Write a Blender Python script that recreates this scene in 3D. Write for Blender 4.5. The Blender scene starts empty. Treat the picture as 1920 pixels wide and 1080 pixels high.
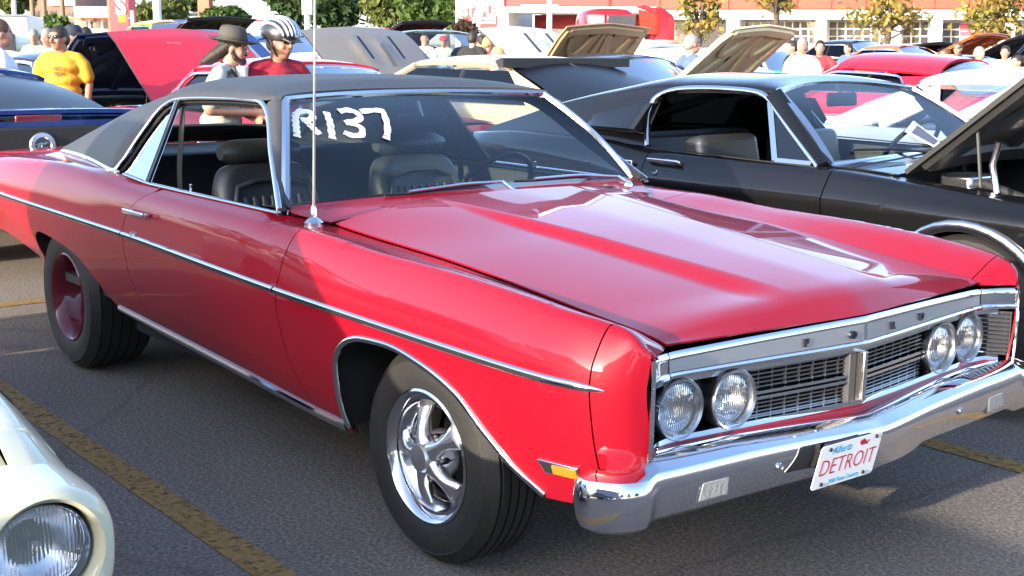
import bpy, bmesh, math, random
import numpy as np
from mathutils import Vector, Matrix

S = bpy.context.scene
COL = S.collection
rnd = random.Random(7)
rad = math.radians

# ------------------------------------------------------------------ camera
FPX = 2380.258                       # focal length in pixels of a 1920 wide frame
CAM = np.array([2.98862, -2.99043, 1.54553])
def cam_axes(yaw, pitch, roll):
    cy, sy, cp, sp = math.cos(yaw), math.sin(yaw), math.cos(pitch), math.sin(pitch)
    f = np.array([cy*cp, sy*cp, -sp]); r = np.array([sy, -cy, 0]); u = np.cross(r, f)
    c, s = math.cos(roll), math.sin(roll)
    return np.array([c*r+s*u, -s*r+c*u, f])
AX = cam_axes(rad(141.032766), rad(10.87998), rad(0.461648))
cam_data = bpy.data.cameras.new('camera'); cam = bpy.data.objects.new('camera', cam_data); COL.objects.link(cam)
cam_data.sensor_width = 36; cam_data.lens = FPX/1920*36
cam_data.clip_start = 0.05; cam_data.clip_end = 3000
M = Matrix(((AX[0][0], AX[1][0], -AX[2][0], CAM[0]), (AX[0][1], AX[1][1], -AX[2][1], CAM[1]), (AX[0][2], AX[1][2], -AX[2][2], CAM[2]), (0, 0, 0, 1)))
cam.matrix_world = M
S.camera = cam

# ------------------------------------------------------------------ light
SUN_EL, SUN_AZ = 13.0, -82.0        # direction TO the sun; azimuth from +X towards +Y
w = bpy.data.worlds.new('World'); S.world = w; w.use_nodes = True
nt = w.node_tree; bg = nt.nodes['Background']
sky = nt.nodes.new('ShaderNodeTexSky'); sky.sky_type = 'NISHITA'; sky.sun_disc = False
sky.sun_elevation = rad(SUN_EL); sky.sun_rotation = rad(90-SUN_AZ)
sky.air_density = 0.6; sky.dust_density = 1.6; sky.ozone_density = 1.0; sky.altitude = 0
nt.links.new(sky.outputs[0], bg.inputs[0]); bg.inputs[1].default_value = 0.15
sl = bpy.data.lights.new('sun', 'SUN'); sun = bpy.data.objects.new('sun', sl); COL.objects.link(sun)
sl.energy = 2.0; sl.angle = rad(0.5); sl.color = (1.0, 0.87, 0.70)
sd = Vector((math.cos(rad(SUN_AZ))*math.cos(rad(SUN_EL)), math.sin(rad(SUN_AZ))*math.cos(rad(SUN_EL)), math.sin(rad(SUN_EL))))
sun.rotation_euler = sd.to_track_quat('Z', 'Y').to_euler(); sun.location = (0, -20, 20)
S.view_settings.view_transform = 'Standard'; S.view_settings.look = 'None'
S.view_settings.gamma = 1.0; S.view_settings.use_curve_mapping = False
S.view_settings.exposure = 2.5
S.render.engine = 'CYCLES'
cy = S.cycles; cy.use_denoising = True; cy.max_bounces = 10; cy.transparent_max_bounces = 24; cy.glossy_bounces = 5; cy.caustics_reflective = False; cy.caustics_refractive = False
cy.sample_clamp_indirect = 6

# ------------------------------------------------------------------ photo geometry -> world (for placing far things)
def at_depth(px, py, d):
    q = np.array([(px-960)/FPX, (540-py)/FPX, 1.0])*d
    return CAM + q @ AX
def on_plane(px, py, axis, val):
    d = np.array([(px-960)/FPX, (540-py)/FPX, 1.0]) @ AX
    t = (val-CAM[axis])/d[axis]
    return CAM + t*d

# ------------------------------------------------------------------ materials
MATS = {}
def mat(name, col, rough=0.5, metal=0.0, coat=0.0, var=0.06, vs=6.0, bump=0.0, bs=60.0, spec=0.5, coat_rough=0.03, sheen=0.0):
    """Principled with procedural noise in colour (and fine relief)."""
    if name in MATS: return MATS[name]
    m = bpy.data.materials.new(name); m.use_nodes = True
    n = m.node_tree; b = n.nodes['Principled BSDF']
    b.inputs['Roughness'].default_value = rough; b.inputs['Metallic'].default_value = metal
    b.inputs['Coat Weight'].default_value = coat; b.inputs['Coat Roughness'].default_value = coat_rough
    b.inputs['Specular IOR Level'].default_value = spec
    tc = n.nodes.new('ShaderNodeTexCoord'); ns = n.nodes.new('ShaderNodeTexNoise')
    ns.inputs['Scale'].default_value = vs; ns.inputs['Detail'].default_value = 5
    n.links.new(tc.outputs['Object'], ns.inputs['Vector'])
    mx = n.nodes.new('ShaderNodeMix'); mx.data_type = 'RGBA'
    mx.inputs[6].default_value = (*[c*(1-var) for c in col], 1); mx.inputs[7].default_value = (*[min(1, c*(1+var)) for c in col], 1)
    n.links.new(ns.outputs['Fac'], mx.inputs[0]); n.links.new(mx.outputs[2], b.inputs['Base Color'])
    if bump:
        n2 = n.nodes.new('ShaderNodeTexNoise'); n2.inputs['Scale'].default_value = bs; n2.inputs['Detail'].default_value = 4
        n.links.new(tc.outputs['Object'], n2.inputs['Vector'])
        bp = n.nodes.new('ShaderNodeBump'); bp.inputs['Strength'].default_value = bump; bp.inputs['Distance'].default_value = 0.01
        n.links.new(n2.outputs['Fac'], bp.inputs['Height']); n.links.new(bp.outputs[0], b.inputs['Normal'])
    MATS[name] = m; return m
def glass(name, tint, refl=1.0, rough=0.0):
    """pane: tinted see-through with a Fresnel reflection"""
    if name in MATS: return MATS[name]
    m = bpy.data.materials.new(name); m.use_nodes = True; n = m.node_tree; n.nodes.clear()
    out = n.nodes.new('ShaderNodeOutputMaterial'); tr = n.nodes.new('ShaderNodeBsdfTransparent'); gl = n.nodes.new('ShaderNodeBsdfGlossy')
    tr.inputs[0].default_value = (*tint, 1); gl.inputs['Roughness'].default_value = rough
    fr = n.nodes.new('ShaderNodeFresnel'); fr.inputs[0].default_value = 1.5
    mu = n.nodes.new('ShaderNodeMath'); mu.operation = 'MULTIPLY'; mu.inputs[1].default_value = refl; mu.use_clamp = True
    mx = n.nodes.new('ShaderNodeMixShader')
    n.links.new(fr.outputs[0], mu.inputs[0]); n.links.new(mu.outputs[0], mx.inputs[0])
    n.links.new(tr.outputs[0], mx.inputs[1]); n.links.new(gl.outputs[0], mx.inputs[2]); n.links.new(mx.outputs[0], out.inputs[0])
    MATS[name] = m; return m

CHROME = mat('chrome', (0.78, 0.78, 0.80), 0.05, 1.0, var=0.02)
CHROME_DULL = mat('brushed_chrome', (0.62, 0.62, 0.64), 0.22, 1.0, var=0.05)
ALU = mat('polished_aluminium', (0.72, 0.72, 0.74), 0.12, 1.0, var=0.03)
BLACK = mat('black_plastic', (0.012, 0.012, 0.013), 0.5)
DARK = mat('dark_cavity', (0.006, 0.006, 0.006), 0.9)
RUBBER = mat('rubber', (0.018, 0.018, 0.019), 0.62, var=0.25, vs=9, bump=0.15, bs=120)
WHITE = mat('white_paint', (0.78, 0.78, 0.76), 0.5)
GLASS = glass('car_glass', (0.90, 0.94, 0.93))
GLASS_DARK = glass('tinted_glass', (0.35, 0.40, 0.42))
def paint(name, col, rough=0.32, metal=0.0, coat=0.8, var=0.05):
    return mat(name, col, .5, metal, coat, var=var, vs=3, spec=.12, coat_rough=.025)

# ------------------------------------------------------------------ mesh helpers
def link(o, parent=None):
    COL.objects.link(o)
    if parent is not None: o.parent = parent
    return o
def mesh_obj(name, V, F, m, parent=None, smooth=35, solid=0, solid_off=-1, bevel=0, bseg=2, mats=None, mi=None):
    me = bpy.data.meshes.new(name)
    me.from_pydata([tuple(map(float, v)) for v in V], [], F)
    me.update()
    if mats:
        for q in mats: me.materials.append(q)
        if mi is not None: me.polygons.foreach_set('material_index', mi)
    else: me.materials.append(m)
    if smooth:
        me.polygons.foreach_set('use_smooth', [True]*len(me.polygons))
        if smooth < 180: me.set_sharp_from_angle(angle=rad(smooth))
    o = bpy.data.objects.new(name, me); link(o, parent)
    if solid and smooth:
        cnt = {}
        for p in me.polygons:
            for e in p.edge_keys: cnt[e] = cnt.get(e, 0)+1
        for e in me.edges:
            if cnt.get(e.key, 0) == 1: e.use_edge_sharp = True
    if solid:
        md = o.modifiers.new('thickness', 'SOLIDIFY'); md.thickness = solid; md.offset = solid_off
    if bevel:
        md = o.modifiers.new('bevel', 'BEVEL'); md.width = bevel; md.segments = bseg; md.limit_method = 'ANGLE'; md.angle_limit = rad(40)
        md.harden_normals = False
    return o
def thing(name, label, cat, loc=(0, 0, 0), rotz=0.0, group=None):
    o = bpy.data.objects.new(name, None); o.empty_display_size = 0.2; COL.objects.link(o)
    o.location = loc; o.rotation_euler = (0, 0, rotz)
    return tag(o, label, cat, group)
def tag(o, label, cat, group=None):
    o['label'] = label; o['category'] = cat
    if group: o['group'] = group
    return o
def struct(o):
    o['kind'] = 'structure'; return o
def copy_tree(o, parent=None):
    c = o.copy(); COL.objects.link(c)
    if parent is not None: c.parent = parent
    for ch in o.children: copy_tree(ch, c)
    return c

def frame_from(n, up=(0, 0, 1)):
    n = np.array(n, float); n /= np.linalg.norm(n); up = np.array(up, float)
    if abs(n @ up) > 0.98: up = np.array([1.0, 0, 0])
    x = np.cross(up, n); x /= np.linalg.norm(x); y = np.cross(n, x)
    return x, y, n
class MB:
    def __init__(s): s.V = []; s.F = []
    def add(s, V, F):
        b = len(s.V); s.V += [tuple(v) for v in V]; s.F += [tuple(i+b for i in f) for f in F]; return s
    def box(s, c, d, R=None):
        h = np.array(d)/2.0
        P = np.array([[x, y, z] for x in (-1, 1) for y in (-1, 1) for z in (-1, 1)])*h
        if R is not None: P = P @ np.array(R).T
        P = P+np.array(c)
        return s.add(P, [(0, 1, 3, 2), (4, 6, 7, 5), (0, 4, 5, 1), (2, 3, 7, 6), (0, 2, 6, 4), (1, 5, 7, 3)])
    def grid(s, P, flip=False, closej=False):
        P = np.asarray(P, float); ni, nj = P.shape[:2]
        F = []
        for i in range(ni-1):
            for j in range(nj if closej else nj-1):
                k = (j+1) % nj
                q = (i*nj+j, (i+1)*nj+j, (i+1)*nj+k, i*nj+k)
                F.append(q[::-1] if flip else q)
        return s.add(P.reshape(-1, 3), F)
    def loft(s, rings, caps=True):
        """closed rings joined; caps = n-gons"""
        P = np.asarray(rings, float); ni, nj = P.shape[:2]; b = len(s.V)
        s.grid(P, closej=True)
        if caps:
            s.F.append(tuple(b+j for j in range(nj))); s.F.append(tuple(b+(ni-1)*nj+j for j in reversed(range(nj))))
        return s
    def cyl(s, p0, p1, r0, r1=None, n=16, caps=True):
        if r1 is None: r1 = r0
        p0 = np.array(p0, float); p1 = np.array(p1, float); x, y, _ = frame_from(p1-p0)
        a = np.linspace(0, 2*math.pi, n, endpoint=False)
        ring = np.cos(a)[:, None]*x+np.sin(a)[:, None]*y
        return s.loft([p0+ring*r0, p1+ring*r1], caps)
    def tube(s, path, r, n=8, closed=False, caps=True):
        P = np.array(path, float); m = len(P); rr = r if hasattr(r, '__len__') else [r]*m
        rings = []; prev = None
        for i in range(m):
            a = P[(i-1) % m] if (closed or i > 0) else P[i]; c = P[(i+1) % m] if (closed or i < m-1) else P[i]
            t = c-a; t /= max(np.linalg.norm(t), 1e-9)
            if prev is None: x, y, _ = frame_from(t)
            else:
                x = prev-t*(prev @ t); x /= np.linalg.norm(x); y = np.cross(t, x)
            prev = x
            an = np.linspace(0, 2*math.pi, n, endpoint=False)
            rings.append(P[i]+(np.cos(an)[:, None]*x+np.sin(an)[:, None]*y)*rr[i])
        if closed: rings.append(rings[0]); caps = False
        return s.loft(rings, caps)
    def sweep(s, path, normals, sec, closed=False, caps=True):
        """sec: closed 2-D section (a along the binormal, b along the normal)"""
        P = np.array(path, float); N = np.array(normals, float); m = len(P); rings = []
        for i in range(m):
            a = P[(i-1) % m] if (closed or i > 0) else P[i]; c = P[(i+1) % m] if (closed or i < m-1) else P[i]
            t = c-a; t /= max(np.linalg.norm(t), 1e-9)
            n = N[i]-t*(N[i] @ t); n /= max(np.linalg.norm(n), 1e-9); b = np.cross(t, n)
            rings.append([P[i]+b*q[0]+n*q[1] for q in sec])
        if closed: rings.append(rings[0]); caps = False
        return s.loft(rings, caps)
    def lathe(s, prof, o=(0, 0, 0), axis=(0, 1, 0), n=40):
        """prof: list of (r, h) along axis"""
        x, y, z = frame_from(axis); o = np.array(o, float)
        a = np.linspace(0, 2*math.pi, n, endpoint=False)
        ring = np.cos(a)[:, None]*x+np.sin(a)[:, None]*y
        return s.grid([o+z*h+ring*r for r, h in prof], closej=True)
    def prism(s, poly, o, x, y, n, d):
        """polygon in (x, y) extruded by d along n"""
        o = np.array(o, float); x, y, n = map(lambda q: np.array(q, float), (x, y, n))
        A = [o+x*p[0]+y*p[1] for p in poly]; B = [p+n*d for p in A]
        k = len(poly)
        return s.add(A+B, [tuple(reversed(range(k))), tuple(range(k, 2*k))]+[(i, (i+1) % k, k+(i+1) % k, k+i) for i in range(k)])
    def ball(s, c, r, n=12, m=8, R=None):
        r = np.array(r if hasattr(r, '__len__') else (r, r, r), float); P = []
        for i in range(m+1):
            th = math.pi*i/m
            for j in range(n):
                ph = 2*math.pi*j/n
                P.append([math.sin(th)*math.cos(ph), math.sin(th)*math.sin(ph), math.cos(th)])
        P = np.array(P)*r
        if R is not None: P = P @ np.array(R).T
        P = (P+np.array(c)).reshape(m+1, n, 3)
        return s.grid(P, closej=True)
    def build(s, name, m, parent=None, smooth=35, **k):
        return mesh_obj(name, s.V, s.F, m, parent, smooth, **k)
def rotz(a): c, q = math.cos(a), math.sin(a); return np.array([[c, -q, 0], [q, c, 0], [0, 0, 1]])
def roty(a): c, q = math.cos(a), math.sin(a); return np.array([[c, 0, q], [0, 1, 0], [-q, 0, c]])
def rotx(a): c, q = math.cos(a), math.sin(a); return np.array([[1, 0, 0], [0, c, -q], [0, q, c]])
def halfround(wd, h, n=6):
    return [(wd/2*math.cos(math.pi*i/n), h*math.sin(math.pi*i/n)) for i in range(n+1)]+[(-wd/2, -0.002), (wd/2, -0.002)]

class K:
    """monotone cubic through knots"""
    def __init__(s, *kn):
        s.x = np.array([k[0] for k in kn], float); s.y = np.array([k[1] for k in kn], float)
        h = np.diff(s.x); d = np.diff(s.y)/h; m = np.zeros(len(s.x))
        m[0], m[-1] = d[0], d[-1]
        for i in range(1, len(d)):
            if d[i-1]*d[i] > 0:
                w1, w2 = 2*h[i]+h[i-1], h[i]+2*h[i-1]; m[i] = (w1+w2)/(w1/d[i-1]+w2/d[i])
        s.m = m
    def __call__(s, v):
        v = np.clip(np.asarray(v, float), s.x[0], s.x[-1]); i = np.clip(np.searchsorted(s.x, v, side='right')-1, 0, len(s.x)-2)
        h = s.x[i+1]-s.x[i]; t = (v-s.x[i])/h
        return (2*t**3-3*t**2+1)*s.y[i]+(t**3-2*t**2+t)*h*s.m[i]+(-2*t**3+3*t**2)*s.y[i+1]+(t**3-t**2)*h*s.m[i+1]
def spline(pts, n):
    """dense curve through points (monotone per coordinate over chord length)"""
    P = np.array(pts, float); d = np.r_[0, np.cumsum(np.linalg.norm(np.diff(P, axis=0), axis=1))]
    t = np.linspace(0, d[-1], n)
    return np.stack([K(*zip(d, P[:, k]))(t) for k in range(P.shape[1])], 1)
def resample(P, n):
    P = np.array(P, float); d = np.r_[0, np.cumsum(np.linalg.norm(np.diff(P, axis=0), axis=1))]
    t = np.linspace(0, d[-1], n)
    return np.stack([np.interp(t, d, P[:, k]) for k in range(P.shape[1])], 1)

# ------------------------------------------------------------------ ground
def asphalt_mat():
    m = bpy.data.materials.new('asphalt'); m.use_nodes = True; n = m.node_tree; b = n.nodes['Principled BSDF']
    tc = n.nodes.new('ShaderNodeTexCoord')
    def noise(sc, det=4, rough=0.6):
        q = n.nodes.new('ShaderNodeTexNoise'); q.inputs['Scale'].default_value = sc; q.inputs['Detail'].default_value = det; q.inputs['Roughness'].default_value = rough
        n.links.new(tc.outputs['Object'], q.inputs['Vector']); return q
    def ramp(src, stops):
        r = n.nodes.new('ShaderNodeValToRGB'); n.links.new(src, r.inputs[0])
        e = r.color_ramp.elements
        while len(e) < len(stops): e.new(0.5)
        for q, (p, c) in zip(e, stops): q.position = p; q.color = (c[0], c[1], c[2], 1)
        return r
    big = ramp(noise(0.5, 6).outputs['Fac'], [(0.3, (0.185, 0.158, 0.130)), (0.7, (0.245, 0.212, 0.178))])
    fine = ramp(noise(70, 4, 0.8).outputs['Fac'], [(0.30, (0.30,)*3), (0.50, (0.90,)*3), (0.70, (1.9,)*3)])
    vo = n.nodes.new('ShaderNodeTexVoronoi'); vo.inputs['Scale'].default_value = 62; n.links.new(tc.outputs['Object'], vo.inputs['Vector'])
    sp = ramp(vo.outputs['Distance'], [(0.0, (1,)*3), (0.16, (0,)*3)])
    sel = ramp(noise(60, 2).outputs['Fac'], [(0.56, (0,)*3), (0.60, (1,)*3)])
    mu = n.nodes.new('ShaderNodeMix'); mu.data_type = 'RGBA'; mu.blend_type = 'MULTIPLY'; mu.inputs[0].default_value = 1
    n.links.new(big.outputs[0], mu.inputs[6]); n.links.new(fine.outputs[0], mu.inputs[7])
    k = n.nodes.new('ShaderNodeMath'); k.operation = 'MULTIPLY'; n.links.new(sp.outputs[0], k.inputs[0]); n.links.new(sel.outputs[0], k.inputs[1])
    mx = n.nodes.new('ShaderNodeMix'); mx.data_type = 'RGBA'; n.links.new(k.outputs[0], mx.inputs[0]); n.links.new(mu.outputs[2], mx.inputs[6]); mx.inputs[7].default_value = (0.40, 0.39, 0.37, 1)
    # dark oil and tar stains
    st = ramp(noise(1.7, 5, 0.7).outputs['Fac'], [(0.62, (1,)*3), (0.74, (0.6,)*3)])
    cv = n.nodes.new('ShaderNodeTexVoronoi'); cv.feature = 'DISTANCE_TO_EDGE'; cv.inputs['Scale'].default_value = 0.42
    cd = n.nodes.new('ShaderNodeMix'); cd.data_type = 'VECTOR'; cd.inputs[0].default_value = 0.22; n.links.new(tc.outputs['Object'], cd.inputs[4]); n.links.new(noise(1.6, 6, 0.7).outputs['Color'], cd.inputs[5]); n.links.new(cd.outputs[1], cv.inputs['Vector'])
    ck = ramp(cv.outputs['Distance'], [(0.0, (0.35,)*3), (0.006, (1,)*3)])
    m3 = n.nodes.new('ShaderNodeMix'); m3.data_type = 'RGBA'; m3.blend_type = 'MULTIPLY'; m3.inputs[0].default_value = 0.35
    m2 = n.nodes.new('ShaderNodeMix'); m2.data_type = 'RGBA'; m2.blend_type = 'MULTIPLY'; m2.inputs[0].default_value = 1
    n.links.new(mx.outputs[2], m2.inputs[6]); n.links.new(st.outputs[0], m2.inputs[7]); n.links.new(m2.outputs[2], m3.inputs[6]); n.links.new(ck.outputs[0], m3.inputs[7]); n.links.new(m3.outputs[2], b.inputs['Base Color'])
    b.inputs['Roughness'].default_value = 0.85; b.inputs['Specular IOR Level'].default_value = 0.3
    bu = n.nodes.new('ShaderNodeBump'); bu.inputs['Strength'].default_value = 0.5; bu.inputs['Distance'].default_value = 0.006
    n.links.new(fine.outputs[0], bu.inputs['Height']); n.links.new(bu.outputs[0], b.inputs['Normal'])
    return m
g = MB(); xs = np.r_[-1500, -400, -150, -60, np.linspace(-30, 20, 26), 60, 300, 1500]; ys = np.r_[-1500, -300, -60, np.linspace(-20, 40, 31), 150, 400, 1500]
g.grid([[(x, y, 0) for y in ys] for x in xs])
struct(g.build('ground', asphalt_mat(), smooth=0))
def line_mat():
    m = bpy.data.materials.new('worn_yellow_paint'); m.use_nodes = True; n = m.node_tree; b = n.nodes['Principled BSDF']
    out = n.nodes['Material Output']; tc = n.nodes.new('ShaderNodeTexCoord')
    ns = n.nodes.new('ShaderNodeTexNoise'); ns.inputs['Scale'].default_value = 27; ns.inputs['Detail'].default_value = 9; ns.inputs['Roughness'].default_value = 0.78; ns.inputs['Distortion'].default_value = 0.4
    n.links.new(tc.outputs['Object'], ns.inputs['Vector'])
    r = n.nodes.new('ShaderNodeValToRGB'); r.color_ramp.elements[0].position = 0.535; r.color_ramp.elements[1].position = 0.61
    n.links.new(ns.outputs['Fac'], r.inputs[0])
    n2 = n.nodes.new('ShaderNodeTexNoise'); n2.inputs['Scale'].default_value = 40; n2.inputs['Detail'].default_value = 6; n.links.new(tc.outputs['Object'], n2.inputs['Vector'])
    c = n.nodes.new('ShaderNodeValToRGB'); c.color_ramp.elements[0].color = (0.22, 0.13, 0.038, 1); c.color_ramp.elements[1].color = (0.37, 0.225, 0.065, 1)
    c.color_ramp.elements[0].position = .3; c.color_ramp.elements[1].position = .7
    n.links.new(n2.outputs['Fac'], c.inputs[0]); n.links.new(c.outputs[0], b.inputs['Base Color']); b.inputs['Roughness'].default_value = 0.75
    bu = n.nodes.new('ShaderNodeBump'); bu.inputs['Strength'].default_value = 0.5; bu.inputs['Distance'].default_value = 0.004
    n.links.new(r.outputs[0], bu.inputs['Height']); bu.invert = True; n.links.new(bu.outputs[0], b.inputs['Normal'])
    t = n.nodes.new('ShaderNodeBsdfTransparent'); mx = n.nodes.new('ShaderNodeMixShader')
    n.links.new(r.outputs[0], mx.inputs[0]); n.links.new(b.outputs[0], mx.inputs[1]); n.links.new(t.outputs[0], mx.inputs[2]); n.links.new(mx.outputs[0], out.inputs[0])
    return m
LINE = line_mat()
def paint_line(x0, y0, x1, y1, wd=0.11, mb=None):
    d = np.array([x1-x0, y1-y0]); L = np.linalg.norm(d); d /= L; q = np.array([-d[1], d[0]])*wd/2
    k = max(2, int(L/0.25)); rows = []
    r2 = random.Random(int(x0*31+y0*17))
    for i in range(k+1):
        c = np.array([x0, y0])+d*L*i/k; e = [r2.uniform(-.004, .004) for _ in range(2)]
        rows.append([(*(c-q*(1+e[0]*10)), 0.004), (*(c+q*(1+e[1]*10)), 0.004)])
    mb.grid(rows, flip=True)
for x0, y0, x1, y1 in [(1.4, -1.325, -4.6, -1.30), (1.4, 1.35, -4.6, 1.35), (1.4, 3.98, -4.6, 3.98), (1.4, 6.6, -4.6, 6.6), (1.4, -4.0, -4.6, -3.96), (1.4, 9.25, -4.6, 9.25),
                       (-4.66, -1.30, -10, -1.30), (-4.66, 1.35, -10, 1.35), (-4.66, 3.98, -10, 3.98), (-4.66, 6.6, -10, 6.6)]:
    b = MB(); paint_line(x0, y0, x1, y1, mb=b); struct(b.build('parking_line', LINE, smooth=0))
b = MB(); paint_line(-4.63, -8, -4.63, 14, mb=b); struct(b.build('parking_line', LINE, smooth=0))
# ------------------------------------------------------------------ car body machinery
class Body:
    """side surface of a car as a lattice of cross-sections; rows run from the rocker up to the inner top edge"""
    def __init__(s, x0, x1, rows, crest, arches=(), dx=0.01, n=90):
        s.X = np.arange(x0, x1+dx/2, dx); s.n = n; s.T = np.linspace(0, 1, n); s.crest = crest
        A = np.array([[(float(fy(x)), float(fz(x))) for fy, fz in rows] for x in s.X])
        s.S = np.array([spline(a, n) for a in A])
        s.arches = []
        for a in arches:
            q = spline(a, 60); s.arches.append((q[:, 0], q[:, 1]))
    def sec(s, x):
        i = min(max((x-s.X[0])/(s.X[1]-s.X[0]), 0), len(s.X)-1.0001); k = int(i); f = i-k
        return s.S[k]*(1-f)+s.S[k+1]*f
    def t_of_z(s, S, z):
        k = int(np.argmax(S[:, 1])); return float(np.interp(z, S[:k+1, 1], s.T[:k+1]))
    def zarch(s, x):
        for ax, az in s.arches:
            if ax[0] <= x <= ax[-1]: return float(np.interp(x, ax, az))
        return None
    def at(s, x, z, off=0.0, sg=-1):
        S = s.sec(x); t = s.t_of_z(S, z); y = np.interp(t, s.T, S[:, 0])
        p = np.array([x, y, z])
        if off:
            p = p+s.nrm(x, z)*off
        return p*np.array([1, sg, 1])
    def nrm(s, x, z):
        e = 0.012
        def q(a, b):
            S = s.sec(a); t = s.t_of_z(S, b); return np.array([a, np.interp(t, s.T, S[:, 0]), b])
        n = np.cross(q(x, z-e)-q(x, z+e), q(x-e, z)-q(x+e, z)); n /= np.linalg.norm(n)
        return n if n[1] > 0 else -n
    def panel(s, xa, xb, t0=0.0, t1=1.0, rows=36, step=0.035, off=0.0, zmin=None):
        """xa, xb: numbers or functions of z"""
        fa = xa if callable(xa) else (lambda z: xa); fb = xb if callable(xb) else (lambda z: xb)
        za = 0.7; L = abs(fb(za)-fa(za)); ps = set(np.linspace(0, 1, max(3, int(L/step)+1)))
        for ax, az in s.arches:
            for x in np.r_[ax[0]-1e-3, ax, ax[-1]+1e-3]:
                p = (x-fa(za))/(fb(za)-fa(za))
                if 0 < p < 1: ps.add(p)
        ps = sorted(ps); P = []; xA, xB = fa(za), fb(za)
        def warp(xn, z): return xn+(fa(z)-xA)*max(0.0, 1-(xn-xA)/.21)+(fb(z)-xB)*max(0.0, 1-(xB-xn)/.21)
        for p in ps:
            xn = fa(za)*(1-p)+fb(za)*p; S = s.sec(xn); col = []
            z0 = s.zarch(xn); tb = t0 if z0 is None else max(t0, s.t_of_z(S, z0))
            if zmin is not None: tb = max(tb, s.t_of_z(S, zmin))
            for t in np.linspace(tb, t1, rows):
                z = np.interp(t, s.T, S[:, 1]); x = warp(xn, z)
                S2 = s.sec(x); y = np.interp(t, s.T, S2[:, 0]); z2 = np.interp(t, s.T, S2[:, 1])
                col.append((x, y-off, z2))
            P.append(col)
        return np.array(P)
def side_obj(name, P, sg, m, parent, thick=0.006, smooth=50):
    Q = P*np.array([1, sg, 1]); b = MB(); b.grid(Q, flip=(sg > 0))
    return b.build(name, m, parent, smooth, solid=thick)
def top_grid(fz, xs, ys_of_x):
    return np.array([[(x, y, fz(x, y)) for y in ys_of_x(x)] for x in xs])
def solid_of(o, t=0.006):
    md = o.modifiers.new('thickness', 'SOLIDIFY'); md.thickness = t; md.offset = -1; return o

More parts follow.
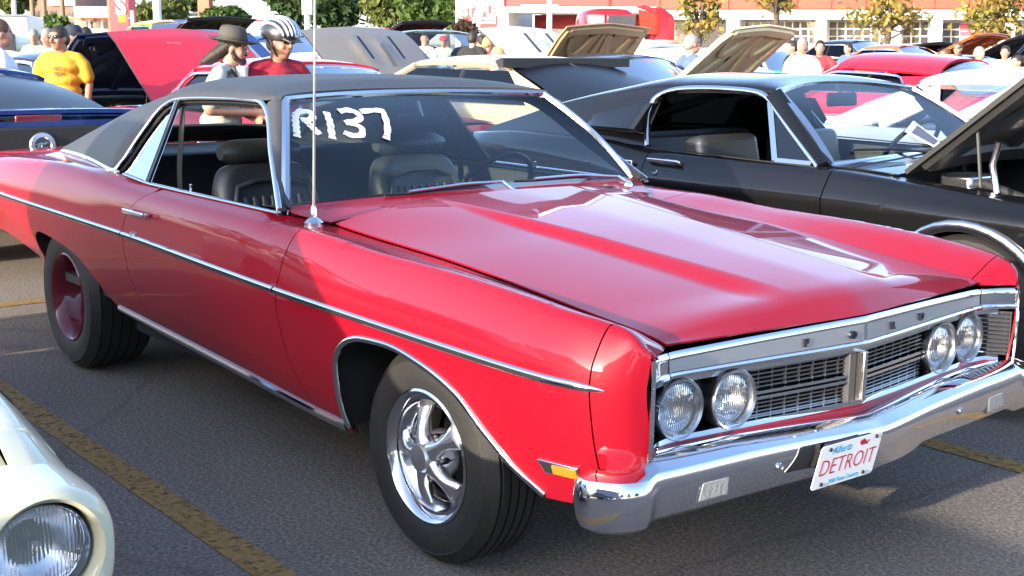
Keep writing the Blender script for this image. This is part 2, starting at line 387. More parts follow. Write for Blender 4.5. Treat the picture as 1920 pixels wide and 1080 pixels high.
TREAD = None
def tyre_mat():
    m = mat('tyre_rubber', (0.017, 0.0165, 0.016), 0.68, var=0.35, vs=5, bump=0.2, bs=90); return m
def make_wheel(parent, c, sg, R, wd, rim_r, style, name='wheel', rimm=None):
    """wheel = rim as the part, tyre and hub pieces below it; c = centre of the outer face, sg = outward y sign"""
    c = np.array(c, float); ax = (0, sg, 0)
    t = MB(); sw = 0.055
    prof = [(rim_r-0.01, -wd+0.02), (rim_r+0.012, -wd), (rim_r+(R-rim_r)*.5, -wd-.012), (R-.03, -wd+.005), (R-.008, -wd+.03)]
    k = 5
    for i in range(k):                                   # tread ribs with grooves
        a = -wd+.035+(wd-.07)*i/k; b_ = -wd+.035+(wd-.07)*(i+1)/k
        prof += [(R, a+.003), (R, b_-.006), (R-.008, b_-.005), (R-.008, b_-.001)]
    prof += [(R-.004, -.030), (R-.022, -.010), (rim_r+(R-rim_r)*.72, .006), (rim_r+(R-rim_r)*.70, .004), (rim_r+(R-rim_r)*.45, .010), (rim_r+.022, .004), (rim_r+.008, -.004), (rim_r-.006, -.014)]
    t.lathe([(r, h) for r, h in prof], c, ax, 64)
    rim = MB()
    if style == 'spoke':
        rim.lathe([(rim_r+.006, -.012), (rim_r+.009, 0.0), (rim_r+.002, .004), (rim_r-.008, -.004), (rim_r-.016, -.022), (rim_r-.026, -.022), (rim_r-.032, -.036), (rim_r-.050, -.045), (rim_r-.057, -.060), (rim_r-.060, -.15)], c, ax, 56)
        m = rimm or ALU
    else:
        rim.lathe([(rim_r+.006, -.012), (rim_r+.009, 0.0), (rim_r+.002, .004), (rim_r-.010, -.006), (rim_r-.022, -.04), (rim_r-.028, -.05), (rim_r-.034, -.09), (rim_r-.040, -.096), (rim_r-.045, -.20), (rim_r-.060, -.21), (rim_r-.075, -.19), (.085, -.175), (.07, -.19), (.065, -.195), (0.0, -.195)], c, ax, 48)
        m = rimm
    ro = rim.build(name, m, parent, 50)
    t.build('tyre', tyre_mat(), ro, 40)
    if style == 'spoke':
        x, y, n = frame_from(ax)
        for k in range(5):
            a = 2*math.pi*k/5+0.62; d = x*math.cos(a)+y*math.sin(a); e = np.cross(n, d); sp = MB(); rings = []
            for q in np.linspace(0, 1, 9):
                r = .040+(rim_r-.040-.050)*q
                wdt = .036-.016*math.sin(min(1, q*1.05)*math.pi)+.008*q**3
                dep = -.012-.024*q**1.4
                cc = c+d*r+n*dep; th = .030-.010*q
                an = np.linspace(0, 2*math.pi, 12, endpoint=False)
                rings.append([cc+e*math.cos(u)*wdt+n*math.sin(u)*th for u in an])
            sp.loft(rings).build('spoke', mat('cast_aluminium', (.93, .93, .94), .26, 1.0, var=.03), ro, 60)
        hb = MB(); hb.lathe([(.075, -.075), (.074, -.045), (.064, -.020), (.046, -.012), (.045, .014), (.040, .024), (.014, .029), (0, .0295)], c, ax, 28); hb.build('hub_cap', mat('satin_hub', (.90, .90, .91), .34, 1.0, var=.03), ro, 40)
        for k in range(5):
            a = 2*math.pi*(k+.5)/5+0.62; d = x*math.cos(a)+y*math.sin(a)
            MB().cyl(c+d*.062+n*-.07, c+d*.064+n*-.002, .013, .011, 6).build('lug_nut', CHROME, ro, 30)
        dr = MB(); dr.lathe([(rim_r-.06, -.168), (.10, -.150), (.0, -.150)], c, ax, 32); dr.build('brake_drum', mat('rusty_drum', (.03, .026, .022), .8), ro, 40)
    else:
        hb = MB(); hb.lathe([(.035, -.195), (.033, -.135), (.028, -.13), (0, -.129)], c, ax, 20); hb.build('hub_cap', m, ro, 40)
        x, y, n = frame_from(ax)
        for k in range(5):
            a = 2*math.pi*k/5; d = x*math.cos(a)+y*math.sin(a)
            MB().cyl(c+d*.057+n*-.195, c+d*.057+n*-.16, .011, .010, 6).build('lug_nut', CHROME_DULL, ro, 30)
    return ro

# ------------------------------------------------------------------ the red hardtop
RED = paint('red_car_paint', (0.26, 0.003, 0.013), 0.30, coat=.75)
VINYL = mat('black_vinyl', (0.040, 0.042, 0.045), 0.55, var=0.08, vs=25, bump=0.25, bs=420)
LEATHER = mat('black_leather', (0.032, 0.035, 0.035), 0.36, var=0.2, vs=12, bump=0.1, bs=150)
hero = thing('hardtop_car', 'large red two-door hardtop with black vinyl roof and R137 painted on its windscreen', 'car', (0, 0, 0))
W = K((-4.7, .93), (-4.2, .965), (-3.4, .99), (-2.6, .985), (-2.0, .98), (-1.2, .992), (-.5, 1.0), (0, 1.0), (.4, .997), (.6, .988), (.70, .973), (.77, .950), (.82, .920), (.85, .888), (.868, .846))
Z0 = K((-4.7, .63), (-4.2, .57), (-3.75, .545), (-3.14, .47), (-2.3, .375), (-1.2, .335), (-.35, .308), (.5, .36), (.8, .40), (.868, .42))
ZM = K((-4.7, .80), (-3.57, .781), (-2.06, .761), (-.7, .735), (0, .727), (.868, .719))
ZC = K((-4.7, .885), (-4.35, .905), (-3.8, .950), (-3.35, .972), (-2.9, .985), (-2.55, .978), (-2.25, .958), (-2.0, .948), (-1.5, .946), (-1.0, .945), (-.6, .943), (-.2, .923), (.1, .918), (.4, .905), (.6, .889), (.76, .872), (.83, .852), (.868, .812))
DC = K((-4.7, .11), (-3.0, .085), (-2.5, .07), (-2.0, .045), (-1.0, .055), (-.6, .07), (.1, .078), (.6, .075), (.78, .07), (.868, .010))   # crest inboard of W
C1 = K((-2.6, .18), (-2.0, .10), (-.9, .10), (-.3, .22), (.87, .24)); C2 = K((-2.6, .48), (-2.0, .40), (-.9, .42), (-.3, .56), (.87, .58))
YI = K((-4.7, .68), (-3.52, .68), (-3.1, .735), (-2.353, .885), (-2.1, .888), (-.98, .888), (-.90, .86), (-.80, .78), (-.70, .745), (0, .728), (.6, .720), (.795, .718), (.82, .745), (.85, .800), (.868, .826))
ZI = K((-4.7, .90), (-4.35, .925), (-3.8, .968), (-3.52, .985), (-2.353, .988), (-2.1, .972), (-.98, .968), (-.90, .958), (-.72, .925), (-.06, .884), (.54, .825), (.76, .803), (.80, .795), (.84, .792), (.868, .790))
rows = [(lambda x: W(x)-.085, lambda x: Z0(x)), (lambda x: W(x)-.045, lambda x: Z0(x)+.09), (lambda x: W(x)-.012, lambda x: (Z0(x)+.09)*.45+ZM(x)*.55), (W, ZM),
        (lambda x: W(x)-.005, lambda x: ZM(x)*.72+ZC(x)*.28), (lambda x: W(x)-.006-DC(x)*C1(x), lambda x: ZM(x)*.42+ZC(x)*.58), (lambda x: W(x)-.006-DC(x)*C2(x), lambda x: ZM(x)*.15+ZC(x)*.85),
        (lambda x: W(x)-DC(x), ZC), (lambda x: (W(x)-DC(x))*.72+YI(x)*.28, lambda x: ZC(x)*.82+ZI(x)*.18), (lambda x: (W(x)-DC(x))*.35+YI(x)*.65, lambda x: ZC(x)*.4+ZI(x)*.6), (YI, ZI)]
FA = [(-.385, .335), (-.383, .45), (-.372, .55), (-.32, .625), (-.2, .668), (-.055, .676), (.135, .648), (.262, .605), (.383, .512), (.47, .44), (.56, .375)]
RA = [(-3.225, .45), (-3.222, .54), (-3.20, .61), (-3.10, .648), (-2.92, .636), (-2.65, .592), (-2.47, .50), (-2.30, .39)]
HB = Body(-4.7, .868, rows, 7, [FA, RA])
doorF = lambda z, K_=K((.30, -.54), (.363, -.584), (.495, -.685), (.60, -.716), (.707, -.728), (.782, -.705), (.88, -.675), (.96, -.655)): float(K_(z))
doorR = lambda z, K_=K((.30, -1.87), (.404, -1.913), (.543, -2.023), (.65, -2.055), (.761, -2.062), (.854, -2.022), (.95, -1.86), (.99, -1.80)): float(K_(z))
g_ = .0025
for sg in (-1, 1):
    q = side_obj('rear_quarter', HB.panel(-4.7, lambda z: doorR(z)-g_), sg, RED, hero)
    d = side_obj('door', HB.panel(lambda z: doorR(z)+g_, lambda z: doorF(z)-g_), sg, RED, hero)
    f = side_obj('front_fender', HB.panel(lambda z: doorF(z)+g_, .770-.002), sg, RED, hero)
    c = side_obj('fender_cap', HB.panel(.770+.002, .868, step=.008, zmin=.42), sg, RED, hero)
    ib = HB.panel(-4.66, .78, rows=24, step=.08, off=.022); ib[:, :, 2] -= .022*np.clip((ib[:, :, 2]-.70)/.15, 0, 1); b = MB(); b.grid(ib*np.array([1, sg, 1]), flip=(sg > 0)); b.build('inner_body', DARK, hero, 60)
    # door handle and lock
    hp = HB.at(-1.93, .862, 0, sg); h = MB(); yo = sg
    h.box((-1.955, hp[1]+yo*.016, .868), (.045, .030, .020)); h.box((-1.80, hp[1]+yo*.018, .868), (.035, .028, .018)); h.box((-1.875, hp[1]+yo*.036, .872), (.20, .014, .020))
    h.build('door_handle', CHROME, d, 35, bevel=.005)
    lp = HB.at(-1.945, .775, .003, sg); MB().cyl(lp-np.array([0, yo*.01, 0]), lp+np.array([0, yo*.008, 0]), .014, .012, 16).build('door_lock', CHROME, d, 40)
    # side moulding: chrome with a dark insert, one piece per panel
    for xa, xb, nm, pr in [(-4.6, -2.066, 'side_moulding', q), (-2.057, -.735, 'side_moulding', d), (-.725, .735, 'side_moulding', f)]:
        xs = np.linspace(xa, xb, int((xb-xa)/.05)+2)
        path = np.array([HB.at(x, float(ZM(x)), .001, sg) for x in xs]); nn = np.array([HB.nrm(x, float(ZM(x)))*np.array([1, sg, 1]) for x in xs])
        mbk = MB().sweep(path, nn, halfround(.026, .011))
        if xb > .5:
            tip = HB.at(xb+.07, float(ZM(xb))-.004, .002, sg); ring = halfround(.026, .011); t_ = path[-1]-path[-2]; t_ /= np.linalg.norm(t_); bb = np.cross(t_, nn[-1])
            mbk.loft([[path[-1]+bb*a*k+nn[-1]*c*k if k == 1 else path[-1]*(1-u)+tip*u+bb*a*k+nn[-1]*c*k for a, c in ring] for u, k in ((0, 1), (.5, .75), (.85, .4), (1, .06))])
        so = mbk.build(nm, CHROME, pr, 40)
        sec = [(-.0050, .006), (.0050, .006), (.0050, .0118), (-.0050, .0118)]
        k = slice(0, -2) if xb > .5 else slice(0, None)
        MB().sweep(path[k], nn[k], sec).build('moulding_insert', BLACK, so, 40)
    # chrome rocker strip
    xs = np.linspace(-2.30, -.40, 30); path = np.array([HB.at(x, float(Z0(x))+.022, .001, sg) for x in xs]); nn = np.array([HB.nrm(x, float(Z0(x))+.03)*np.array([1, sg, 1]) for x in xs])
    MB().sweep(path, nn, [(-.02, 0), (.02, 0), (.02, .006), (.006, .012), (-.012, .010), (-.02, .004)]).build('rocker_trim', CHROME, hero, 30)
    # wheel arch lips
    for arch, wh in ((FA, 'front'), (RA, 'rear')):
        ap = resample(spline(arch, 90), 46); path = np.array([HB.at(x, z, 0, sg) for x, z in ap])
        pn = np.array([[0, sg, 0]]*len(path), float)
        if wh == 'front':
            MB().sweep(path, pn, halfround(.022, .010)).build('wheel_arch_trim', CHROME, f, 40)
        well = [[(x, sg*v, z) for v in np.linspace(abs(HB.at(x, z)[1])-.008, .40, 6)] for x, z in ap]
        MB().grid(np.array(well)).build('wheel_well', DARK, hero, 60)
        wb = MB(); cx = ap[:, 0].mean(); wb.add([(x, sg*.42, z) for x, z in ap]+[(ap[-1][0], sg*.42, .30), (ap[0][0], sg*.42, .30)], [tuple(range(len(ap)+2))]); wb.build('wheel_well', DARK, hero, 0)
# underbody
ub = MB(); ub.box((-1.9, 0, .36), (5.0, 1.05, .16)); ub.box((-1.35, 0, .36), (1.75, 1.74, .10)); ub.box((-4.0, 0, .58), (1.2, 1.5, .2)); ub.build('underbody', DARK, hero, 0)
# wheels
make_wheel(hero, (0, -.905, .330), -1, .332, .225, .198, 'spoke'); make_wheel(hero, (0, .905, .330), 1, .332, .225, .198, 'spoke')
WINE = paint('dark_red_wheel', (.10, .006, .014), .35)
make_wheel(hero, (-2.96, -.905, .345), -1, .348, .30, .203, 'steel', rimm=WINE); make_wheel(hero, (-2.96, .905, .345), 1, .348, .30, .203, 'steel', rimm=WINE)

# hood: raised centre with creases, V nose
HC = K((-.78, 1.0), (-.43, .980), (.0, .948), (.283, .921), (.55, .896), (.72, .877), (.79, .866), (.83, .850), (.858, .825), (.884, .797))
Y1 = K((-.78, .32), (-.4, .29), (0, .250), (.4, .215), (.8, .175), (.90, .16))
YS = K((-.78, .05), (0, .075), (.8, .12))
HX = lambda y: .884-.080*(abs(y)/.715)**1.15            # front edge of hood in plan
def hood_z(x, y):
    a = abs(y); f = HX(y); xs = x+(.884-f)              # move with the V nose
    ze = float(ZI(min(x, .80)))+.002; zc = float(HC(min(xs, .884))); y1 = float(Y1(x)); ysl = float(YS(x)); ye = float(YI(min(x, .80))); kr = min(1, max(0, (x+.745)/.6)); dr = .003+.023*kr*kr*(3-2*kr)
    up = zc-.004*(a/y1) if a < y1 else None
    zs = zc-.004
    # slope outside the crease, then a gentle shoulder falling to the fender gap
    base = ze+(zs-dr-ze)*(1-((a-y1)/(ye-y1))**1.8) if a > y1 else zs
    if a <= y1: z = up
    elif a < y1+ysl:
        t = (a-y1)/ysl; b2 = ze+(zs-dr-ze)*(1-(ysl/(ye-y1))**1.8); t2 = t*t*(3-2*t); z = zs*(1-t2)+b2*t2
    else: z = base
    k = min(1, max(0.0, (xs-.62)/.25)); nose = k*k*(3-2*k)             # bulge melts into the nose drop
    zflat = zc+(ze-zc)*(a/ye)**2
    return z*(1-nose)+zflat*nose if k > 0 else z
def hood_ys(xr):
    y1 = float(Y1(min(xr, .868))); ye = float(YI(min(xr, .80)))-.004; ysl = float(YS(min(xr, .868)))
    h = np.r_[np.linspace(0, y1-.008, 6), [y1-.002, y1+.004], np.linspace(y1+.010, y1+ysl, 6), np.linspace(y1+ysl+.015, ye, 12)]
    return np.r_[-h[::-1], h[1:]]
P = []
HXS = np.r_[np.linspace(-.745, .70, 46), np.linspace(.73, .80, 6), [.815, .825, .832, .838, .845, .855, .865, .875, .882]]
for xr in HXS:
    w_ = min(1, max(0, (xr+.745)/1.6)); row = []
    for y in hood_ys(xr):
        x = xr-(.884-HX(y))*w_**1.5; row.append((x, y, hood_z(x, y)))
    P.append(row)
hood = MB().grid(np.array(P), flip=True).build('hood', RED, hero, 60, solid=.006)
# cowl panel with vent slots
def cowl_z(x, y): return .925+.052*(1-(abs(y)/.86)**2.2)+.045*max(0, (-.75-x))/.15*(.4+.6*(abs(y)/.86)**2)
cx = np.linspace(-.93, -.752, 8)
cw = MB().grid(np.array([[(x, y, cowl_z(x, y)) for y in np.linspace(-(.845 if x < -.88 else .845-.62*(x+.88)), .845 if x < -.88 else .845-.62*(x+.88), 41)] for x in cx]), flip=True).build('cowl_panel', RED, hero, 60, solid=.005)
for rowy in (np.linspace(-.34, .06, 26), np.linspace(.16, .60, 28)):
    for y in rowy:
        MB().box((-.835, y, cowl_z(-.835, y)+.0005), (.10, .007, .004), rotz(.15)).build('vent_slot', DARK, cw, 0)
ub = MB(); ub.box((-.1, 0, .66), (1.5, 1.30, .05)); ub.build('engine_bay', DARK, hero, 0)

# boot lid, rear panel, rear bumper (tail of the car, left of the frame)
tz = lambda x, y: float(ZI(x))+.020*(1-(abs(y)/.69)**2)-.002
MB().grid(top_grid(tz, np.linspace(-4.68, -3.58, 18), lambda x: np.linspace(-float(YI(x))+.004, float(YI(x))-.004, 15)), flip=True).build('boot_lid', RED, hero, 60, solid=.006)
rp = MB(); rp.grid(np.array([[(-4.70, y, z) for z in np.linspace(.62, .885, 5)] for y in np.linspace(-.9, .9, 9)])); rp.build('tail_panel', RED, hero, 60, solid=.01)
for sg in (-1, 1):
    tl = MB(); tl.box((-4.712, sg*.60, .76), (.03, .34, .13)); tl.build('tail_light', mat('red_lens', (.35, .01, .01), .15, coat=1), hero, 30, bevel=.01)
bp_ = np.array([(-4.55, -1.0), (-4.70, -.98), (-4.76, -.85), (-4.78, -.4), (-4.78, .4), (-4.76, .85), (-4.70, .98), (-4.55, 1.0)])
MB().sweep([(x, y, .56) for x, y in bp_], [(-1, 0, 0) if abs(y) < .9 else (-.5, np.sign(y), 0) for x, y in bp_], [(-.08, -.02), (-.08, .01), (-.03, .04), (.04, .045), (.08, .01), (.08, -.02)]).build('rear_bumper', CHROME, hero, 35)

# roof
GY = lambda z: .885-.63*(z-.975)
DLO = [(-2.375, .992), (-2.342, 1.039), (-2.321, 1.119), (-2.289, 1.199), (-2.255, 1.257), (-2.208, 1.284), (-2.15, 1.302), (-2.009, 1.313), (-1.819, 1.320), (-1.591, 1.325), (-1.437, 1.324), (-1.365, 1.306), (-1.133, 1.146), (-.888, .976)]
STRIP = K((-3.60, .668), (-3.514, .68), (-3.1, .735), (-2.36, .884))
SZ = K((-3.60, .975), (-3.514, .985), (-3.1, .992), (-2.36, .990))
dl = spline([(a, b) for a, b in DLO[:11]], 80)
ZR = K((-3.60, 1.0), (-3.50, 1.072), (-3.28, 1.178), (-2.83, 1.318), (-2.32, 1.382), (-1.9, 1.398), (-1.6, 1.390), (-1.42, 1.352))
XF = lambda u: -1.424+.145*u*u                         # top edge of the windscreen
def roof_sec(xs, n=49):
    if xs < -2.375: zb = float(SZ(xs)); yb = float(STRIP(xs))
    else: zb = float(np.interp(xs, dl[:, 0], dl[:, 1])); yb = GY(zb)
    if xs > -1.55:
        k = (xs+1.55)/.13; zb = zb*(1-k)+1.333*k; yb = yb*(1-k)+.645*k
    zr = float(ZR(xs)); out = []; tall = zr-zb
    e = 2.6 if tall > .12 else 2.6
    for a in np.linspace(0, math.pi, n):
        c, q = math.cos(a), math.sin(a)
        z = zb+tall*abs(q)**(2/e); y = math.copysign(abs(c)**(2/e), c)*yb
        z_in = min(z, zb+tall*.85)
        y *= 1-.40*(max(0, z_in-zb))/max(yb, .1)*min(1, abs(c)*2.0) if tall > .07 else 1
        u = y/.645; k = min(1, max(0, (xs+1.95)/.53)); k = k*k*(3-2*k)
        out.append((xs+k*.145*u*u, -y, z))
    return out
RXS = np.r_[np.linspace(-3.60, -2.40, 26), np.linspace(-2.375, -2.15, 14), np.linspace(-2.10, -1.424, 18)]
RP = np.array([roof_sec(x) for x in RXS]); V = RP.reshape(-1, 3); F = []; ni, nj = RP.shape[:2]
for i in range(ni-1):
    for j in range(nj-1):
        c = (RP[i, j]+RP[i+1, j+1])/2
        if -3.47 < c[0] < -2.80 and abs(c[1]) < .52 and j > 5 and j < nj-7: continue     # opening of the rear window
        F.append((i*nj+j, (i+1)*nj+j, (i+1)*nj+j+1, i*nj+j+1)[::-1])
roof = mesh_obj('vinyl_roof', V, F, VINYL, hero, 60, solid=.012)
b = MB(); b.grid(np.array([[p for p in r if abs(p[1]) < .56] [:: 2] if False else [RP[i, j]-np.array([0, 0, .02]) for j in range(8, nj-8)] for i, r in enumerate(RP) if -3.5 < RXS[i] < -2.75]), flip=True); b.build('rear_window', GLASS, hero, 60)
hl = MB(); hl.grid(np.array([[RP[i, j]-np.array([0, RP[i, j][1]*.02, .03]) for j in range(3, nj-3)] for i in range(ni) if RXS[i] > -2.75])); hl.build('headliner', BLACK, hero, 60)
# vinyl seams running front to back
for sg in (-1, 1):
    path = []
    for i in range(ni):
        if RXS[i] < -2.9: continue
        r = RP[i]; z = np.interp(.50, r[:nj//2+1, 1][::1]*-1 if False else np.sort(np.abs(r[:nj//2+1, 1])), r[:nj//2+1, 2][np.argsort(np.abs(r[:nj//2+1, 1]))])
        path.append((np.interp(.5, np.sort(np.abs(r[:nj//2+1, 1])), r[:nj//2+1, 0][np.argsort(np.abs(r[:nj//2+1, 1]))]), sg*.50, z+.001))
    MB().tube(path, .0045, 6).build('roof_seam', VINYL, roof, 60)
# chrome: window outlines, base strip, drip line
FLAT = lambda a, b: [(-a/2, 0), (a/2, 0), (a/2, b), (-a/2, b)]
for sg in (-1, 1):
    dp = spline([(x, GY(z), z) for x, z in DLO], 120); dp = resample(dp, 60); nrm_ = np.array([[0, sg*.85, .53]]*len(dp))
    MB().sweep(dp*np.array([1, sg, 1])+nrm_*.004, nrm_, halfround(.024, .008)).build('window_trim', CHROME, hero, 40)
    inn = dp.copy(); inn[:, 1] -= .02; cpt = np.array([-1.7, .75, 1.1]); inn = inn+(cpt-inn)*.02
    MB().sweep(inn*np.array([1, sg, 1]), nrm_, [(-.018, -.02), (.018, -.02), (.018, .004), (-.018, .004)]).build('window_seal', RUBBER, hero, 40)
    sx = np.linspace(-3.56, -2.375, 24); st = np.array([(x, float(STRIP(x))+.004, float(SZ(x))+.004) for x in sx]); sn = np.array([[0, sg*.55, .83]]*len(st))
    MB().sweep(st*np.array([1, sg, 1]), sn, halfround(.032, .010)).build('roof_base_trim', CHROME, hero, 40)
    sl_ = np.array([(x, .889, z) for x, z in [(-2.23, .991), (-1.978, .973), (-1.6, .971), (-1.2, .970), (-.89, .969)]]); sl_ = resample(sl_, 20)
    MB().sweep(sl_*np.array([1, sg, 1]), [[0, 0, 1]]*20, halfround(.022, .006)).build('sill_trim', CHROME_DULL, hero, 40)
    MB().box((-2.35, sg*.885, .985), (.075, .022, .030)).build('trim_cap', CHROME, hero, 35, bevel=.006)
    # A pillar, vinyl covered, between side window and windscreen
    tq = np.linspace(0, 1, 14)
    A1 = np.array([np.array([-1.365, GY(1.306), 1.306])*(1-t)+np.array([-.905, .884, .966])*t for t in tq]); A0 = np.array([np.array([-1.30, .640, 1.336])*(1-t)+np.array([-.915, .850, .962])*t for t in tq])
    A1[:, 1] -= .008; A1[:, 0] += .016; mid = (A1+A0)/2+np.array([.008, .008, .006])
    MB().grid(np.stack([A1, (A1+mid)/2+np.array([.003, .005, .003]), mid, (A0+mid)/2+np.array([.005, .004, .004]), A0], 1)*np.array([1, sg, 1]), flip=(sg < 0)).build('windscreen_pillar', VINYL, hero, 80, solid=.012)
    # rear quarter glass and its divider bar
    dv = np.array([(-2.108, .683, 1.292), (-2.052, .785, 1.125), (-1.990, .884, .972)]); dv = spline(dv, 12)
    MB().sweep(dv*np.array([1, sg, 1]), [[0, sg*.85, .53]]*12, FLAT(.026, .012)).build('window_divider', mat('black_trim', (.02, .02, .02), .3), hero, 30)
    MB().sweep(dv*np.array([1, sg, 1])+np.array([-.014, sg*.003, 0]), [[0, sg*.85, .53]]*12, FLAT(.009, .012)).build('divider_trim', CHROME, hero, 30)
    rearedge = resample(np.array([(x, GY(z), z) for x, z in DLO[:8]]), 12)[::-1]; rearedge[0] = (-2.12, .683, 1.295)
    MB().grid(np.stack([dv+np.array([0, -.008, 0]), rearedge+np.array([0, -.02, 0])], 1)*np.array([1, sg, 1])).build('quarter_window', GLASS, hero, 60)

# windscreen
def WS(u, v, off=0.0):
    b0 = np.array([-.868-.045*u*u, .845*u, .966+.016*(1-u*u)]); t0 = np.array([XF(u), .632*u, 1.345-.012*u*u])
    p = b0*(1-v)+t0*v; n = np.array([.62+0*u, .30*u, .72]); n /= np.linalg.norm(n)
    return p+n*(.035*math.sin(math.pi*v)*(1-.3*u*u)+off)
us = np.linspace(-1, 1, 33); vs = np.linspace(0, 1, 15)
WSG = glass('windscreen_glass', (0.80, 0.92, 0.90), 1.5)
MB().grid(np.array([[WS(u, v) for u in us] for v in vs]), flip=True).build('windscreen', WSG, hero, 80)
per = [WS(u, 0) for u in np.linspace(-1, 1, 24)]+[WS(1, v) for v in np.linspace(.05, 1, 12)]+[WS(u, 1) for u in np.linspace(.95, -1, 24)]+[WS(-1, v) for v in np.linspace(.95, .05, 12)]
nn = [np.array([.6, .35*np.sign(p[1])*(abs(p[1])/.8)**2, .72]) for p in per]
MB().sweep(np.array(per), nn, [(-.014, -.006), (.018, -.006), (.018, .008), (.004, .014), (-.010, .010)], closed=True).build('windscreen_trim', CHROME, hero, 30)
# painted number R137
def on_ws(px, py):
    d = np.array([(px-960)/FPX, (540-py)/FPX, 1.0]) @ AX; best = None; t = 4.5
    u, v = -.5, .7
    for _ in range(40):                                 # Newton on (u, v, t)
        r = WS(u, v, .003)-(CAM+d*t); e = 1e-4
        J = np.stack([(WS(u+e, v, .003)-WS(u, v, .003))/e, (WS(u, v+e, .003)-WS(u, v, .003))/e, -d], 1)
        s_ = np.linalg.solve(J, -r); u += s_[0]; v += s_[1]; t += s_[2]
    return u, v
m = bpy.data.materials.new('white_window_chalk'); m.use_nodes = True; n = m.node_tree; bs = n.nodes['Principled BSDF']; bs.inputs['Base Color'].default_value = (.82, .80, .86, 1); bs.inputs['Roughness'].default_value = .8
tc = n.nodes.new('ShaderNodeTexCoord'); ns = n.nodes.new('ShaderNodeTexNoise'); ns.inputs['Scale'].default_value = 38; ns.inputs['Detail'].default_value = 5; n.links.new(tc.outputs['Object'], ns.inputs['Vector'])
rp_ = n.nodes.new('ShaderNodeValToRGB'); rp_.color_ramp.elements[0].position = .26; rp_.color_ramp.elements[1].position = .42; n.links.new(ns.outputs['Fac'], rp_.inputs[0]); 
tr = n.nodes.new('ShaderNodeBsdfTransparent'); mx = n.nodes.new('ShaderNodeMixShader'); n.links.new(rp_.outputs[0], mx.inputs[0]); n.links.new(tr.outputs[0], mx.inputs[1]); n.links.new(bs.outputs[0], mx.inputs[2]); n.links.new(mx.outputs[0], n.nodes['Material Output'].inputs[0])
CHALK = m
q7 = lambda u, v: (500+u*.2396, 180+v*.2396)
strokes = [[(224, 150), (230, 230), (238, 320)], [(222, 150), (268, 118), (330, 125), (362, 160), (322, 188), (268, 186)], [(304, 190), (352, 240), (415, 300)],
           [(465, 125), (490, 190), (505, 270), (515, 335)], [(565, 122), (620, 112), (700, 130), (735, 165), (700, 195), (615, 212)], [(615, 212), (680, 218), (745, 262), (735, 310), (670, 310), (605, 285)],
           [(735, 125), (820, 115), (905, 120), (935, 200), (945, 270), (935, 340)]]
for k, st in enumerate(strokes):
    uv = [on_ws(*q7(*p)) for p in st]; uv = resample(spline(uv, 40), 22)
    wd = [.0135+.0018*math.sin(i*1.3+k*2)+.001*math.sin(i*3.1) for i in range(22)]; P = []
    for i, (u, v) in enumerate(uv):
        c = WS(u, v, .003+.0004*k); a = WS(*uv[max(0, i-1)], .003); e = WS(*uv[min(21, i+1)], .003); t = e-a; t /= np.linalg.norm(t); bn = np.cross(t, np.array([.63, 0, .77])); bn /= np.linalg.norm(bn)
        P.append([c-bn*wd[i], c, c+bn*wd[i]])
    MB().grid(np.array(P)).build('painted_number', CHALK, hero, 0)
# wipers
for (a, b_, c) in [((.10, .045), (-.12, .05), (-.42, .03)), ((.86, .03), (.60, .06), (.30, .05))]:
    P = [WS(u, v, .022) for u, v in (a, b_, c)]; wo = MB().tube(resample(P, 10), .006, 6).build('wiper', CHROME_DULL, hero, 40)
    MB().tube([WS(b_[0]+.1, b_[1], .014), WS(c[0], c[1], .012), WS(c[0]-.12, c[1]+.005, .012)], .006, 6).build('wiper_blade', BLACK, wo, 40)
    pv = WS(a[0], 0, 0)+np.array([.06, 0, -.01]); MB().lathe([(.022, -.01), (.022, .012), (.012, .024), (0, .026)], pv, (.2, 0, 1), 16).build('wiper_pivot', CHROME, wo, 40)
    MB().tube([pv+np.array([0, 0, .02]), P[0]], .007, 6).build('wiper_arm', CHROME_DULL, wo, 40)
# rear view mirror, hung from the glass
mo = MB(); mo.box((-1.335, .02, 1.236), (.022, .24, .062), roty(-.1)); mo.build('rear_view_mirror', BLACK, hero, 40, bevel=.012)
MB().tube([(-1.33, .02, 1.25), (-1.36, .02, 1.31)], .008, 6).build('mirror_stem', CHROME_DULL, hero, 40)
# aerial
ab = HB.at(-.74, .905, 0, -1); ab = np.array([-.745, -.835, .945])
ae = MB().lathe([(.032, -.012), (.034, .004), (.022, .014), (.012, .02), (.010, .05), (.006, .06)], ab, (0, 0, 1), 18).build('aerial', CHROME, hero, 40)
MB().tube([ab+np.array([0, 0, .04]), ab+np.array([.03, -.005, .45]), ab+np.array([.065, -.01, .92])], [.0055, .0042, .003], 8).build('aerial_mast', mat('aerial_steel', (.75, .70, .60), .3, 1.0), ae, 60)

# ---- interior
INT = mat('dark_trim', (.024, .027, .027), .6)
fl = MB(); fl.box((-1.95, 0, .42), (2.3, 1.72, .04)); fl.build('cabin_floor', INT, hero, 0)
for sg in (-1, 1):
    MB().grid(np.array([[(x, sg*.858, z) for z in (.42, .6, .8, .962)] for x in np.linspace(-2.9, -.92, 6)]), flip=(sg > 0)).build('door_trim', INT, hero, 0, solid=.02)
dp = []
for y in np.linspace(-.84, .84, 15):
    h = .018*(1 if .12 < y < .62 else 0)
    dp.append([(-.885, y, .955), (-.99, y, .972+h), (-1.10, y, .968+h), (-1.17, y, .945+h), (-1.19, y, .90), (-1.16, y, .84), (-1.14, y, .72), (-1.10, y, .60)])
MB().grid(np.array(dp)).build('dashboard', mat('dash_vinyl', (.05, .055, .055), .45, var=.1, bump=.15, bs=200), hero, 50)
sw = MB(); sc_ = np.array([-1.30, .37, .935]); sn_ = np.array([-.80, 0, .60]); x, y, n_ = frame_from(sn_)
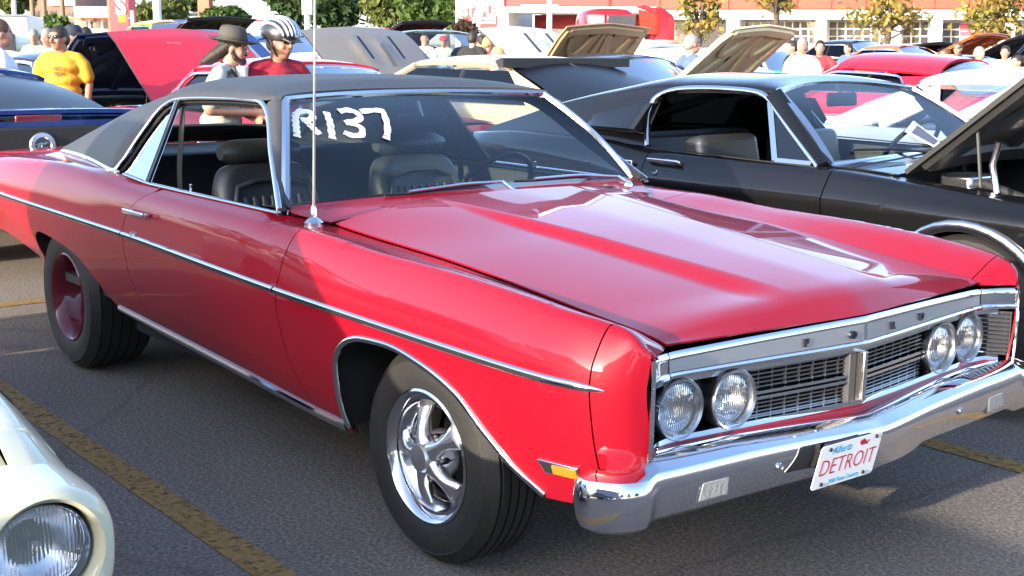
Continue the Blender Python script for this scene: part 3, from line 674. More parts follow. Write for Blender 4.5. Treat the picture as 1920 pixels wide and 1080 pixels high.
sw.tube([sc_+x*math.cos(a)*.19+y*math.sin(a)*.19 for a in np.linspace(0, 2*math.pi, 40, endpoint=False)], .0125, 10, closed=True)
sw = sw.build('steering_wheel', BLACK, hero, 60)
k = MB(); k.cyl(sc_-n_*.05, sc_-n_*.02, .05, .04, 16); k.box(sc_-n_*.03, (.03, .34, .04)); k.build('steering_hub', BLACK, sw, 40, bevel=.006)
MB().cyl(sc_-n_*.05, sc_-n_*.26, .028, .03, 12).build('steering_column', BLACK, sw, 40)
def bucket(y0, label):
    P = []; zs = [.50, .60, .72, .84, .95, 1.015, 1.04]
    ws_ = [.245, .25, .26, .262, .25, .215, .15]
    b = MB(); rings = []
    for z, ww in zip(zs, ws_):
        xb = -1.80-.28*(z-.5); th = .085 if z < .95 else .06
        if z == zs[-1]: th = .03
        rings.append([(xb-th*1.0, y0-ww*.9, z), (xb-th*1.2, y0, z), (xb-th*1.0, y0+ww*.9, z), (xb-th*.2, y0+ww, z), (xb+th*.95, y0+ww*.86, z), (xb+th*.75, y0+ww*.62, z), (xb+th*.55, y0, z), (xb+th*.75, y0-ww*.62, z), (xb+th*.95, y0-ww*.86, z), (xb-th*.2, y0-ww, z)])
    b.loft(rings); so = b.build('bucket_seat', LEATHER, hero, 180)
    md = so.modifiers.new('round', 'SUBSURF'); md.levels = md.render_levels = 2
    for i in range(7):                                  # stitched pleats of the backrest
        yy = y0+(i-3)*.043; MB().tube([(-1.80-.28*(z-.5)+.052-(.01 if z > .9 else 0), yy, z) for z in (.62, .72, .82, .90)], [.015, .02, .02, .012], 10).build('pleat', LEATHER, so, 60)
    MB().tube([(-1.80-.28*(z-.5)+.085*.85, y0+s_*.185, z) for s_, z in ((-1, .60), (-1, .75), (-1, .88), (-.9, .945), (-.4, .97), (.4, .97), (.9, .945), (1, .88), (1, .75), (1, .60))], .012, 8).build('seat_piping', LEATHER, so, 60)
    c = MB(); c.ball((-1.56, y0, .545), (.27, .255, .085), 20, 10); c.build('seat_cushion', LEATHER, so, 180)
    h = MB(); rr = []
    for t in np.linspace(-1, 1, 9):
        k = (1-abs(t)**6*.45); rr.append([(-1.968+.062*k*math.cos(a), y0+t*.185, 1.082+.055*k*math.sin(a)) for a in np.linspace(0, 2*math.pi, 14, endpoint=False)])
    h.loft(rr).build('headrest', LEATHER, so, 60)
    for s_ in (-.07, .07): MB().cyl((-1.955, y0+s_, 1.0), (-1.965, y0+s_, 1.06), .007, .007, 8).build('headrest_post', CHROME, so, 40)
    return so
bucket(-.39, ''); bucket(.39, '')
rb = MB(); rs = []
for y in np.linspace(-.78, .78, 27):
    k = .006*math.cos(y*2*math.pi/.11)
    rs.append([(-2.45, y, .50), (-2.53+k, y, .62), (-2.60+k, y, .78), (-2.66+k, y, .93), (-2.69, y, 1.01), (-2.73, y, 1.03), (-2.80, y, 1.02)])
rb.grid(np.array(rs)).build('rear_seat', LEATHER, hero, 60)
MB().box((-2.30, 0, .52), (.55, 1.5, .18)).build('rear_cushion', LEATHER, hero, 40, bevel=.05)
MB().box((-3.10, 0, .995), (.75, 1.36, .02)).build('parcel_shelf', INT, hero, 0)
for sg in (-1, 1):
    MB().sweep(resample([(-2.13, sg*.655, 1.29), (-2.06, sg*.70, 1.17), (-2.03, sg*.73, 1.02), (-2.0, sg*.74, .6)], 14), [[0, sg, .2]]*14, FLAT(.045, .003)).build('seat_belt', mat('belt_webbing', (.03, .028, .025), .8), hero, 30)
for sg in (-1, 1): MB().cyl((-1.62, sg*.872, .96), (-1.62, sg*.872, 1.0), .005, .006, 8).build('lock_button', CHROME, hero, 40)
# ------------------------------------------------------------------ front end of the red hardtop
def text_mesh(s, size, ext=0.0, off=0.0, shear=0.0, sx=1.0):
    cu = bpy.data.curves.new('txt', 'FONT'); cu.body = s; cu.size = size; cu.extrude = ext; cu.offset = off; cu.shear = shear; cu.align_x = 'CENTER'; cu.align_y = 'CENTER'; cu.resolution_u = 3
    o = bpy.data.objects.new('txt', cu); COL.objects.link(o)
    dg = bpy.context.evaluated_depsgraph_get(); me = bpy.data.meshes.new_from_object(o.evaluated_get(dg))
    V = np.array([v.co[:] for v in me.vertices]); F = [tuple(p.vertices) for p in me.polygons]
    bpy.data.objects.remove(o); bpy.data.curves.remove(cu); bpy.data.meshes.remove(me)
    V[:, 0] *= sx
    return V, F
def put_text(name, s, size, o, x, y, n, m, parent, ext=0.001, off=0.0, shear=0.0, sx=1.0):
    V, F = text_mesh(s, size, ext, off, shear, sx); o, x, y, n = map(lambda q: np.array(q, float), (o, x, y, n))
    return mesh_obj(name, [o+x*v[0]+y*v[1]+n*v[2] for v in V], F, m, parent, 0)
HFk = K((0, .887), (.2, .866), (.4, .841), (.6, .818), (.70, .808), (.75, .815), (.80, .842), (.834, .870))
HF = lambda y: float(HFk(abs(y)))
def htop(y): return .797-.017*min(1, (abs(y)/.715))**1.4+(.0 if abs(y) < .72 else (abs(y)-.72)*.0)
def band(y0, y1, prof, n=40):
    """prof(y) -> list of (dx, z)"""
    return np.array([[(HF(y)+a, y, z) for a, z in prof(y)] for y in np.linspace(y0, y1, n)])
hp_ = lambda y: [(-.012, htop(y)-.004), (-.002, htop(y)), (.004, htop(y)-.006), (.005, htop(y)-.016), (.0015, htop(y)-.019), (.0035, .728), (.0085, .7265), (.0115, .721), (.009, .712), (0, .7085), (-.02, .708)]
hd = MB(); hd.grid(band(-.716, .716, hp_, 61)); hd = hd.build('hood_header', CHROME, hero, 40)
bnd = MB(); bnd.grid(band(-.712, .712, lambda y: [(.0022, htop(y)-.0205), (.0042, .7295)], 50)); bnd.build('header_band', mat('satin_header', (.50, .50, .52), .35, .85, var=.03), hd, 60)
for sg in (-1, 1):
    e = MB(); a, b_ = (-.838, -.720) if sg < 0 else (.720, .838); e.grid(band(a, b_, lambda y: hp_(y), 16)); e.build('header_end', CHROME, hero, 40)
    # bright edge down the front of the fender cap
    MB().sweep([(.872, sg*.834, .79), (.874, sg*.836, .74), (.874, sg*.838, .60), (.868, sg*.838, .48), (.862, sg*.835, .43)], [(1, sg*.3, 0)]*5, FLAT(.012, .006)).build('cap_edge_trim', CHROME, hero, 40)
for ch, px, py in (('F', 1510, 636), ('O', 1598, 623), ('R', 1672, 607), ('D', 1726, 590)):
    q = on_plane(px, py, 0, .86)
    for _ in range(6): q = on_plane(px, py, 0, HF(q[1])+.004)
    y = q[1]; dxdy = (HF(y+.02)-HF(y-.02))/.04; xa = np.array([dxdy, 1, 0]); xa /= np.linalg.norm(xa)
    put_text('letter', ch, .028, (HF(y)+.005, y, .750), xa, (0, 0, 1), np.cross(xa, (0, 0, 1)), mat('letter_metal', (.20, .20, .22), .2, 1.0), hd, .006, .0022, sx=1.15)
# dark backing of the grille, and its bright surround
gb = MB(); gb.grid(np.array([[(HF(y)-.115+.03*(abs(y)/.8)**3, y, z) for z in (.535, .62, .712)] for y in np.linspace(-.83, .83, 31)])); gb.build('grille_backing', DARK, hero, 0)
gt = MB(); gt.grid(np.array([[(HF(y)-a, y, z) for a, z in ((.02, .708), (.12, .700))] for y in np.linspace(-.83, .83, 31)]), flip=True); gt.grid(np.array([[(HF(y)-a, y, z) for a, z in ((.005, .540), (.12, .540))] for y in np.linspace(-.83, .83, 31)])); gt.build('grille_backing', BLACK, hero, 0)
def gbar(z, y0, y1, dx, hgt, dep, nm, m, par, n=20):
    ys_ = np.linspace(y0, y1, n)
    return MB().sweep([(HF(y)-dx, y, z) for y in ys_], [(1, 0, 0)]*n, [(-hgt/2, -dep), (hgt/2, -dep), (hgt/2, 0), (-hgt/2, 0)]).build(nm, m, par, 30)
gs = MB()
fr = gbar(.699, -.80, .80, .012, .013, .03, 'grille_frame', CHROME, hero, 41)
gbar(.5465, -.80, .80, .000, .015, .03, 'grille_frame', CHROME, hero, 41)
GREYBAR = mat('grille_bar_metal', (.27, .265, .26), .32, 1.0)
for a, b_ in ((-.40, -.035), (.035, .40)):
    for z in (.684, .672, .660, .648, .636): gbar(z, a, b_, .030, .0042, .010, 'grille_bar', GREYBAR, hero, 10)
    for z in (.600, .589, .578, .567, .557): gbar(z, a, b_, .030, .0042, .010, 'grille_bar', GREYBAR, hero, 10)
    gbar(.6235, a, b_, .016, .0085, .018, 'grille_bar', CHROME, hero, 10); gbar(.6085, a, b_, .016, .0085, .018, 'grille_bar', CHROME, hero, 10)
    for y in np.linspace(a+.03, b_-.03, 7):
        for za, zb in ((.631, .690), (.553, .604)): MB().box((HF(y)-.034, y, (za+zb)/2), (.008, .0035, zb-za)).build('grille_upright', GREYBAR, hero, 0)
    for z in (.684, .672, .660, .600, .589, .578, .567): gbar(z, a-.40 if a < 0 else b_, a if a < 0 else b_+.40, .075, .0042, .008, 'grille_bar', GREYBAR, hero, 10)
    gbar(.6235, a-.36 if a < 0 else b_, a if a < 0 else b_+.36, .05, .0085, .01, 'grille_bar', CHROME, hero, 10); gbar(.6085, a-.36 if a < 0 else b_, a if a < 0 else b_+.36, .05, .0085, .01, 'grille_bar', CHROME, hero, 10)
cb = MB(); cb.box((.872, 0, .623), (.05, .016, .146)); cb.build('grille_post', mat('post_metal', (.55, .53, .50), .25, 1.0), hero, 30, bevel=.003)
cb = MB(); cb.box((.845, -.024, .622), (.05, .030, .140)); cb.build('grille_post', mat('post_dark', (.06, .06, .062), .5), hero, 30, bevel=.003)
# headlights
def lens_mat():
    m = bpy.data.materials.new('fluted_lens'); m.use_nodes = True; n = m.node_tree; n.nodes.clear()
    out = n.nodes.new('ShaderNodeOutputMaterial'); tr = n.nodes.new('ShaderNodeBsdfTransparent'); gl = n.nodes.new('ShaderNodeBsdfGlossy'); rf = n.nodes.new('ShaderNodeBsdfRefraction'); rf.inputs['IOR'].default_value = 1.15; rf.inputs['Roughness'].default_value = .05
    gl.inputs['Roughness'].default_value = .04; fr = n.nodes.new('ShaderNodeFresnel'); fr.inputs[0].default_value = 1.5
    tc = n.nodes.new('ShaderNodeTexCoord'); wv = n.nodes.new('ShaderNodeTexWave'); wv.bands_direction = 'Y'; wv.inputs['Scale'].default_value = 42; wv.inputs['Distortion'].default_value = 2.5; wv.inputs['Detail'].default_value = 1
    n.links.new(tc.outputs['Object'], wv.inputs['Vector']); bu = n.nodes.new('ShaderNodeBump'); bu.inputs['Strength'].default_value = .6; bu.inputs['Distance'].default_value = .006; n.links.new(wv.outputs['Fac'], bu.inputs['Height'])
    n.links.new(bu.outputs[0], rf.inputs['Normal']); n.links.new(bu.outputs[0], gl.inputs['Normal'])
    df = n.nodes.new('ShaderNodeBsdfDiffuse'); df.inputs[0].default_value = (.75, .76, .78, 1); n.links.new(bu.outputs[0], df.inputs['Normal']); m0 = n.nodes.new('ShaderNodeMixShader'); m0.inputs[0].default_value = .22; n.links.new(rf.outputs[0], m0.inputs[1]); n.links.new(df.outputs[0], m0.inputs[2]); m1 = n.nodes.new('ShaderNodeMixShader'); m1.inputs[0].default_value = .75; n.links.new(tr.outputs[0], m1.inputs[1]); n.links.new(m0.outputs[0], m1.inputs[2])
    mx = n.nodes.new('ShaderNodeMixShader'); n.links.new(fr.outputs[0], mx.inputs[0]); n.links.new(m1.outputs[0], mx.inputs[1]); n.links.new(gl.outputs[0], mx.inputs[2]); n.links.new(mx.outputs[0], out.inputs[0])
    return m
LENS = lens_mat(); REFLECTOR = mat('lamp_reflector', (.80, .80, .82), .22, 1.0, var=.02, bump=.12, bs=40)
BEZEL = mat('lamp_bezel', (.42, .42, .40), .30, 1.0)
def headlight(parent, c, axis, r, bez=1.19, bezm=None):
    ho = MB(); ho.lathe([(r*1.10, -.085), (r*bez*.985, -.05), (r*bez, -.006), (r*bez, .004), (r*bez*.97, .009), (r*1.06, .004), (r*1.03, -.006), (r*1.02, -.016), (r*.99, -.018)], c, axis, 44)
    ho = ho.build('headlight', bezm or BEZEL, parent, 40)
    MB().lathe([(r*.985, -.019), (r*.95, -.022), (r*.8, -.040), (r*.5, -.060), (r*.2, -.069), (0, -.070)], c, axis, 36).build('reflector', REFLECTOR, ho, 60)
    MB().lathe([(r*1.0, -.016), (r*.96, -.012), (r*.8, -.008), (r*.5, -.004), (r*.25, -.002), (0, -.0015)], c, axis, 40).build('lens', LENS, ho, 60)
    x, y, n_ = frame_from(axis); c = np.array(c)
    MB().box(c+n_*-.045, (.03, .02, .02)).build('bulb_shield', CHROME_DULL, ho, 30)
    return ho
for sg in (-1, 1):
    headlight(hero, (.806, sg*.668, .624), (1, sg*.03, .0), .0700); headlight(hero, (.828, sg*.484, .624), (1, sg*.03, 0), .0700)
    # louvres on the inner wall beside the outer lamp
    lo = MB(); lo.grid(np.array([[(.775, sg*.765, z), (.862, sg*.830, z)] for z in (.555, .70)]), flip=(sg > 0)); lo = lo.build('lamp_louvre', mat('louvre_back', (.03, .03, .035), .5), hero, 0, solid=.004)
    for z in np.linspace(.565, .692, 10):
        MB().sweep([(.774, sg*.757, z), (.80, sg*.772, z), (.835, sg*.800, z), (.856, sg*.818, z)], [(0.5, -sg*.85, 0)]*4, [(-.0032, -.003), (.0032, -.003), (.0015, .008), (-.0015, .008)]).build('louvre_slat', CHROME, lo, 30)
# painted pan between grille and bumper
pn = MB(); pn.grid(np.array([[(HF(y)-a, y, z) for a, z in ((.0, .540), (-.004, .520), (.02, .49), (.06, .47))] for y in np.linspace(-.83, .83, 31)])); pn.build('valance_pan', RED, hero, 60)
# bumper
BP = spline([(.772, -.962), (.788, -.982), (.810, -.988), (.843, -.970), (.885, -.93), (.905, -.86), (.930, -.60), (.950, -.30), (.972, -.012), (.972, .012), (.950, .30), (.930, .60), (.905, .86), (.885, .93), (.843, .970), (.810, .988), (.788, .982), (.772, .962)], 160)
BP = resample(BP, 130); rings = []; nrmB = []
for i, (x, y) in enumerate(BP):
    a = BP[max(0, i-1)]; c = BP[min(len(BP)-1, i+1)]; t = np.array([c[0]-a[0], c[1]-a[1]]); t /= np.linalg.norm(t); nx, ny = t[1], -t[0]
    if nx < 0 and abs(y) < .9: nx, ny = -nx, -ny
    if abs(y) >= .9 and ny*y < 0: nx, ny = -nx, -ny
    nrmB.append((nx, ny))
    k = min(1, max(0, (abs(y)-.835)/.05)); k = k*k*(3-2*k); ke = 1 if x > .77 else max(0.8, 1-(.77-x)*5)
    lo = .372-.022*max(0, 1-(abs(y)/.24)**4) if abs(y) < .24 else .372
    dt = -.017-.024*max(0, 1-abs(y)/.55)**1.2; df = -.022*max(0, 1-abs(y)/.55)**1.2; main = [(-.13, .545+dt), (-.055, .560+dt), (-.045, .559+dt), (-.003, .515+df), (.002, .506+df), (.004, .47), (-.001, .43), (-.014, lo+.022), (-.045, lo), (-.10, lo+.01)]
    end = [(-.10, .505), (-.035, .516), (-.012, .515), (.012, .505), (.022, .488), (.026, .455), (.022, .41), (.008, .380), (-.03, .358), (-.08, .362)]
    rings.append([(x+nx*((1-k)*m[0]+k*e[0]), y+ny*((1-k)*m[0]+k*e[0]), ((1-k)*m[1]+k*e[1]-.45)*ke+.45) for m, e in zip(main, end)])
bm_ = bpy.data.materials.new('bumper_chrome'); bm_.use_nodes = True; n = bm_.node_tree; b = n.nodes['Principled BSDF']; b.inputs['Metallic'].default_value = 1; b.inputs['Base Color'].default_value = (.74, .74, .77, 1)
tc = n.nodes.new('ShaderNodeTexCoord'); ns = n.nodes.new('ShaderNodeTexNoise'); ns.inputs['Scale'].default_value = 7; ns.inputs['Detail'].default_value = 6; n.links.new(tc.outputs['Object'], ns.inputs['Vector'])
mr = n.nodes.new('ShaderNodeMapRange'); mr.inputs[1].default_value = .45; mr.inputs[2].default_value = .75; mr.inputs[3].default_value = .03; mr.inputs[4].default_value = .14; n.links.new(ns.outputs['Fac'], mr.inputs[0]); n.links.new(mr.outputs[0], b.inputs['Roughness'])
bumper = MB(); bumper.loft(rings); bumper = bumper.build('front_bumper', bm_, hero, 28)
def on_bumper(y, z, off=.006):
    i = int(np.argmin(np.abs(BP[:, 1]-y)+(BP[:, 0] < .80)*9)); nx, ny = nrmB[i]
    return np.array([BP[i, 0]+nx*off, BP[i, 1]+ny*off, z]), np.array([nx, ny, 0.0])
for sg in (-1, 1):
    c, nn = on_bumper(sg*.66, .440); x, y, n_ = frame_from(nn)
    if sg > 0: pass
    po = [(-.062, -.030), (.058, -.030), (.064, .032), (-.045, .032)] if sg < 0 else [(-.058, -.030), (.062, -.030), (.045, .032), (-.064, .032)]
    pk = MB(); pk.prism(po, c-n_*.03, x, y, n_, .0265); pk = pk.build('parking_light', CHROME, hero, 30, bevel=.004)
    pi = [(a*.84, b_*.78) for a, b_ in po]
    pl = MB(); pl.prism(pi, c-n_*.012, x, y, n_, .0100); pl.build('lens', mat('parking_lens', (.30, .30, .28), .12, coat=1.0, var=.15, vs=60, bump=.4, bs=90), pk, 30, bevel=.003)
for y in (-.42, .42):
    c, nn = on_bumper(y, .455); MB().lathe([(.012, 0), (.010, .005), (0, .007)], c-nn*.002, nn, 14).build('bumper_bolt', CHROME, bumper, 40)
# licence plate hung under the bumper's middle
P4 = [on_plane(px, py, 0, 1.0) for px, py in ((1542, 834), (1648, 811), (1634, 880), (1513, 924))]
PX = .984
P4 = [on_plane(px, py, 0, PX) for px, py in ((1542, 834), (1648, 811), (1634, 880), (1513, 924))]
pc = sum(P4)/4; pc[0] = PX+.004; px_ = (P4[1]+P4[2]-P4[0]-P4[3]); pw = np.linalg.norm(px_)/2; px_ /= np.linalg.norm(px_)
py_ = (P4[0]+P4[1]-P4[2]-P4[3]); py_ = py_/np.linalg.norm(py_)+np.array([.06, 0, 0]); py_ -= px_*(py_ @ px_)*.2; py_ /= np.linalg.norm(py_); pn_ = np.cross(px_, py_); pn_ /= np.linalg.norm(pn_); PSC = pw/.305
WP = mat('plate_white', (.74, .74, .70), .35, var=.04)
pl = MB(); c_ = [(-.1525, -.068), (-.1445, -.076), (.1445, -.076), (.1525, -.068), (.1525, .068), (.1445, .076), (-.1445, .076), (-.1525, .068)]
px_ = px_*PSC; pl.prism([(a, b_*.80) for a, b_ in c_], pc, px_, py_, pn_, .003); plate = pl.build('licence_plate', WP, hero, 30)
br = MB(); br.box(pc+np.array([-.014, 0, .01]), (.02, .14, .09)); br.build('plate_bracket', BLACK, hero, 0)
PR = mat('plate_red', (.42, .02, .035), .5); PB = mat('plate_blue', (.05, .28, .45), .5)
put_text('lettering', 'DETROIT', .066, pc+pn_*.0034-py_*.005, px_, py_, pn_, PR, plate, .0004, -.0008, sx=1.02)
put_text('lettering', 'Alberta', .031, pc+pn_*.0034-px_*.050+py_*.042, px_, py_, pn_, PB, plate, .0004, 0, .35)
put_text('lettering', 'Wild Rose Country', .019, pc+pn_*.0034-py_*.048, px_, py_, pn_, PB, plate, .0004)
rs_ = MB()
for a, b_, r in ((.048, .056, .007), (.058, .060, .006), (.067, .053, .0065), (.055, .049, .005), (.078, .049, .004), (.084, .056, .003)):
    o = pc+pn_*.0034+px_*a+py_*b_*.8; rs_.cyl(o, o+pn_*.0004, r, r, 10)
rs_.build('rose_emblem', PR, plate, 0)
for a, b_ in ((-.11, .060), (.12, .064), (-.11, -.062), (.10, -.062)):
    o = pc+px_*a+py_*b_*.8+pn_*.003; MB().cyl(o, o+pn_*.004, .0055, .005, 10).build('plate_screw', BLACK, plate, 30)
# side marker lamps
for sg in (-1, 1):
    q = lambda x, z, o: HB.at(x, z, o, sg)
    sm = MB(); A = [q(.585, .494, .002), q(.718, .499, .002), q(.718, .463, .002), q(.607, .459, .002)]; nn = HB.nrm(.68, .48)*np.array([1, sg, 1])
    sm.add([a-nn*.004 for a in A]+[a+nn*.008 for a in A], [(0, 1, 2, 3), (7, 6, 5, 4)]+[(i, 4+i, 4+(i+1) % 4, (i+1) % 4) for i in range(4)]); so = sm.build('side_marker', CHROME_DULL, hero, 30, bevel=.003)
    A = [q(.637, .4905, .011), q(.712, .494, .011), q(.712, .467, .011), q(.637, .465, .011)]
    sm = MB(); sm.add([a-nn*.004 for a in A]+[a+nn*.001 for a in A], [(0, 1, 2, 3), (7, 6, 5, 4)]+[(i, 4+i, 4+(i+1) % 4, (i+1) % 4) for i in range(4)]); sm.build('amber_lens', mat('amber_lens', (.62, .17, .015), .2, coat=1, var=.2, vs=90, bump=.3, bs=150), so, 30, bevel=.002)
# ------------------------------------------------------------------ other cars
STEEL = mat('engine_metal', (.30, .30, .31), .35, 1.0, var=.3, vs=20)
BAYBLK = mat('engine_black', (.02, .02, .022), .5, var=.4, vs=15)
_wm = {}
def far_wheel(parent, c, sg, R, rimm):
    key = (sg, round(R, 3), rimm.name)
    if key not in _wm:
        t = MB(); rr = R*.62
        t.lathe([(rr*.95, -.20), (rr*1.1, -.215), (R-.02, -.20), (R, -.18), (R, -.035), (R-.02, -.008), (rr*1.25, .006), (rr*1.02, .0), (rr*.97, -.012)], (0, 0, 0), (0, sg, 0), 28)
        r = MB(); r.lathe([(rr, -.005), (rr*.96, .004), (rr*.90, -.02), (rr*.80, -.04), (rr*.45, -.025), (rr*.33, .0), (rr*.25, .012), (0, .016)], (0, 0, 0), (0, sg, 0), 24)
        ro = r.build('wheel', rimm, None, 40); to = t.build('tyre', tyre_mat(), ro, 40); _wm[key] = (ro.data, to.data)
        bpy.data.objects.remove(to); bpy.data.objects.remove(ro)
    ro = bpy.data.objects.new('wheel', _wm[key][0]); link(ro, parent); ro.location = c
    to = bpy.data.objects.new('tyre', _wm[key][1]); link(to, ro)
    return ro
def hood_panel(parent, cowl, front, hw, zr, zf, ang, top, under, scoops=None, point=.06, name='hood', frame=True, wfun=None):
    """hinged at the cowl; ang degrees open; local x forward"""
    L = front-cowl; nx, ny = 10, 13
    def pt(u, v, off=0):                                # u 0 at hinge .. 1 front, v -1..1
        x = L*u+point*(1-abs(v))*u; wdt = hw*(.97-.07*u) if wfun is None else wfun(cowl+L*u); z = (zf-zr)*u+.035*(1-v*v)*(1-.3*u)-.03*max(0, u-.85)/.15-off
        if scoops and abs(abs(v)-.22) < .14 and .3 < u < .8: z += .03*(1-abs(abs(v)-.22)/.14)*min(1, (.8-u)/.1)*min(1, (u-.3)/.35)
        a = rad(ang); c, q = math.cos(a), math.sin(a)
        return (cowl+x*c-z*q, v*wdt, zr+x*q+z*c)
    us = np.linspace(0, 1, nx*2); vs = np.linspace(-1, 1, ny*2+1)
    T = np.array([[pt(u, v) for v in vs] for u in us]); B = np.array([[pt(u, v, .022) for v in vs] for u in us])
    b = MB(); b.grid(T, flip=True)
    ho = b.build(name, top, parent, 45)
    f = MB(); f.grid(B)
    for e in ((T[0], B[0]), (B[-1], T[-1]), (B[:, 0], T[:, 0]), (T[:, -1], B[:, -1])): f.grid(np.stack(e, 1))
    if frame and ang > 5:                               # pressed frame: rim, centre spine and bowed braces
        def strip(path, wd, h):
            n_ = np.array(pt(.5, 0, .1))-np.array(pt(.5, 0, 0)); f.sweep([pt(u, v, .024) for u, v in path], [n_]*len(path), [(-wd/2, -.004), (wd/2, -.004), (wd*.35, h), (-wd*.35, h)])
        strip([(u, .88) for u in np.linspace(.05, .95, 8)], .12, .03); strip([(u, -.88) for u in np.linspace(.05, .95, 8)], .12, .03)
        strip([(.93, v) for v in np.linspace(-.85, .85, 9)], .13, .035); strip([(.07, v) for v in np.linspace(-.85, .85, 9)], .12, .03)
        strip([(u, .02) for u in np.linspace(.1, .9, 8)], .10, .02)
        for s_ in (-1, 1):
            strip([(u, s_*(.12+.62*(1-((u-.1)/.8))**1.5)) for u in np.linspace(.1, .9, 9)], .09, .028)
            strip([(.62+.22*((a/8-.5)*2)**2, s_*(.18+.52*a/8)) for a in range(9)], .08, .03)
    f.build('hood_frame', under, ho, 40)
    if ang > 5 and frame:
        hl_ = MB()
        for u, v in ((.72, .62), (.72, -.62), (.86, .15), (.86, -.15), (.86, .28), (.86, -.28), (.55, .09), (.55, -.09), (.3, .55), (.3, -.55)):
            p = np.array(pt(u, v, .0275)); hl_.box(p, (.10 if u < .8 else .05, .025, .004), roty(-rad(ang)))
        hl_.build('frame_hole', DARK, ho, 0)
        for s_ in (-1, 1):
            MB().tube([pt(.28, s_*.9, .05), (cowl+L*.28, s_*hw*.88, zr-.05)], .008, 6).build('hood_prop', BAYBLK, parent, 40)
    return ho
def coupe(t, P):
    g = dict(xf=.80, xr=-3.75, wb=2.75, hw=.90, z0=.30, zm=.62, zc=(.80, .90, .92, .88), zh=(.78, .90), A0=(-.62, .93), A1=(-1.18, 1.30), B1=(-2.15, 1.31), B0=(-2.75, .95), yb=.80, yt=.58, crown=.06,
             c0=-2.35, c1=-2.05, R=.33, ang=0, wheels=True, seats=True, roof=None, under=None, hoodtop=None, scoops=None, pillar_b=True, trim=True, light='round', tail='bar', opening=True, crest=.08, inter=INT, bonnet=True, fbz=.47)
    g.update(P); G = type('G', (), g); col = G.col; roofc = G.roof or col; hw = G.hw
    xa, xb = G.xr, G.xf; A0, A1, B1, B0 = map(np.array, (G.A0, G.A1, G.B1, G.B0))
    Wg = K((xa, hw*.90), (xa+.25, hw*.965), (xa+1.2, hw*.995), (-1.2, hw), (0, hw*.995), (xb-.35, hw*.97), (xb-.08, hw*.93), (xb, hw*.86))
    zc = K((xa, G.zc[3]), (B0[0]+.1, G.zc[2]), (A0[0], G.zc[1]), (xb-.05, G.zc[0]), (xb, G.zc[0]-.03)) if B0[0]+.1 > xa+.05 else K((xa, G.zc[2]), (A0[0], G.zc[1]), (xb-.05, G.zc[0]), (xb, G.zc[0]-.03))
    z0 = K((xa, G.z0+.12), (xa+.5, G.z0+.05), (-G.wb, G.z0), (0, G.z0), (xb, G.z0+.08))
    rows = [(lambda x: Wg(x)-.07, z0), (lambda x: Wg(x)-.025, lambda x: z0(x)+.12), (Wg, lambda x: G.zm), (lambda x: Wg(x)-.015, lambda x: G.zm*.5+zc(x)*.5), (lambda x: Wg(x)-G.crest*.6, lambda x: zc(x)-.03), (lambda x: Wg(x)-G.crest, zc), (lambda x: Wg(x)-G.crest-.06, lambda x: zc(x)+.002)]
    def arch(c): return [(c+(G.R+.055)*math.cos(a)*1.02, .30*0+G.R+(G.R+.055)*math.sin(a)) for a in np.linspace(math.pi+.1, -.1, 17)]
    B = Body(xa, xb, rows, 5, [arch(-G.wb), arch(0)], dx=.03, n=40)
    inner = lambda x: float(Wg(x)-G.crest-.06); zi = lambda x: float(zc(x))+.002
    for sg in (-1, 1):
        side_obj('body_side', B.panel(xa, xb, rows=14, step=.12), sg, col, t, .006)
        if G.wheels:
            for wx in (0, -G.wb): far_wheel(t, (wx, sg*(hw-.03), G.R), sg, G.R, G.rim if hasattr(G, 'rim') else ALU)
            for cx_ in (0, -G.wb):
                ap = arch(cx_); MB().grid(np.array([[(x, sg*y, z) for y in (hw-.04, .35)] for x, z in ap])).build('wheel_well', DARK, t, 60)
    # deck, cowl, nose and tail
    dz = lambda x, y: zi(x)+.025*(1-(y/hw)**2)
    if B0[0] > xa+.15: MB().grid(top_grid(dz, np.linspace(xa+.01, B0[0]+.06, 8), lambda x: np.linspace(-inner(x)+.002, inner(x)-.002, 9)), flip=True).build('boot_lid', col, t, 60, solid=.006)
    cow = lambda x, y: zi(x)+.025*(1-(y/hw)**2)
    MB().grid(top_grid(cow, np.linspace(A0[0]-.12, A0[0]+.16, 4), lambda x: np.linspace(-inner(x)+.002, inner(x)-.002, 9)), flip=True).build('cowl_panel', col, t, 60, solid=.006)
    for x, nm in ((xb, 'nose_panel'), (xa, 'tail_panel')):
        wv = float(Wg(x))-.01; s_ = 1 if x == xb else -1
        MB().grid(np.array([[(x-s_*.02*abs(v)**3-s_*(.02 if u == 0 else 0), v*wv*(1-.05*(u > .8)), float(z0(x))+(float(zc(x))-float(z0(x)))*u) for v in np.linspace(-1, 1, 11)] for u in np.linspace(0, 1, 5)]), flip=(s_ < 0)).build(nm, col if nm == 'tail_panel' or G.light != 'grille' else BLACK, t, 60, solid=.01)
        bz = G.fbz if s_ > 0 else .47
        MB().sweep([(x-s_*.25, -hw*1.0, bz), (x-s_*.02, -hw*.99, bz), (x+s_*.06, -hw*.90, bz), (x+s_*.085, 0, bz), (x+s_*.06, hw*.90, bz), (x-s_*.02, hw*.99, bz), (x-s_*.25, hw, bz)], [(0, -1, 0), (s_*.7, -.7, 0), (s_, -.2, 0), (s_, 0, 0), (s_, .2, 0), (s_*.7, .7, 0), (0, 1, 0)], [(-.06, -.02), (.06, -.02), (.055, .01), (.02, .03), (-.02, .03), (-.055, .01)]).build('bumper', G.bump if hasattr(G, 'bump') else CHROME, t, 30)
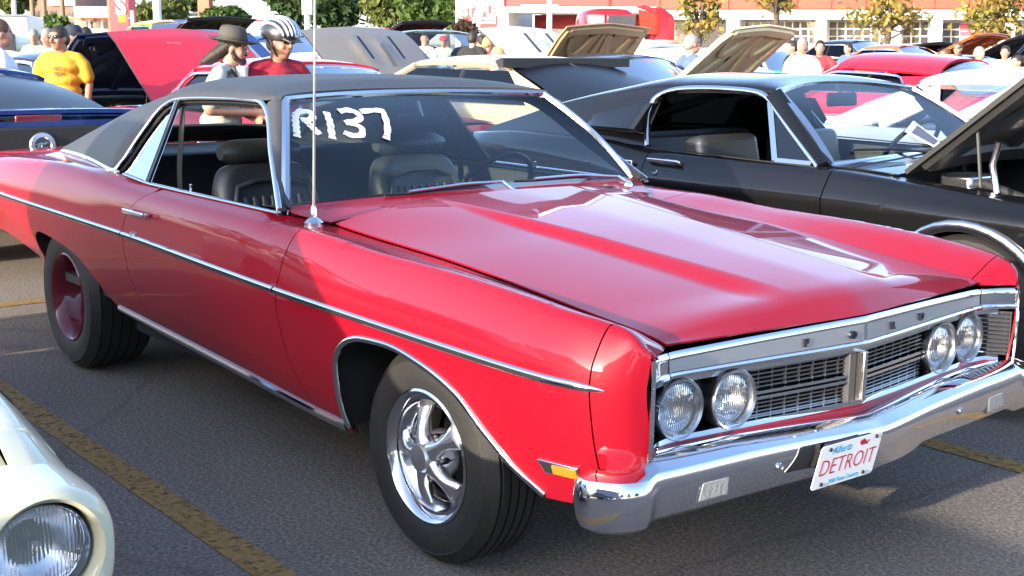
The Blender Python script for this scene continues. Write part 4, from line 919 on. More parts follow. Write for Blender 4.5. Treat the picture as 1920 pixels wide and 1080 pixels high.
    for sg in (-1, 1):
        if G.light: headlight(t, (xb+.01, sg*hw*.74, G.zm), (1, 0, 0), .085)
        if G.tail: MB().box((xa-.012, sg*hw*.62, G.zm+.06), (.03, hw*.42, .11)).build('tail_light', mat('red_lens', (.35, .01, .01), .15, coat=1), t, 30, bevel=.01)
    fl = MB(); fl.box(((A0[0]+B0[0])/2, 0, G.z0+.08), (abs(A0[0]-B0[0]), 2*hw-.2, .06)); fl.build('floor_pan', DARK, t, 0)
    # bonnet
    hc, hf = A0[0]+.165, xb-.01
    if G.bonnet: hood_panel(t, hc, hf, inner(hc)+.0, zi(hc)+.004, zi(hf)-.0, G.ang, G.hoodtop or col, G.under or col, G.scoops, .02 if not G.ang else .05, wfun=None if G.ang else (lambda x: inner(x)+.001))
    if G.ang:
        b = MB(); b.box(((hc+hf)/2, 0, .50), (hf-hc-.05, 2*inner(-.2), .10)); b.build('engine_bay', DARK, t, 0)
        for sg in (-1, 1): MB().box(((hc+hf)/2, sg*(inner(0)-.03), .68), (hf-hc-.05, .05, .26)).build('inner_wing', G.baycol if hasattr(G, 'baycol') else BAYBLK, t, 0)
        e = MB(); e.box(((hc+hf)/2-.1, 0, .66), (.62, .34, .22)); e.box(((hc+hf)/2-.1, .26, .70), (.55, .12, .10), rotx(-.5)); e.box(((hc+hf)/2-.1, -.26, .70), (.55, .12, .10), rotx(.5)); e.build('engine', BAYBLK, t, 30, bevel=.02)
        for sg in (-1, 1): MB().box(((hc+hf)/2-.1, sg*.24, .76), (.50, .13, .06), rotx(-sg*.5)).build('valve_cover', CHROME, t, 30, bevel=.02)
        MB().lathe([(.0, .86), (.05, .86), (.17, .85), (.18, .835), (.18, .80), (.17, .785), (0, .785)], ((hc+hf)/2-.1, 0, 0), (0, 0, 1), 28).build('air_cleaner', CHROME, t, 40)
        MB().box((hf-.12, 0, .68), (.06, 1.0, .30)).build('radiator', BAYBLK, t, 30, bevel=.01)
        MB().box((hf-.35, .45, .72), (.18, .26, .18)).build('battery', mat('battery_case', (.05, .05, .05), .5), t, 30, bevel=.01)
    # greenhouse
    def gh(p, s_): return float(np.interp(p[1], [min(A0[1], B0[1]), A1[1]], [G.yb, G.yt]))*s_
    n = 15; rf = []
    for x in np.linspace(B1[0], A1[0], 12):
        z = np.interp(x, [B1[0], A1[0]], [B1[1], A1[1]]); k = 1-((x-(B1[0]+A1[0])/2)/(abs(A1[0]-B1[0])/2))**2
        rf.append([(x+.07*(a*a-1)*(-1)*0+(-.09*(1-a*a) if x > A1[0]-.05 else (.05*(1-a*a) if x < B1[0]+.05 else 0)), a*(G.yt+.012*k), z+.03*k*(1-a*a*.3)+G.crown*(1-abs(a)**2.6)-.012*(abs(a) > .97)) for a in np.linspace(-1, 1, 21)])
    ro = MB(); ro.grid(np.array(rf), flip=True); ro = ro.build('roof', roofc, t, 60, solid=.03)
    def side_quad(a, b, c, d, m, nm, th=.02, off=0.0, par=None):
        for sg in (-1, 1):
            V = [(p[0], sg*(gh(p, 1)+off), p[1]) for p in (a, b, c, d)]; mesh_obj(nm, V, [(0, 1, 2, 3) if sg < 0 else (3, 2, 1, 0)], m, par or t, 0, solid=th)
    C0 = np.array([G.c0, np.interp(G.c0, [B0[0], A0[0]], [B0[1], A0[1]])]); C1 = np.array([G.c1, np.interp(G.c1, [B1[0], A1[0]], [B1[1], A1[1]])-.03])
    D0 = A0+np.array([-.10, 0]); D1 = A1+np.array([-.06, -.03])
    side_quad(B0, C0, C1, B1+np.array([0, .0]), roofc, 'rear_pillar', .03)
    side_quad(C0, D0, D1, C1, GLASS if G.opening else GLASS_DARK, 'side_window', .004, -.012)
    for sg in (-1, 1):
        MB().sweep([(A0[0]-.02, sg*gh(A0, 1), A0[1]-.01), (A1[0]-.01, sg*G.yt, A1[1])], [(.4, sg, .3)]*2, [(-.03, -.015), (.03, -.015), (.025, .012), (-.025, .012)]).build('windscreen_pillar', roofc, t, 30)
        if G.trim:
            pth = [(C0[0]+.0, gh(C0, 1), C0[1]), ((C0[0]+C1[0])/2-.012, (gh(C0, 1)+gh(C1, 1))/2, (C0[1]+C1[1])/2+.02), (C1[0], gh(C1, 1), C1[1]), ((C1[0]+D1[0])/2, gh(C1, 1), (C1[1]+D1[1])/2+.012), (D1[0], gh(D1, 1), D1[1]), (D0[0], gh(D0, 1), D0[1])]
            MB().sweep([(x, sg*(y+.006), z) for x, y, z in resample(spline(pth, 40), 28)], [(0, sg, .4)]*28, FLAT(.022, .008)).build('window_trim', CHROME, t, 30)
        if G.pillar_b:
            bx = C0[0]+.42*(D0[0]-C0[0])
            MB().sweep([(bx, sg*(gh(D0, 1)-.02), C0[1]), (bx-.04, sg*(gh(D1, 1)-.02), D1[1])], [(0, sg, .4)]*2, FLAT(.03, .012)).build('window_divider', BLACK, t, 30)
    for lo, hi, dx_, nm in ((A0, A1, -.10, 'windscreen'), (B0, B1, .06, 'rear_window')):
        gl = [[(lo[0]*(1-v)+hi[0]*v-dx_*(1-u*u)*(1-.0*v), u*((G.yb-.02)*(1-v)+(G.yt-.01)*v), lo[1]*(1-v)+hi[1]*v+.02*math.sin(math.pi*v)+.02*(1-u*u)*(1-v)+G.crown*.9*v*(1-u*u)) for u in np.linspace(-1, 1, 13)] for v in np.linspace(0, 1, 6)]
        MB().grid(np.array(gl), flip=(nm == 'rear_window')).build(nm, GLASS if nm == 'windscreen' else (G.rearglass if hasattr(G, 'rearglass') else GLASS), t, 80)
        if G.trim:
            gl = np.array(gl); per_ = np.concatenate([gl[0], gl[1:, -1], gl[-1, -2::-1], gl[-2:0:-1, 0]]); d_ = 1 if nm == 'windscreen' else -1
            MB().sweep(per_, [(d_*.6, .2*np.sign(q[1]), .7) for q in per_], FLAT(.028, .008), closed=True).build('glass_trim', CHROME, t, 30)
    if G.seats:
        for sg in (-1, 1):
            s_ = MB(); s_.box((A0[0]-1.0, sg*.36, .72), (.16, .48, .50), roty(-.25)); s_.box((A0[0]-.78, sg*.36, .50), (.5, .5, .16)); s_.build('front_seat', G.inter, t, 40, bevel=.05, bseg=3)
        s_ = MB(); s_.box((max(B0[0]+.25, A0[0]-1.95), 0, .74), (.18, 1.2, .46), roty(-.25)); s_.build('rear_seat', G.inter, t, 40, bevel=.05, bseg=3)
        MB().box((A0[0]-.26, 0, A0[1]-.10), (.24, 2*G.yb-.12, .18)).build('dashboard', INT, t, 40, bevel=.05)
        c_ = np.array([A0[0]-.48, .36, A0[1]-.03]); n_ = np.array([-.8, 0, .6]); x, y, n_ = frame_from(n_)
        MB().tube([c_+(x*math.cos(a)+y*math.sin(a))*.185 for a in np.linspace(0, 2*math.pi, 26, endpoint=False)], .011, 6, closed=True).build('steering_wheel', BLACK, t, 60)
        for sg in (-1, 1): MB().box(((A0[0]+B0[0])/2, sg*(G.yb-.035), .70), (abs(A0[0]-B0[0])-.2, .04, .36)).build('door_trim', G.inter, t, 0)
    return B
# ------------------------------------------------------------------ black fastback beside the red hardtop
GLOSSBLK = paint('black_car_paint', (.004, .004, .0048), .22)
mx0, my0 = .08, 2.68
mus = thing('fastback_car', 'black fastback coupe with side scoop, chrome window frames and raised bonnet', 'car', (mx0, my0, 0))
MW = K((-3.62, .80), (-3.4, .855), (-2.6, .90), (-1.2, .895), (0, .90), (.5, .885), (.78, .86), (.84, .82))
Mz0 = K((-3.62, .50), (-3.0, .42), (-2.0, .36), (0, .36), (.84, .42))
Mcr = K((-3.62, .90), (-3.0, .93), (-2.4, .90), (-1.9, .845), (-.7, .845), (.3, .832), (.84, .80))
Mzc = K((-3.62, .99), (-3.0, 1.03), (-2.3, 1.02), (-1.9, .988), (-.74, .982), (-.26, .955), (.19, .925), (.75, .885), (.84, .865))
Myi = K((-3.62, .62), (-3.2, .68), (-2.4, .76), (-2.0, .79), (-.80, .77), (-.55, .74), (.84, .70))
mrows = [(lambda x: MW(x)-.09, Mz0), (lambda x: MW(x)-.055, lambda x: Mz0(x)+.14), (lambda x: MW(x)-.028, lambda x: Mcr(x)-.16), (lambda x: MW(x)-.006, lambda x: Mcr(x)-.03), (MW, Mcr), (lambda x: MW(x)-.012, lambda x: Mcr(x)+.03), (lambda x: MW(x)-.045, lambda x: Mcr(x)*.35+Mzc(x)*.65), (lambda x: MW(x)-.085, Mzc), (lambda x: np.minimum(MW(x)-.09, Myi(x)+.01), lambda x: Mzc(x)+.004), (Myi, lambda x: Mzc(x)+.006)]
march = lambda c: [(c+.40*math.cos(a), .40+.415*math.sin(a)) for a in np.linspace(math.pi+.05, -.05, 21)]
MBo = Body(-3.62, .84, mrows, 7, [march(-2.74), march(0)], dx=.015, n=70)
for sg in (-1, 1):
    q = side_obj('rear_quarter', MBo.panel(-3.62, -1.93, rows=26, step=.06), sg, GLOSSBLK, mus)
    d = side_obj('door', MBo.panel(-1.924, -.742, rows=26, step=.06), sg, GLOSSBLK, mus)
    f = side_obj('front_fender', MBo.panel(-.735, .84, rows=26, step=.05), sg, GLOSSBLK, mus)
    ib = MBo.panel(-3.5, .78, rows=16, step=.1, off=.02); ib[:, :, 2] -= .02*np.clip((ib[:, :, 2]-.85)/.1, 0, 1)
    MB().grid(ib*np.array([1, sg, 1]), flip=(sg > 0)).build('inner_body', DARK, mus, 60)
    for c in (-2.74, 0):
        ap = np.array(march(c)); path = np.array([MBo.at(x, max(z, float(Mz0(x))+.005), .004, sg) for x, z in ap])
        MB().sweep(path, [[0, sg, .0]]*len(ap), halfround(.050, .018, 8)).build('wheel_arch_trim', CHROME_DULL, f if c == 0 else q, 50)
        MB().grid(np.array([[(x, sg*y, z) for y in (.86, .35)] for x, z in ap])).build('wheel_well', DARK, mus, 60)
        far_wheel(mus, (c, sg*.875, .385), sg, .385, ALU)
    hp = MBo.at(-1.80, .942, 0, sg); h = MB(); h.box((-1.87, hp[1]+sg*.014, .946), (.045, .028, .026)); h.box((-1.68, hp[1]+sg*.014, .946), (.05, .028, .024)); h.box((-1.77, hp[1]+sg*.032, .950), (.23, .014, .024)); h.build('door_handle', CHROME, d, 35, bevel=.006)
    lp = MBo.at(-1.82, .885, .002, sg); MB().cyl(lp-np.array([0, sg*.01, 0]), lp+np.array([0, sg*.008, 0]), .016, .014, 14).build('door_lock', CHROME, d, 40)
    # scoop low on the flank behind the door
    MB().box(MBo.at(-2.02, .90, .012, sg), (.07, .02, .07)).build('flank_vent', CHROME, q, 30, bevel=.006)
mGY = lambda z: .795-.60*(z-.99)
def mpt(px, py):
    Y = 2.0
    for _ in range(40):
        p = on_plane(px, py, 1, Y); Y = .5*Y+.5*(my0-mGY(p[2]))
    return (p[0]-mx0, p[2])
c5 = lambda u, v: (1060+u*.4479, 120+v*.4479)
MD = [mpt(*c5(*q)) for q in ((345, 345), (343, 270), (350, 200), (368, 155), (410, 124), (470, 108), (560, 103), (650, 105), (740, 111), (810, 122), (850, 145), (900, 215), (980, 325), (1060, 432))]
mZR = K((-3.56, 1.02), (-3.45, 1.06), (-3.13, 1.145), (-2.79, 1.232), (-2.37, 1.325), (-1.91, 1.398), (-1.57, 1.398), (-1.40, 1.37))
mST = K((-3.56, .66), (-3.1, .715), (-2.4, .768), (MD[0][0], mGY(MD[0][1])))
mSZ = K((-3.56, 1.0), (-2.6, 1.022), (MD[0][0], MD[0][1]))
mLz = [q[1] for q in MD[:4]]; mLx = [q[0]-MD[0][0] for q in MD[:4]]
mlean = lambda z: float(np.interp(z, mLz, mLx))          # the rear window edge leans back as it climbs
mfade = lambda xs: 1.0 if xs <= MD[0][0] else max(0.0, 1-(xs-MD[0][0])/.45)
md_ = [(MD[0][0], MD[0][1]), (MD[0][0]+.006, MD[1][1]), (MD[0][0]+.012, MD[2][1]), (MD[0][0]+.020, MD[3][1])]
for q in MD[4:9]:
    xs_ = q[0]
    for _ in range(30): xs_ = q[0]-mLx[3]*mfade(xs_)
    md_.append((max(xs_, md_[-1][0]+.02), q[1]))
md_ = spline(md_, 160); md_x = md_[:, 0]
mXs = -1.40; mshift = .13
def mroof(xs, n=45):
    if xs < MD[0][0]: zb, yb = float(mSZ(xs)), float(mST(xs))
    else: zb = float(np.interp(xs, md_x, md_[:, 1])); yb = mGY(zb)
    if xs > -1.62: k = (xs+1.62)/.22; zb = zb*(1-k)+1.318*k; yb = yb*(1-k)+.585*k
    zr = float(mZR(xs)); z0 = float(mSZ(min(xs, MD[0][0]))); out = []; rz = max(zb, z0+(zr-z0)*.76 if xs < -1.62 else zb); yr = yb-.60*(rz-zb)
    half = [(yb+(yr-yb)*t, zb+(rz-zb)*t) for t in np.linspace(0, 1, 9)[:-1]]
    half += [(yr*math.cos(a)**(2/2.3), rz+(zr-rz)*math.sin(a)**(2/2.3)) for a in np.linspace(0, math.pi/2, 15)]
    full = [(-y, z) for y, z in half]+[(y, z) for y, z in half[-2::-1]]
    for y, z in full:
        u = y/.585; k = min(1, max(0, (xs+1.9)/.5)); k = k*k*(3-2*k); out.append((xs+mlean(z)*mfade(xs)*(1 if xs > -2.9 else max(0, (xs+3.5)/.6))+k*mshift*u*u, y, z))
    return out
mx_ = np.r_[np.linspace(-3.56, MD[0][0]-.02, 20), MD[0][0]+np.r_[0, .003, .006, .009, .012, .016, .020], np.linspace(MD[0][0]+.03, MD[0][0]+.30, 12), np.linspace(MD[0][0]+.34, mXs, 12)]
R_ = np.array([mroof(x) for x in mx_]); V = R_.reshape(-1, 3); F = []; ni, nj = R_.shape[:2]
for i in range(ni-1):
    for j in range(nj-1):
        c = (R_[i, j]+R_[i+1, j+1])/2
        if -3.3 < c[0] < -2.25 and abs(c[1]) < .47: continue
        F.append((i*nj+j, (i+1)*nj+j, (i+1)*nj+j+1, i*nj+j+1))
mroofo = mesh_obj('fastback_roof', V, F, GLOSSBLK, mus, 60, solid=.02)
MB().grid(np.array([R_[i, 9:nj-9]-np.array([0, 0, .02]) for i in range(ni) if -3.35 < mx_[i] < -2.1])).build('rear_window', GLASS, mus, 60)
MB().grid(top_grid(lambda x, y: float(Mzc(x))+.03*(1-(y/.65)**2), [-3.60, -3.5, -3.4], lambda x: np.linspace(-float(Myi(x)), float(Myi(x)), 7)), flip=True).build('boot_lid', GLOSSBLK, mus, 60, solid=.01)
MB().grid(np.array([[(-3.62, y, z) for z in (.5, .7, .99)] for y in np.linspace(-.8, .8, 7)])).build('tail_panel', GLOSSBLK, mus, 0, solid=.01)
for sg in (-1, 1):
    dp = resample(spline([(x, mGY(z), z) for x, z in MD], 120), 56); nr = np.array([[0, sg*.86, .5]]*56)
    MB().sweep(dp*np.array([1, sg, 1])+nr*.006, nr, halfround(.030, .010)).build('window_trim', CHROME, mus, 40)
    MB().sweep([(MD[0][0], sg*mGY(MD[0][1]), MD[0][1]-.005), (-1.3, sg*.80, .992), (MD[-1][0], sg*mGY(MD[-1][1]), MD[-1][1]-.005)], [(0, 0, 1)]*3, FLAT(.02, .006)).build('sill_trim', BLACK, mus, 40)
    # vent window and its bright frame
    a, b_, c = mpt(*c5(858, 160)), mpt(*c5(878, 405)), mpt(*c5(1030, 420)); a2 = mpt(*c5(870, 175)); 
    tri = [np.array((q[0], sg*(mGY(q[1])-.004), q[1])) for q in (a, b_, c)]
    MB().sweep([tri[0], tri[1]], [(0, sg*.86, .5)]*2, FLAT(.030, .010)).build('vent_frame', CHROME, mus, 30)
    MB().sweep([tri[1], tri[2]], [(0, sg*.86, .5)]*2, FLAT(.022, .010)).build('vent_frame', CHROME, mus, 30)
    vt = mesh_obj('vent_window', tri, [(0, 1, 2) if sg > 0 else (2, 1, 0)], glass('vent_glass', (.75, .85, .82), 2.5), mus, 0, solid=.004)
    # rear-most seal and B strap
    # scoop on the sail panel
    s0 = mpt(1096, 243); s1 = mpt(1196, 250); s2 = mpt(1200, 190); s3 = mpt(1140, 200); rings = []
    for t in np.linspace(0, 1, 9):
        x = s0[0]+.02+(s1[0]-s0[0])*t; zb = s0[1]*(1-t)+s1[1]*t+.0; zt = zb+.05+(s2[1]-s1[1]-.05)*min(1, .35+t*.75)
        th = .012+.070*t**.7; yy = lambda z: mGY(z)+.004
        rings.append([(x, sg*(yy(zb)-.02), zb), (x, sg*(yy(zb)+th*.6), zb+.006), (x, sg*(yy(zb)+th), zb+.03), (x, sg*(yy(zt)+th), zt-.03), (x, sg*(yy(zt)+th*.7), zt-.006), (x, sg*(yy(zt)-.02), zt)])
    so = MB().loft(rings).build('side_scoop', GLOSSBLK, mus, 40)
    e = rings[-1]; mo_ = np.array(e).mean(0); e2 = [mo_+(np.array(p)-mo_)*.90+np.array([.003, 0, 0]) for p in e]; e3 = [np.array(p)+np.array([.035, 0, 0]) for p in e]
    MB().loft([e, e3], False).build('scoop_mouth', BLACK, so, 40, solid=.004); mesh_obj('scoop_cavity', e2, [tuple(range(6))], DARK, so, 0)
    tq = np.linspace(0, 1, 10); P1 = np.array([np.array([MD[10][0], mGY(MD[10][1]), MD[10][1]])*(1-t)+np.array([MD[13][0], mGY(MD[13][1]), MD[13][1]])*t for t in tq]); P0 = np.array([np.array([mXs+mshift+.01, .578, 1.322])*(1-t)+np.array([-.80, .745, .992])*t for t in tq])
    m_ = (P1+P0)/2+np.array([.008, .010, .008])
    MB().grid(np.stack([P1, m_, P0], 1)*np.array([1, sg, 1]), flip=(sg < 0)).build('windscreen_pillar', GLOSSBLK, mus, 80, solid=.02)
def MWS(u, v, off=0):
    b0 = np.array([-.735-.055*u*u, .745*u, .994+.01*(1-u*u)]); t0 = np.array([mXs+mshift*u*u, .575*u, 1.365-.045*u*u]); p = b0*(1-v)+t0*v; n = np.array([.62, .3*u, .72]); n /= np.linalg.norm(n)
    return p+n*(.03*math.sin(math.pi*v)*(1-.3*u*u)+off)
MB().grid(np.array([[MWS(u, v) for u in np.linspace(-1, 1, 21)] for v in np.linspace(0, 1, 10)]), flip=True).build('windscreen', glass('fastback_glass', (.80, .90, .88), .8), mus, 80)
per = [MWS(u, 0) for u in np.linspace(-1, 1, 18)]+[MWS(1, v) for v in np.linspace(.05, 1, 10)]+[MWS(u, 1) for u in np.linspace(.95, -1, 18)]+[MWS(-1, v) for v in np.linspace(.95, .05, 10)]
MB().sweep(np.array(per), [np.array([.6, .35*np.sign(p[1])*(abs(p[1])/.7)**2, .72]) for p in per], [(-.018, -.006), (.020, -.006), (.018, .010), (-.014, .012)], closed=True).build('windscreen_trim', CHROME, mus, 30)
for u0, u1 in ((-.75, .05), (.2, .9)):
    MB().tube([MWS(u1, .02, .012), MWS(u0*.5+u1*.5, .09, .014), MWS(u0, .13, .012)], .007, 6).build('wiper', BLACK, mus, 40)
MB().box((-1.33, .02, 1.268), (.025, .25, .075), roty(-.1)).build('rear_view_mirror', BLACK, mus, 40, bevel=.014)
MB().tube([(-1.33, .02, 1.28), (-1.37, .02, 1.345)], .009, 6).build('mirror_stem', BLACK, mus, 40)
MB().box((-2.0, 0, .46), (2.4, 1.56, .06)).build('cabin_floor', DARK, mus, 0)
dp = [[(-.745, y, .985), (-.84, y, 1.0+(.03 if .1 < y < .6 else 0)), (-.95, y, .995+(.03 if .1 < y < .6 else 0)), (-1.03, y, .94), (-1.0, y, .70)] for y in np.linspace(-.74, .74, 15)]
MB().grid(np.array(dp)).build('dashboard', mat('dash_vinyl', (.05, .055, .055), .45), mus, 50)
c_ = np.array([-1.12, .36, 1.01]); x, y, n_ = frame_from((-.8, 0, .6))
MB().tube([c_+(x*math.cos(a)+y*math.sin(a))*.19 for a in np.linspace(0, 2*math.pi, 32, endpoint=False)], .013, 8, closed=True).build('steering_wheel', BLACK, mus, 60)
for sg in (-1, 1):
    s_ = MB(); s_.box((-1.78, sg*.36, .80), (.16, .48, .54), roty(-.25)); s_.box((-1.55, sg*.36, .56), (.5, .5, .16)); s_.build('front_seat', LEATHER, mus, 40, bevel=.05, bseg=3)
    MB().box((-1.5, sg*.775, .76), (1.9, .02, .42)).build('door_trim', INT, mus, 0)
MB().box((-2.5, 0, .80), (.25, 1.2, .46), roty(-.25)).build('rear_seat', LEATHER, mus, 40, bevel=.05)
# cowl, raised bonnet, engine bay
mcw = lambda x, y: float(Mzc(x))+.008+.03*(1-(abs(y)/.76)**2)
MB().grid(top_grid(mcw, np.linspace(-.81, -.44, 8), lambda x: np.linspace(-float(Myi(x)), float(Myi(x)), 17)), flip=True).build('cowl_panel', GLOSSBLK, mus, 60, solid=.006)
hood_panel(mus, -.43, .80, .725, 1.0, .93, 42.5, GLOSSBLK, mat('bonnet_underside', (.012, .012, .012), .55), None, .10)
MB().box((.2, 0, .56), (1.2, 1.40, .06)).build('engine_bay', DARK, mus, 0)
for sg in (-1, 1):
    iw = MB(); iw.box((.2, sg*.66, .78), (1.2, .04, .30)); iw.ball((-.15, sg*.55, .84), (.13, .13, .10), 16, 8); iw.build('inner_wing', GLOSSBLK, mus, 50)
    MB().tube([(-.02, sg*.62, .93), (-.05, sg*.62, 1.05), (-.02, sg*.63, 1.15)], .014, 8).build('bonnet_hinge', CHROME_DULL, mus, 40)
e = MB(); e.box((.12, 0, .70), (.66, .36, .26)); e.build('engine', BAYBLK, mus, 30, bevel=.02)
for sg in (-1, 1):
    MB().box((.12, sg*.25, .82), (.58, .15, .08), rotx(-sg*.5)).build('valve_cover', ALU, mus, 30, bevel=.025)
    for k in range(4): MB().tube([(.34-.15*k, sg*.30, .76), (.34-.15*k, sg*.38, .80), (.28-.12*k, sg*.20, .90), (.1, sg*.05, .90)], .006, 6).build('spark_lead', mat('red_lead', (.25, .03, .02), .5), mus, 40)
MB().box((.14, 0, .955), (.44, .26, .07)).build('air_cleaner', ALU, mus, 30, bevel=.02)
MB().box((.70, 0, .74), (.06, 1.1, .32)).build('radiator', BAYBLK, mus, 30, bevel=.01)
MB().tube([(-.3, -.35, .95), (0, -.45, .90), (.4, -.30, .86), (.66, -.2, .86)], .022, 10).build('coolant_hose', RUBBER, mus, 60)
MB().box((-.30, -.40, .93), (.16, .20, .10)).build('brake_reservoir', CHROME_DULL, mus, 30, bevel=.015)
MB().grid(np.array([[(.84, y, z) for z in (.42, .6, .87)] for y in np.linspace(-.82, .82, 7)]), flip=True).build('nose_panel', GLOSSBLK, mus, 0, solid=.01)
MB().sweep([(.5, -.92, .48), (.84, -.90, .48), (.93, -.7, .48), (.96, 0, .48), (.93, .7, .48), (.84, .90, .48), (.5, .92, .48)], [(0, -1, 0), (.7, -.7, 0), (1, -.2, 0), (1, 0, 0), (1, .2, 0), (.7, .7, 0), (0, 1, 0)], [(-.06, -.02), (.06, -.02), (.055, .01), (.02, .03), (-.02, .03), (-.055, .01)]).build('front_bumper', CHROME, mus, 30)
for sg in (-1, 1): headlight(mus, (.855, sg*.70, .68), (1, 0, 0), .085)
# show placard propped on the dash behind the glass
off_ = np.array([mx0, my0, 0])
def on_surf(fn, px, py, u, v, o):
    d = np.array([(px-960)/FPX, (540-py)/FPX, 1.0]) @ AX; t = 6.0
    for _ in range(60):
        r = fn(u, v)+o-(CAM+d*t); e = 1e-4; J = np.stack([(fn(u+e, v)-fn(u, v))/e, (fn(u, v+e)-fn(u, v))/e, -d], 1); s_ = np.linalg.solve(J, -r); u += .7*s_[0]; v += .7*s_[1]; t += .7*s_[2]
    return fn(u, v)
pq = [on_surf(lambda u, v: MWS(u, v, .016), px, py, .6, .3, off_) for px, py in ((1698, 247), (1757, 279), (1768, 268), (1714, 227))]
plc = mesh_obj('show_placard', [q+off_ for q in pq]+[q+off_+np.array([-.006, 0, 0]) for q in pq], [(0, 1, 2, 3), (7, 6, 5, 4), (0, 4, 5, 1), (1, 5, 6, 2), (2, 6, 7, 3), (3, 7, 4, 0)], WHITE, None, 0)
tag(plc, 'white show placard under the wiper on the windscreen of the black fastback', 'placard')
cq = sum(pq)/4; ins = [cq+(q-cq)*.72+off_+np.array([.0015, 0, .0015]) for q in pq]
mesh_obj('printed_panel', ins, [(0, 1, 2, 3)], mat('placard_print', (.10, .10, .14), .5, var=.9, vs=60), plc, 0)

# ------------------------------------------------------------------ cream car in the left foreground
CREAM = paint('cream_car_paint', (.60, .58, .40), .35)
cr = thing('cream_coupe', 'cream coupe in the left foreground showing one round headlight', 'car', (-.10, -2.95, 0))
coupe(cr, dict(col=CREAM, xf=.70, hw=.905, zc=(.690, .775, .82, .80), zm=.58, A0=(-.52, .86), A1=(-1.10, 1.25), B1=(-2.0, 1.27), B0=(-2.75, .90), c0=-2.3, c1=-2.0, light=None, crest=.085, z0=.26, fbz=.30))
for sg in (-1, 1):
    cy_, cz_ = sg*.700, .588; an = np.linspace(0, 2*math.pi, 48, endpoint=False)
    def rr_(x, w0, w1, h0, h1, e=4):
        out = []
        for a in an:
            c, q = math.cos(a), math.sin(a); k = (abs(c)**e+abs(q)**e)**(-1/e); out.append((x, cy_+c*k*(w1 if c*sg > 0 else w0), cz_+q*k*(h1 if q > 0 else h0)))
        return out
    circ = lambda x, r: [(x, cy_+r*math.cos(a), cz_+r*math.sin(a)) for a in an]
    rings = [rr_(.55, .16, .152, .22, .112, 2.8), rr_(.68, .16, .150, .22, .112, 2.8), rr_(.73, .15, .142, .20, .114, 2.7), rr_(.765, .14, .134, .17, .116, 2.5), rr_(.782, .125, .124, .14, .114, 2.2), circ(.784, .113), circ(.776, .107), circ(.745, .1035), circ(.70, .103)]
    MB().loft(rings, False).build('headlight_surround', CREAM, cr, 60, solid=.004)
    MB().lathe([(.105, 0), (.08, .0)], (.705, cy_, cz_), (1, 0, 0), 40).build('lamp_gap', DARK, cr, 0)
    headlight(cr, (.750, cy_, cz_), (1, 0, 0), .087, 1.09, CHROME)
    MB().lathe([(.007, 0), (.006, .004), (0, .005)], (.772, cy_+sg*.030, cz_+.104), (1, 0, .3), 10).build('bezel_screw', CHROME_DULL, cr, 40)
MB().sweep([(0, y, 0) for y in np.linspace(-.60, .60, 9)], [(0, 0, 1)]*9, [(-.70, .700), (-.775, .693), (-.790, .675), (-.788, .645), (-.75, .640), (-.70, .640)]).build('header_panel', CREAM, cr, 40)
gr = MB()
for z in np.linspace(.50, .66, 7): gr.box((.66, 0, z), (.02, 1.10, .008))
gr.build('grille', BLACK, cr, 0)
# ------------------------------------------------------------------ cars further back in the lot
RED2 = paint('red_sedan_paint', (.46, .012, .03), .32); BLUE = paint('blue_car_paint', (.010, .036, .150), .28); TAN = paint('tan_car_paint', (.38, .29, .18), .35)
GREYC = paint('graphite_car_paint', (.045, .047, .05), .3); WHITEC = paint('white_car_paint', (.74, .74, .70), .35); NAVY = paint('navy_car_paint', (.010, .016, .045), .4)
TANSHADE = paint('shaded_tan_paint', (.17, .16, .145), .45, coat=.5); TEAL = paint('mint_car_paint', (.05, .33, .26), .35); YEL = paint('yellow_car_paint', (.62, .42, .03), .35); ORANGE = paint('orange_car_paint', (.55, .12, .02), .35)  # the bonnet grey is the tan paint with shade put into its colour
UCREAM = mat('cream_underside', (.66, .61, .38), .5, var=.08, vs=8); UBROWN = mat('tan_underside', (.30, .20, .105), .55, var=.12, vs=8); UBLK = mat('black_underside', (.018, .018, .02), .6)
OFFW = mat('bone_leather', (.5, .48, .42), .5); REDINT = mat('red_interior', (.30, .02, .025), .5)
PIKE = math.pi
# blue fastback seen from behind
c = thing('blue_fastback', 'blue coupe seen from behind with rear spoiler and round badge on black panel', 'car', (-9.15, -.17, 0), PIKE)
coupe(c, dict(col=BLUE, hw=.94, xr=-3.75, xf=.85, zc=(.90, 1.0, 1.04, 1.03), zm=.66, A0=(-.60, 1.0), A1=(-1.25, 1.23), B1=(-2.25, 1.245), B0=(-3.15, 1.05), yb=.74, yt=.56, c0=-2.75, c1=-2.35, R=.35, tail=None, trim=False, rearglass=mat('blue_car_rear_glass', (.02, .025, .03), .25, spec=.3), crest=.10, light='round'))
hp3 = MB(); hp3.box((-3.775, 0, .86), (.04, 1.56, .27)); bk = hp3.build('rear_panel', mat('honeycomb_black', (.014, .014, .015), .5, bump=.6, bs=140), c, 30, bevel=.015)
sp = MB(); sp.sweep([(-3.60, y, 1.085-.03*(abs(y)/.9)**3) for y in np.linspace(-.90, .90, 15)], [(0, 0, 1)]*15, [(-.10, -.012), (.16, -.035), (.16, .0), (-.02, .022), (-.10, .015)]); sp.build('spoiler', BLUE, c, 40)
for sg in (-1, 1):
    for k in range(3): MB().box((-3.80, sg*(.52+.11*k), .87), (.03, .085, .20)).build('tail_light', mat('red_lens', (.35, .01, .01), .15, coat=1), c, 30, bevel=.015)
MB().box((-3.745, 0, 1.045), (.03, .30, .048)).build('brake_light', mat('dark_red_lens', (.12, .01, .015), .2, coat=1), c, 30, bevel=.008)
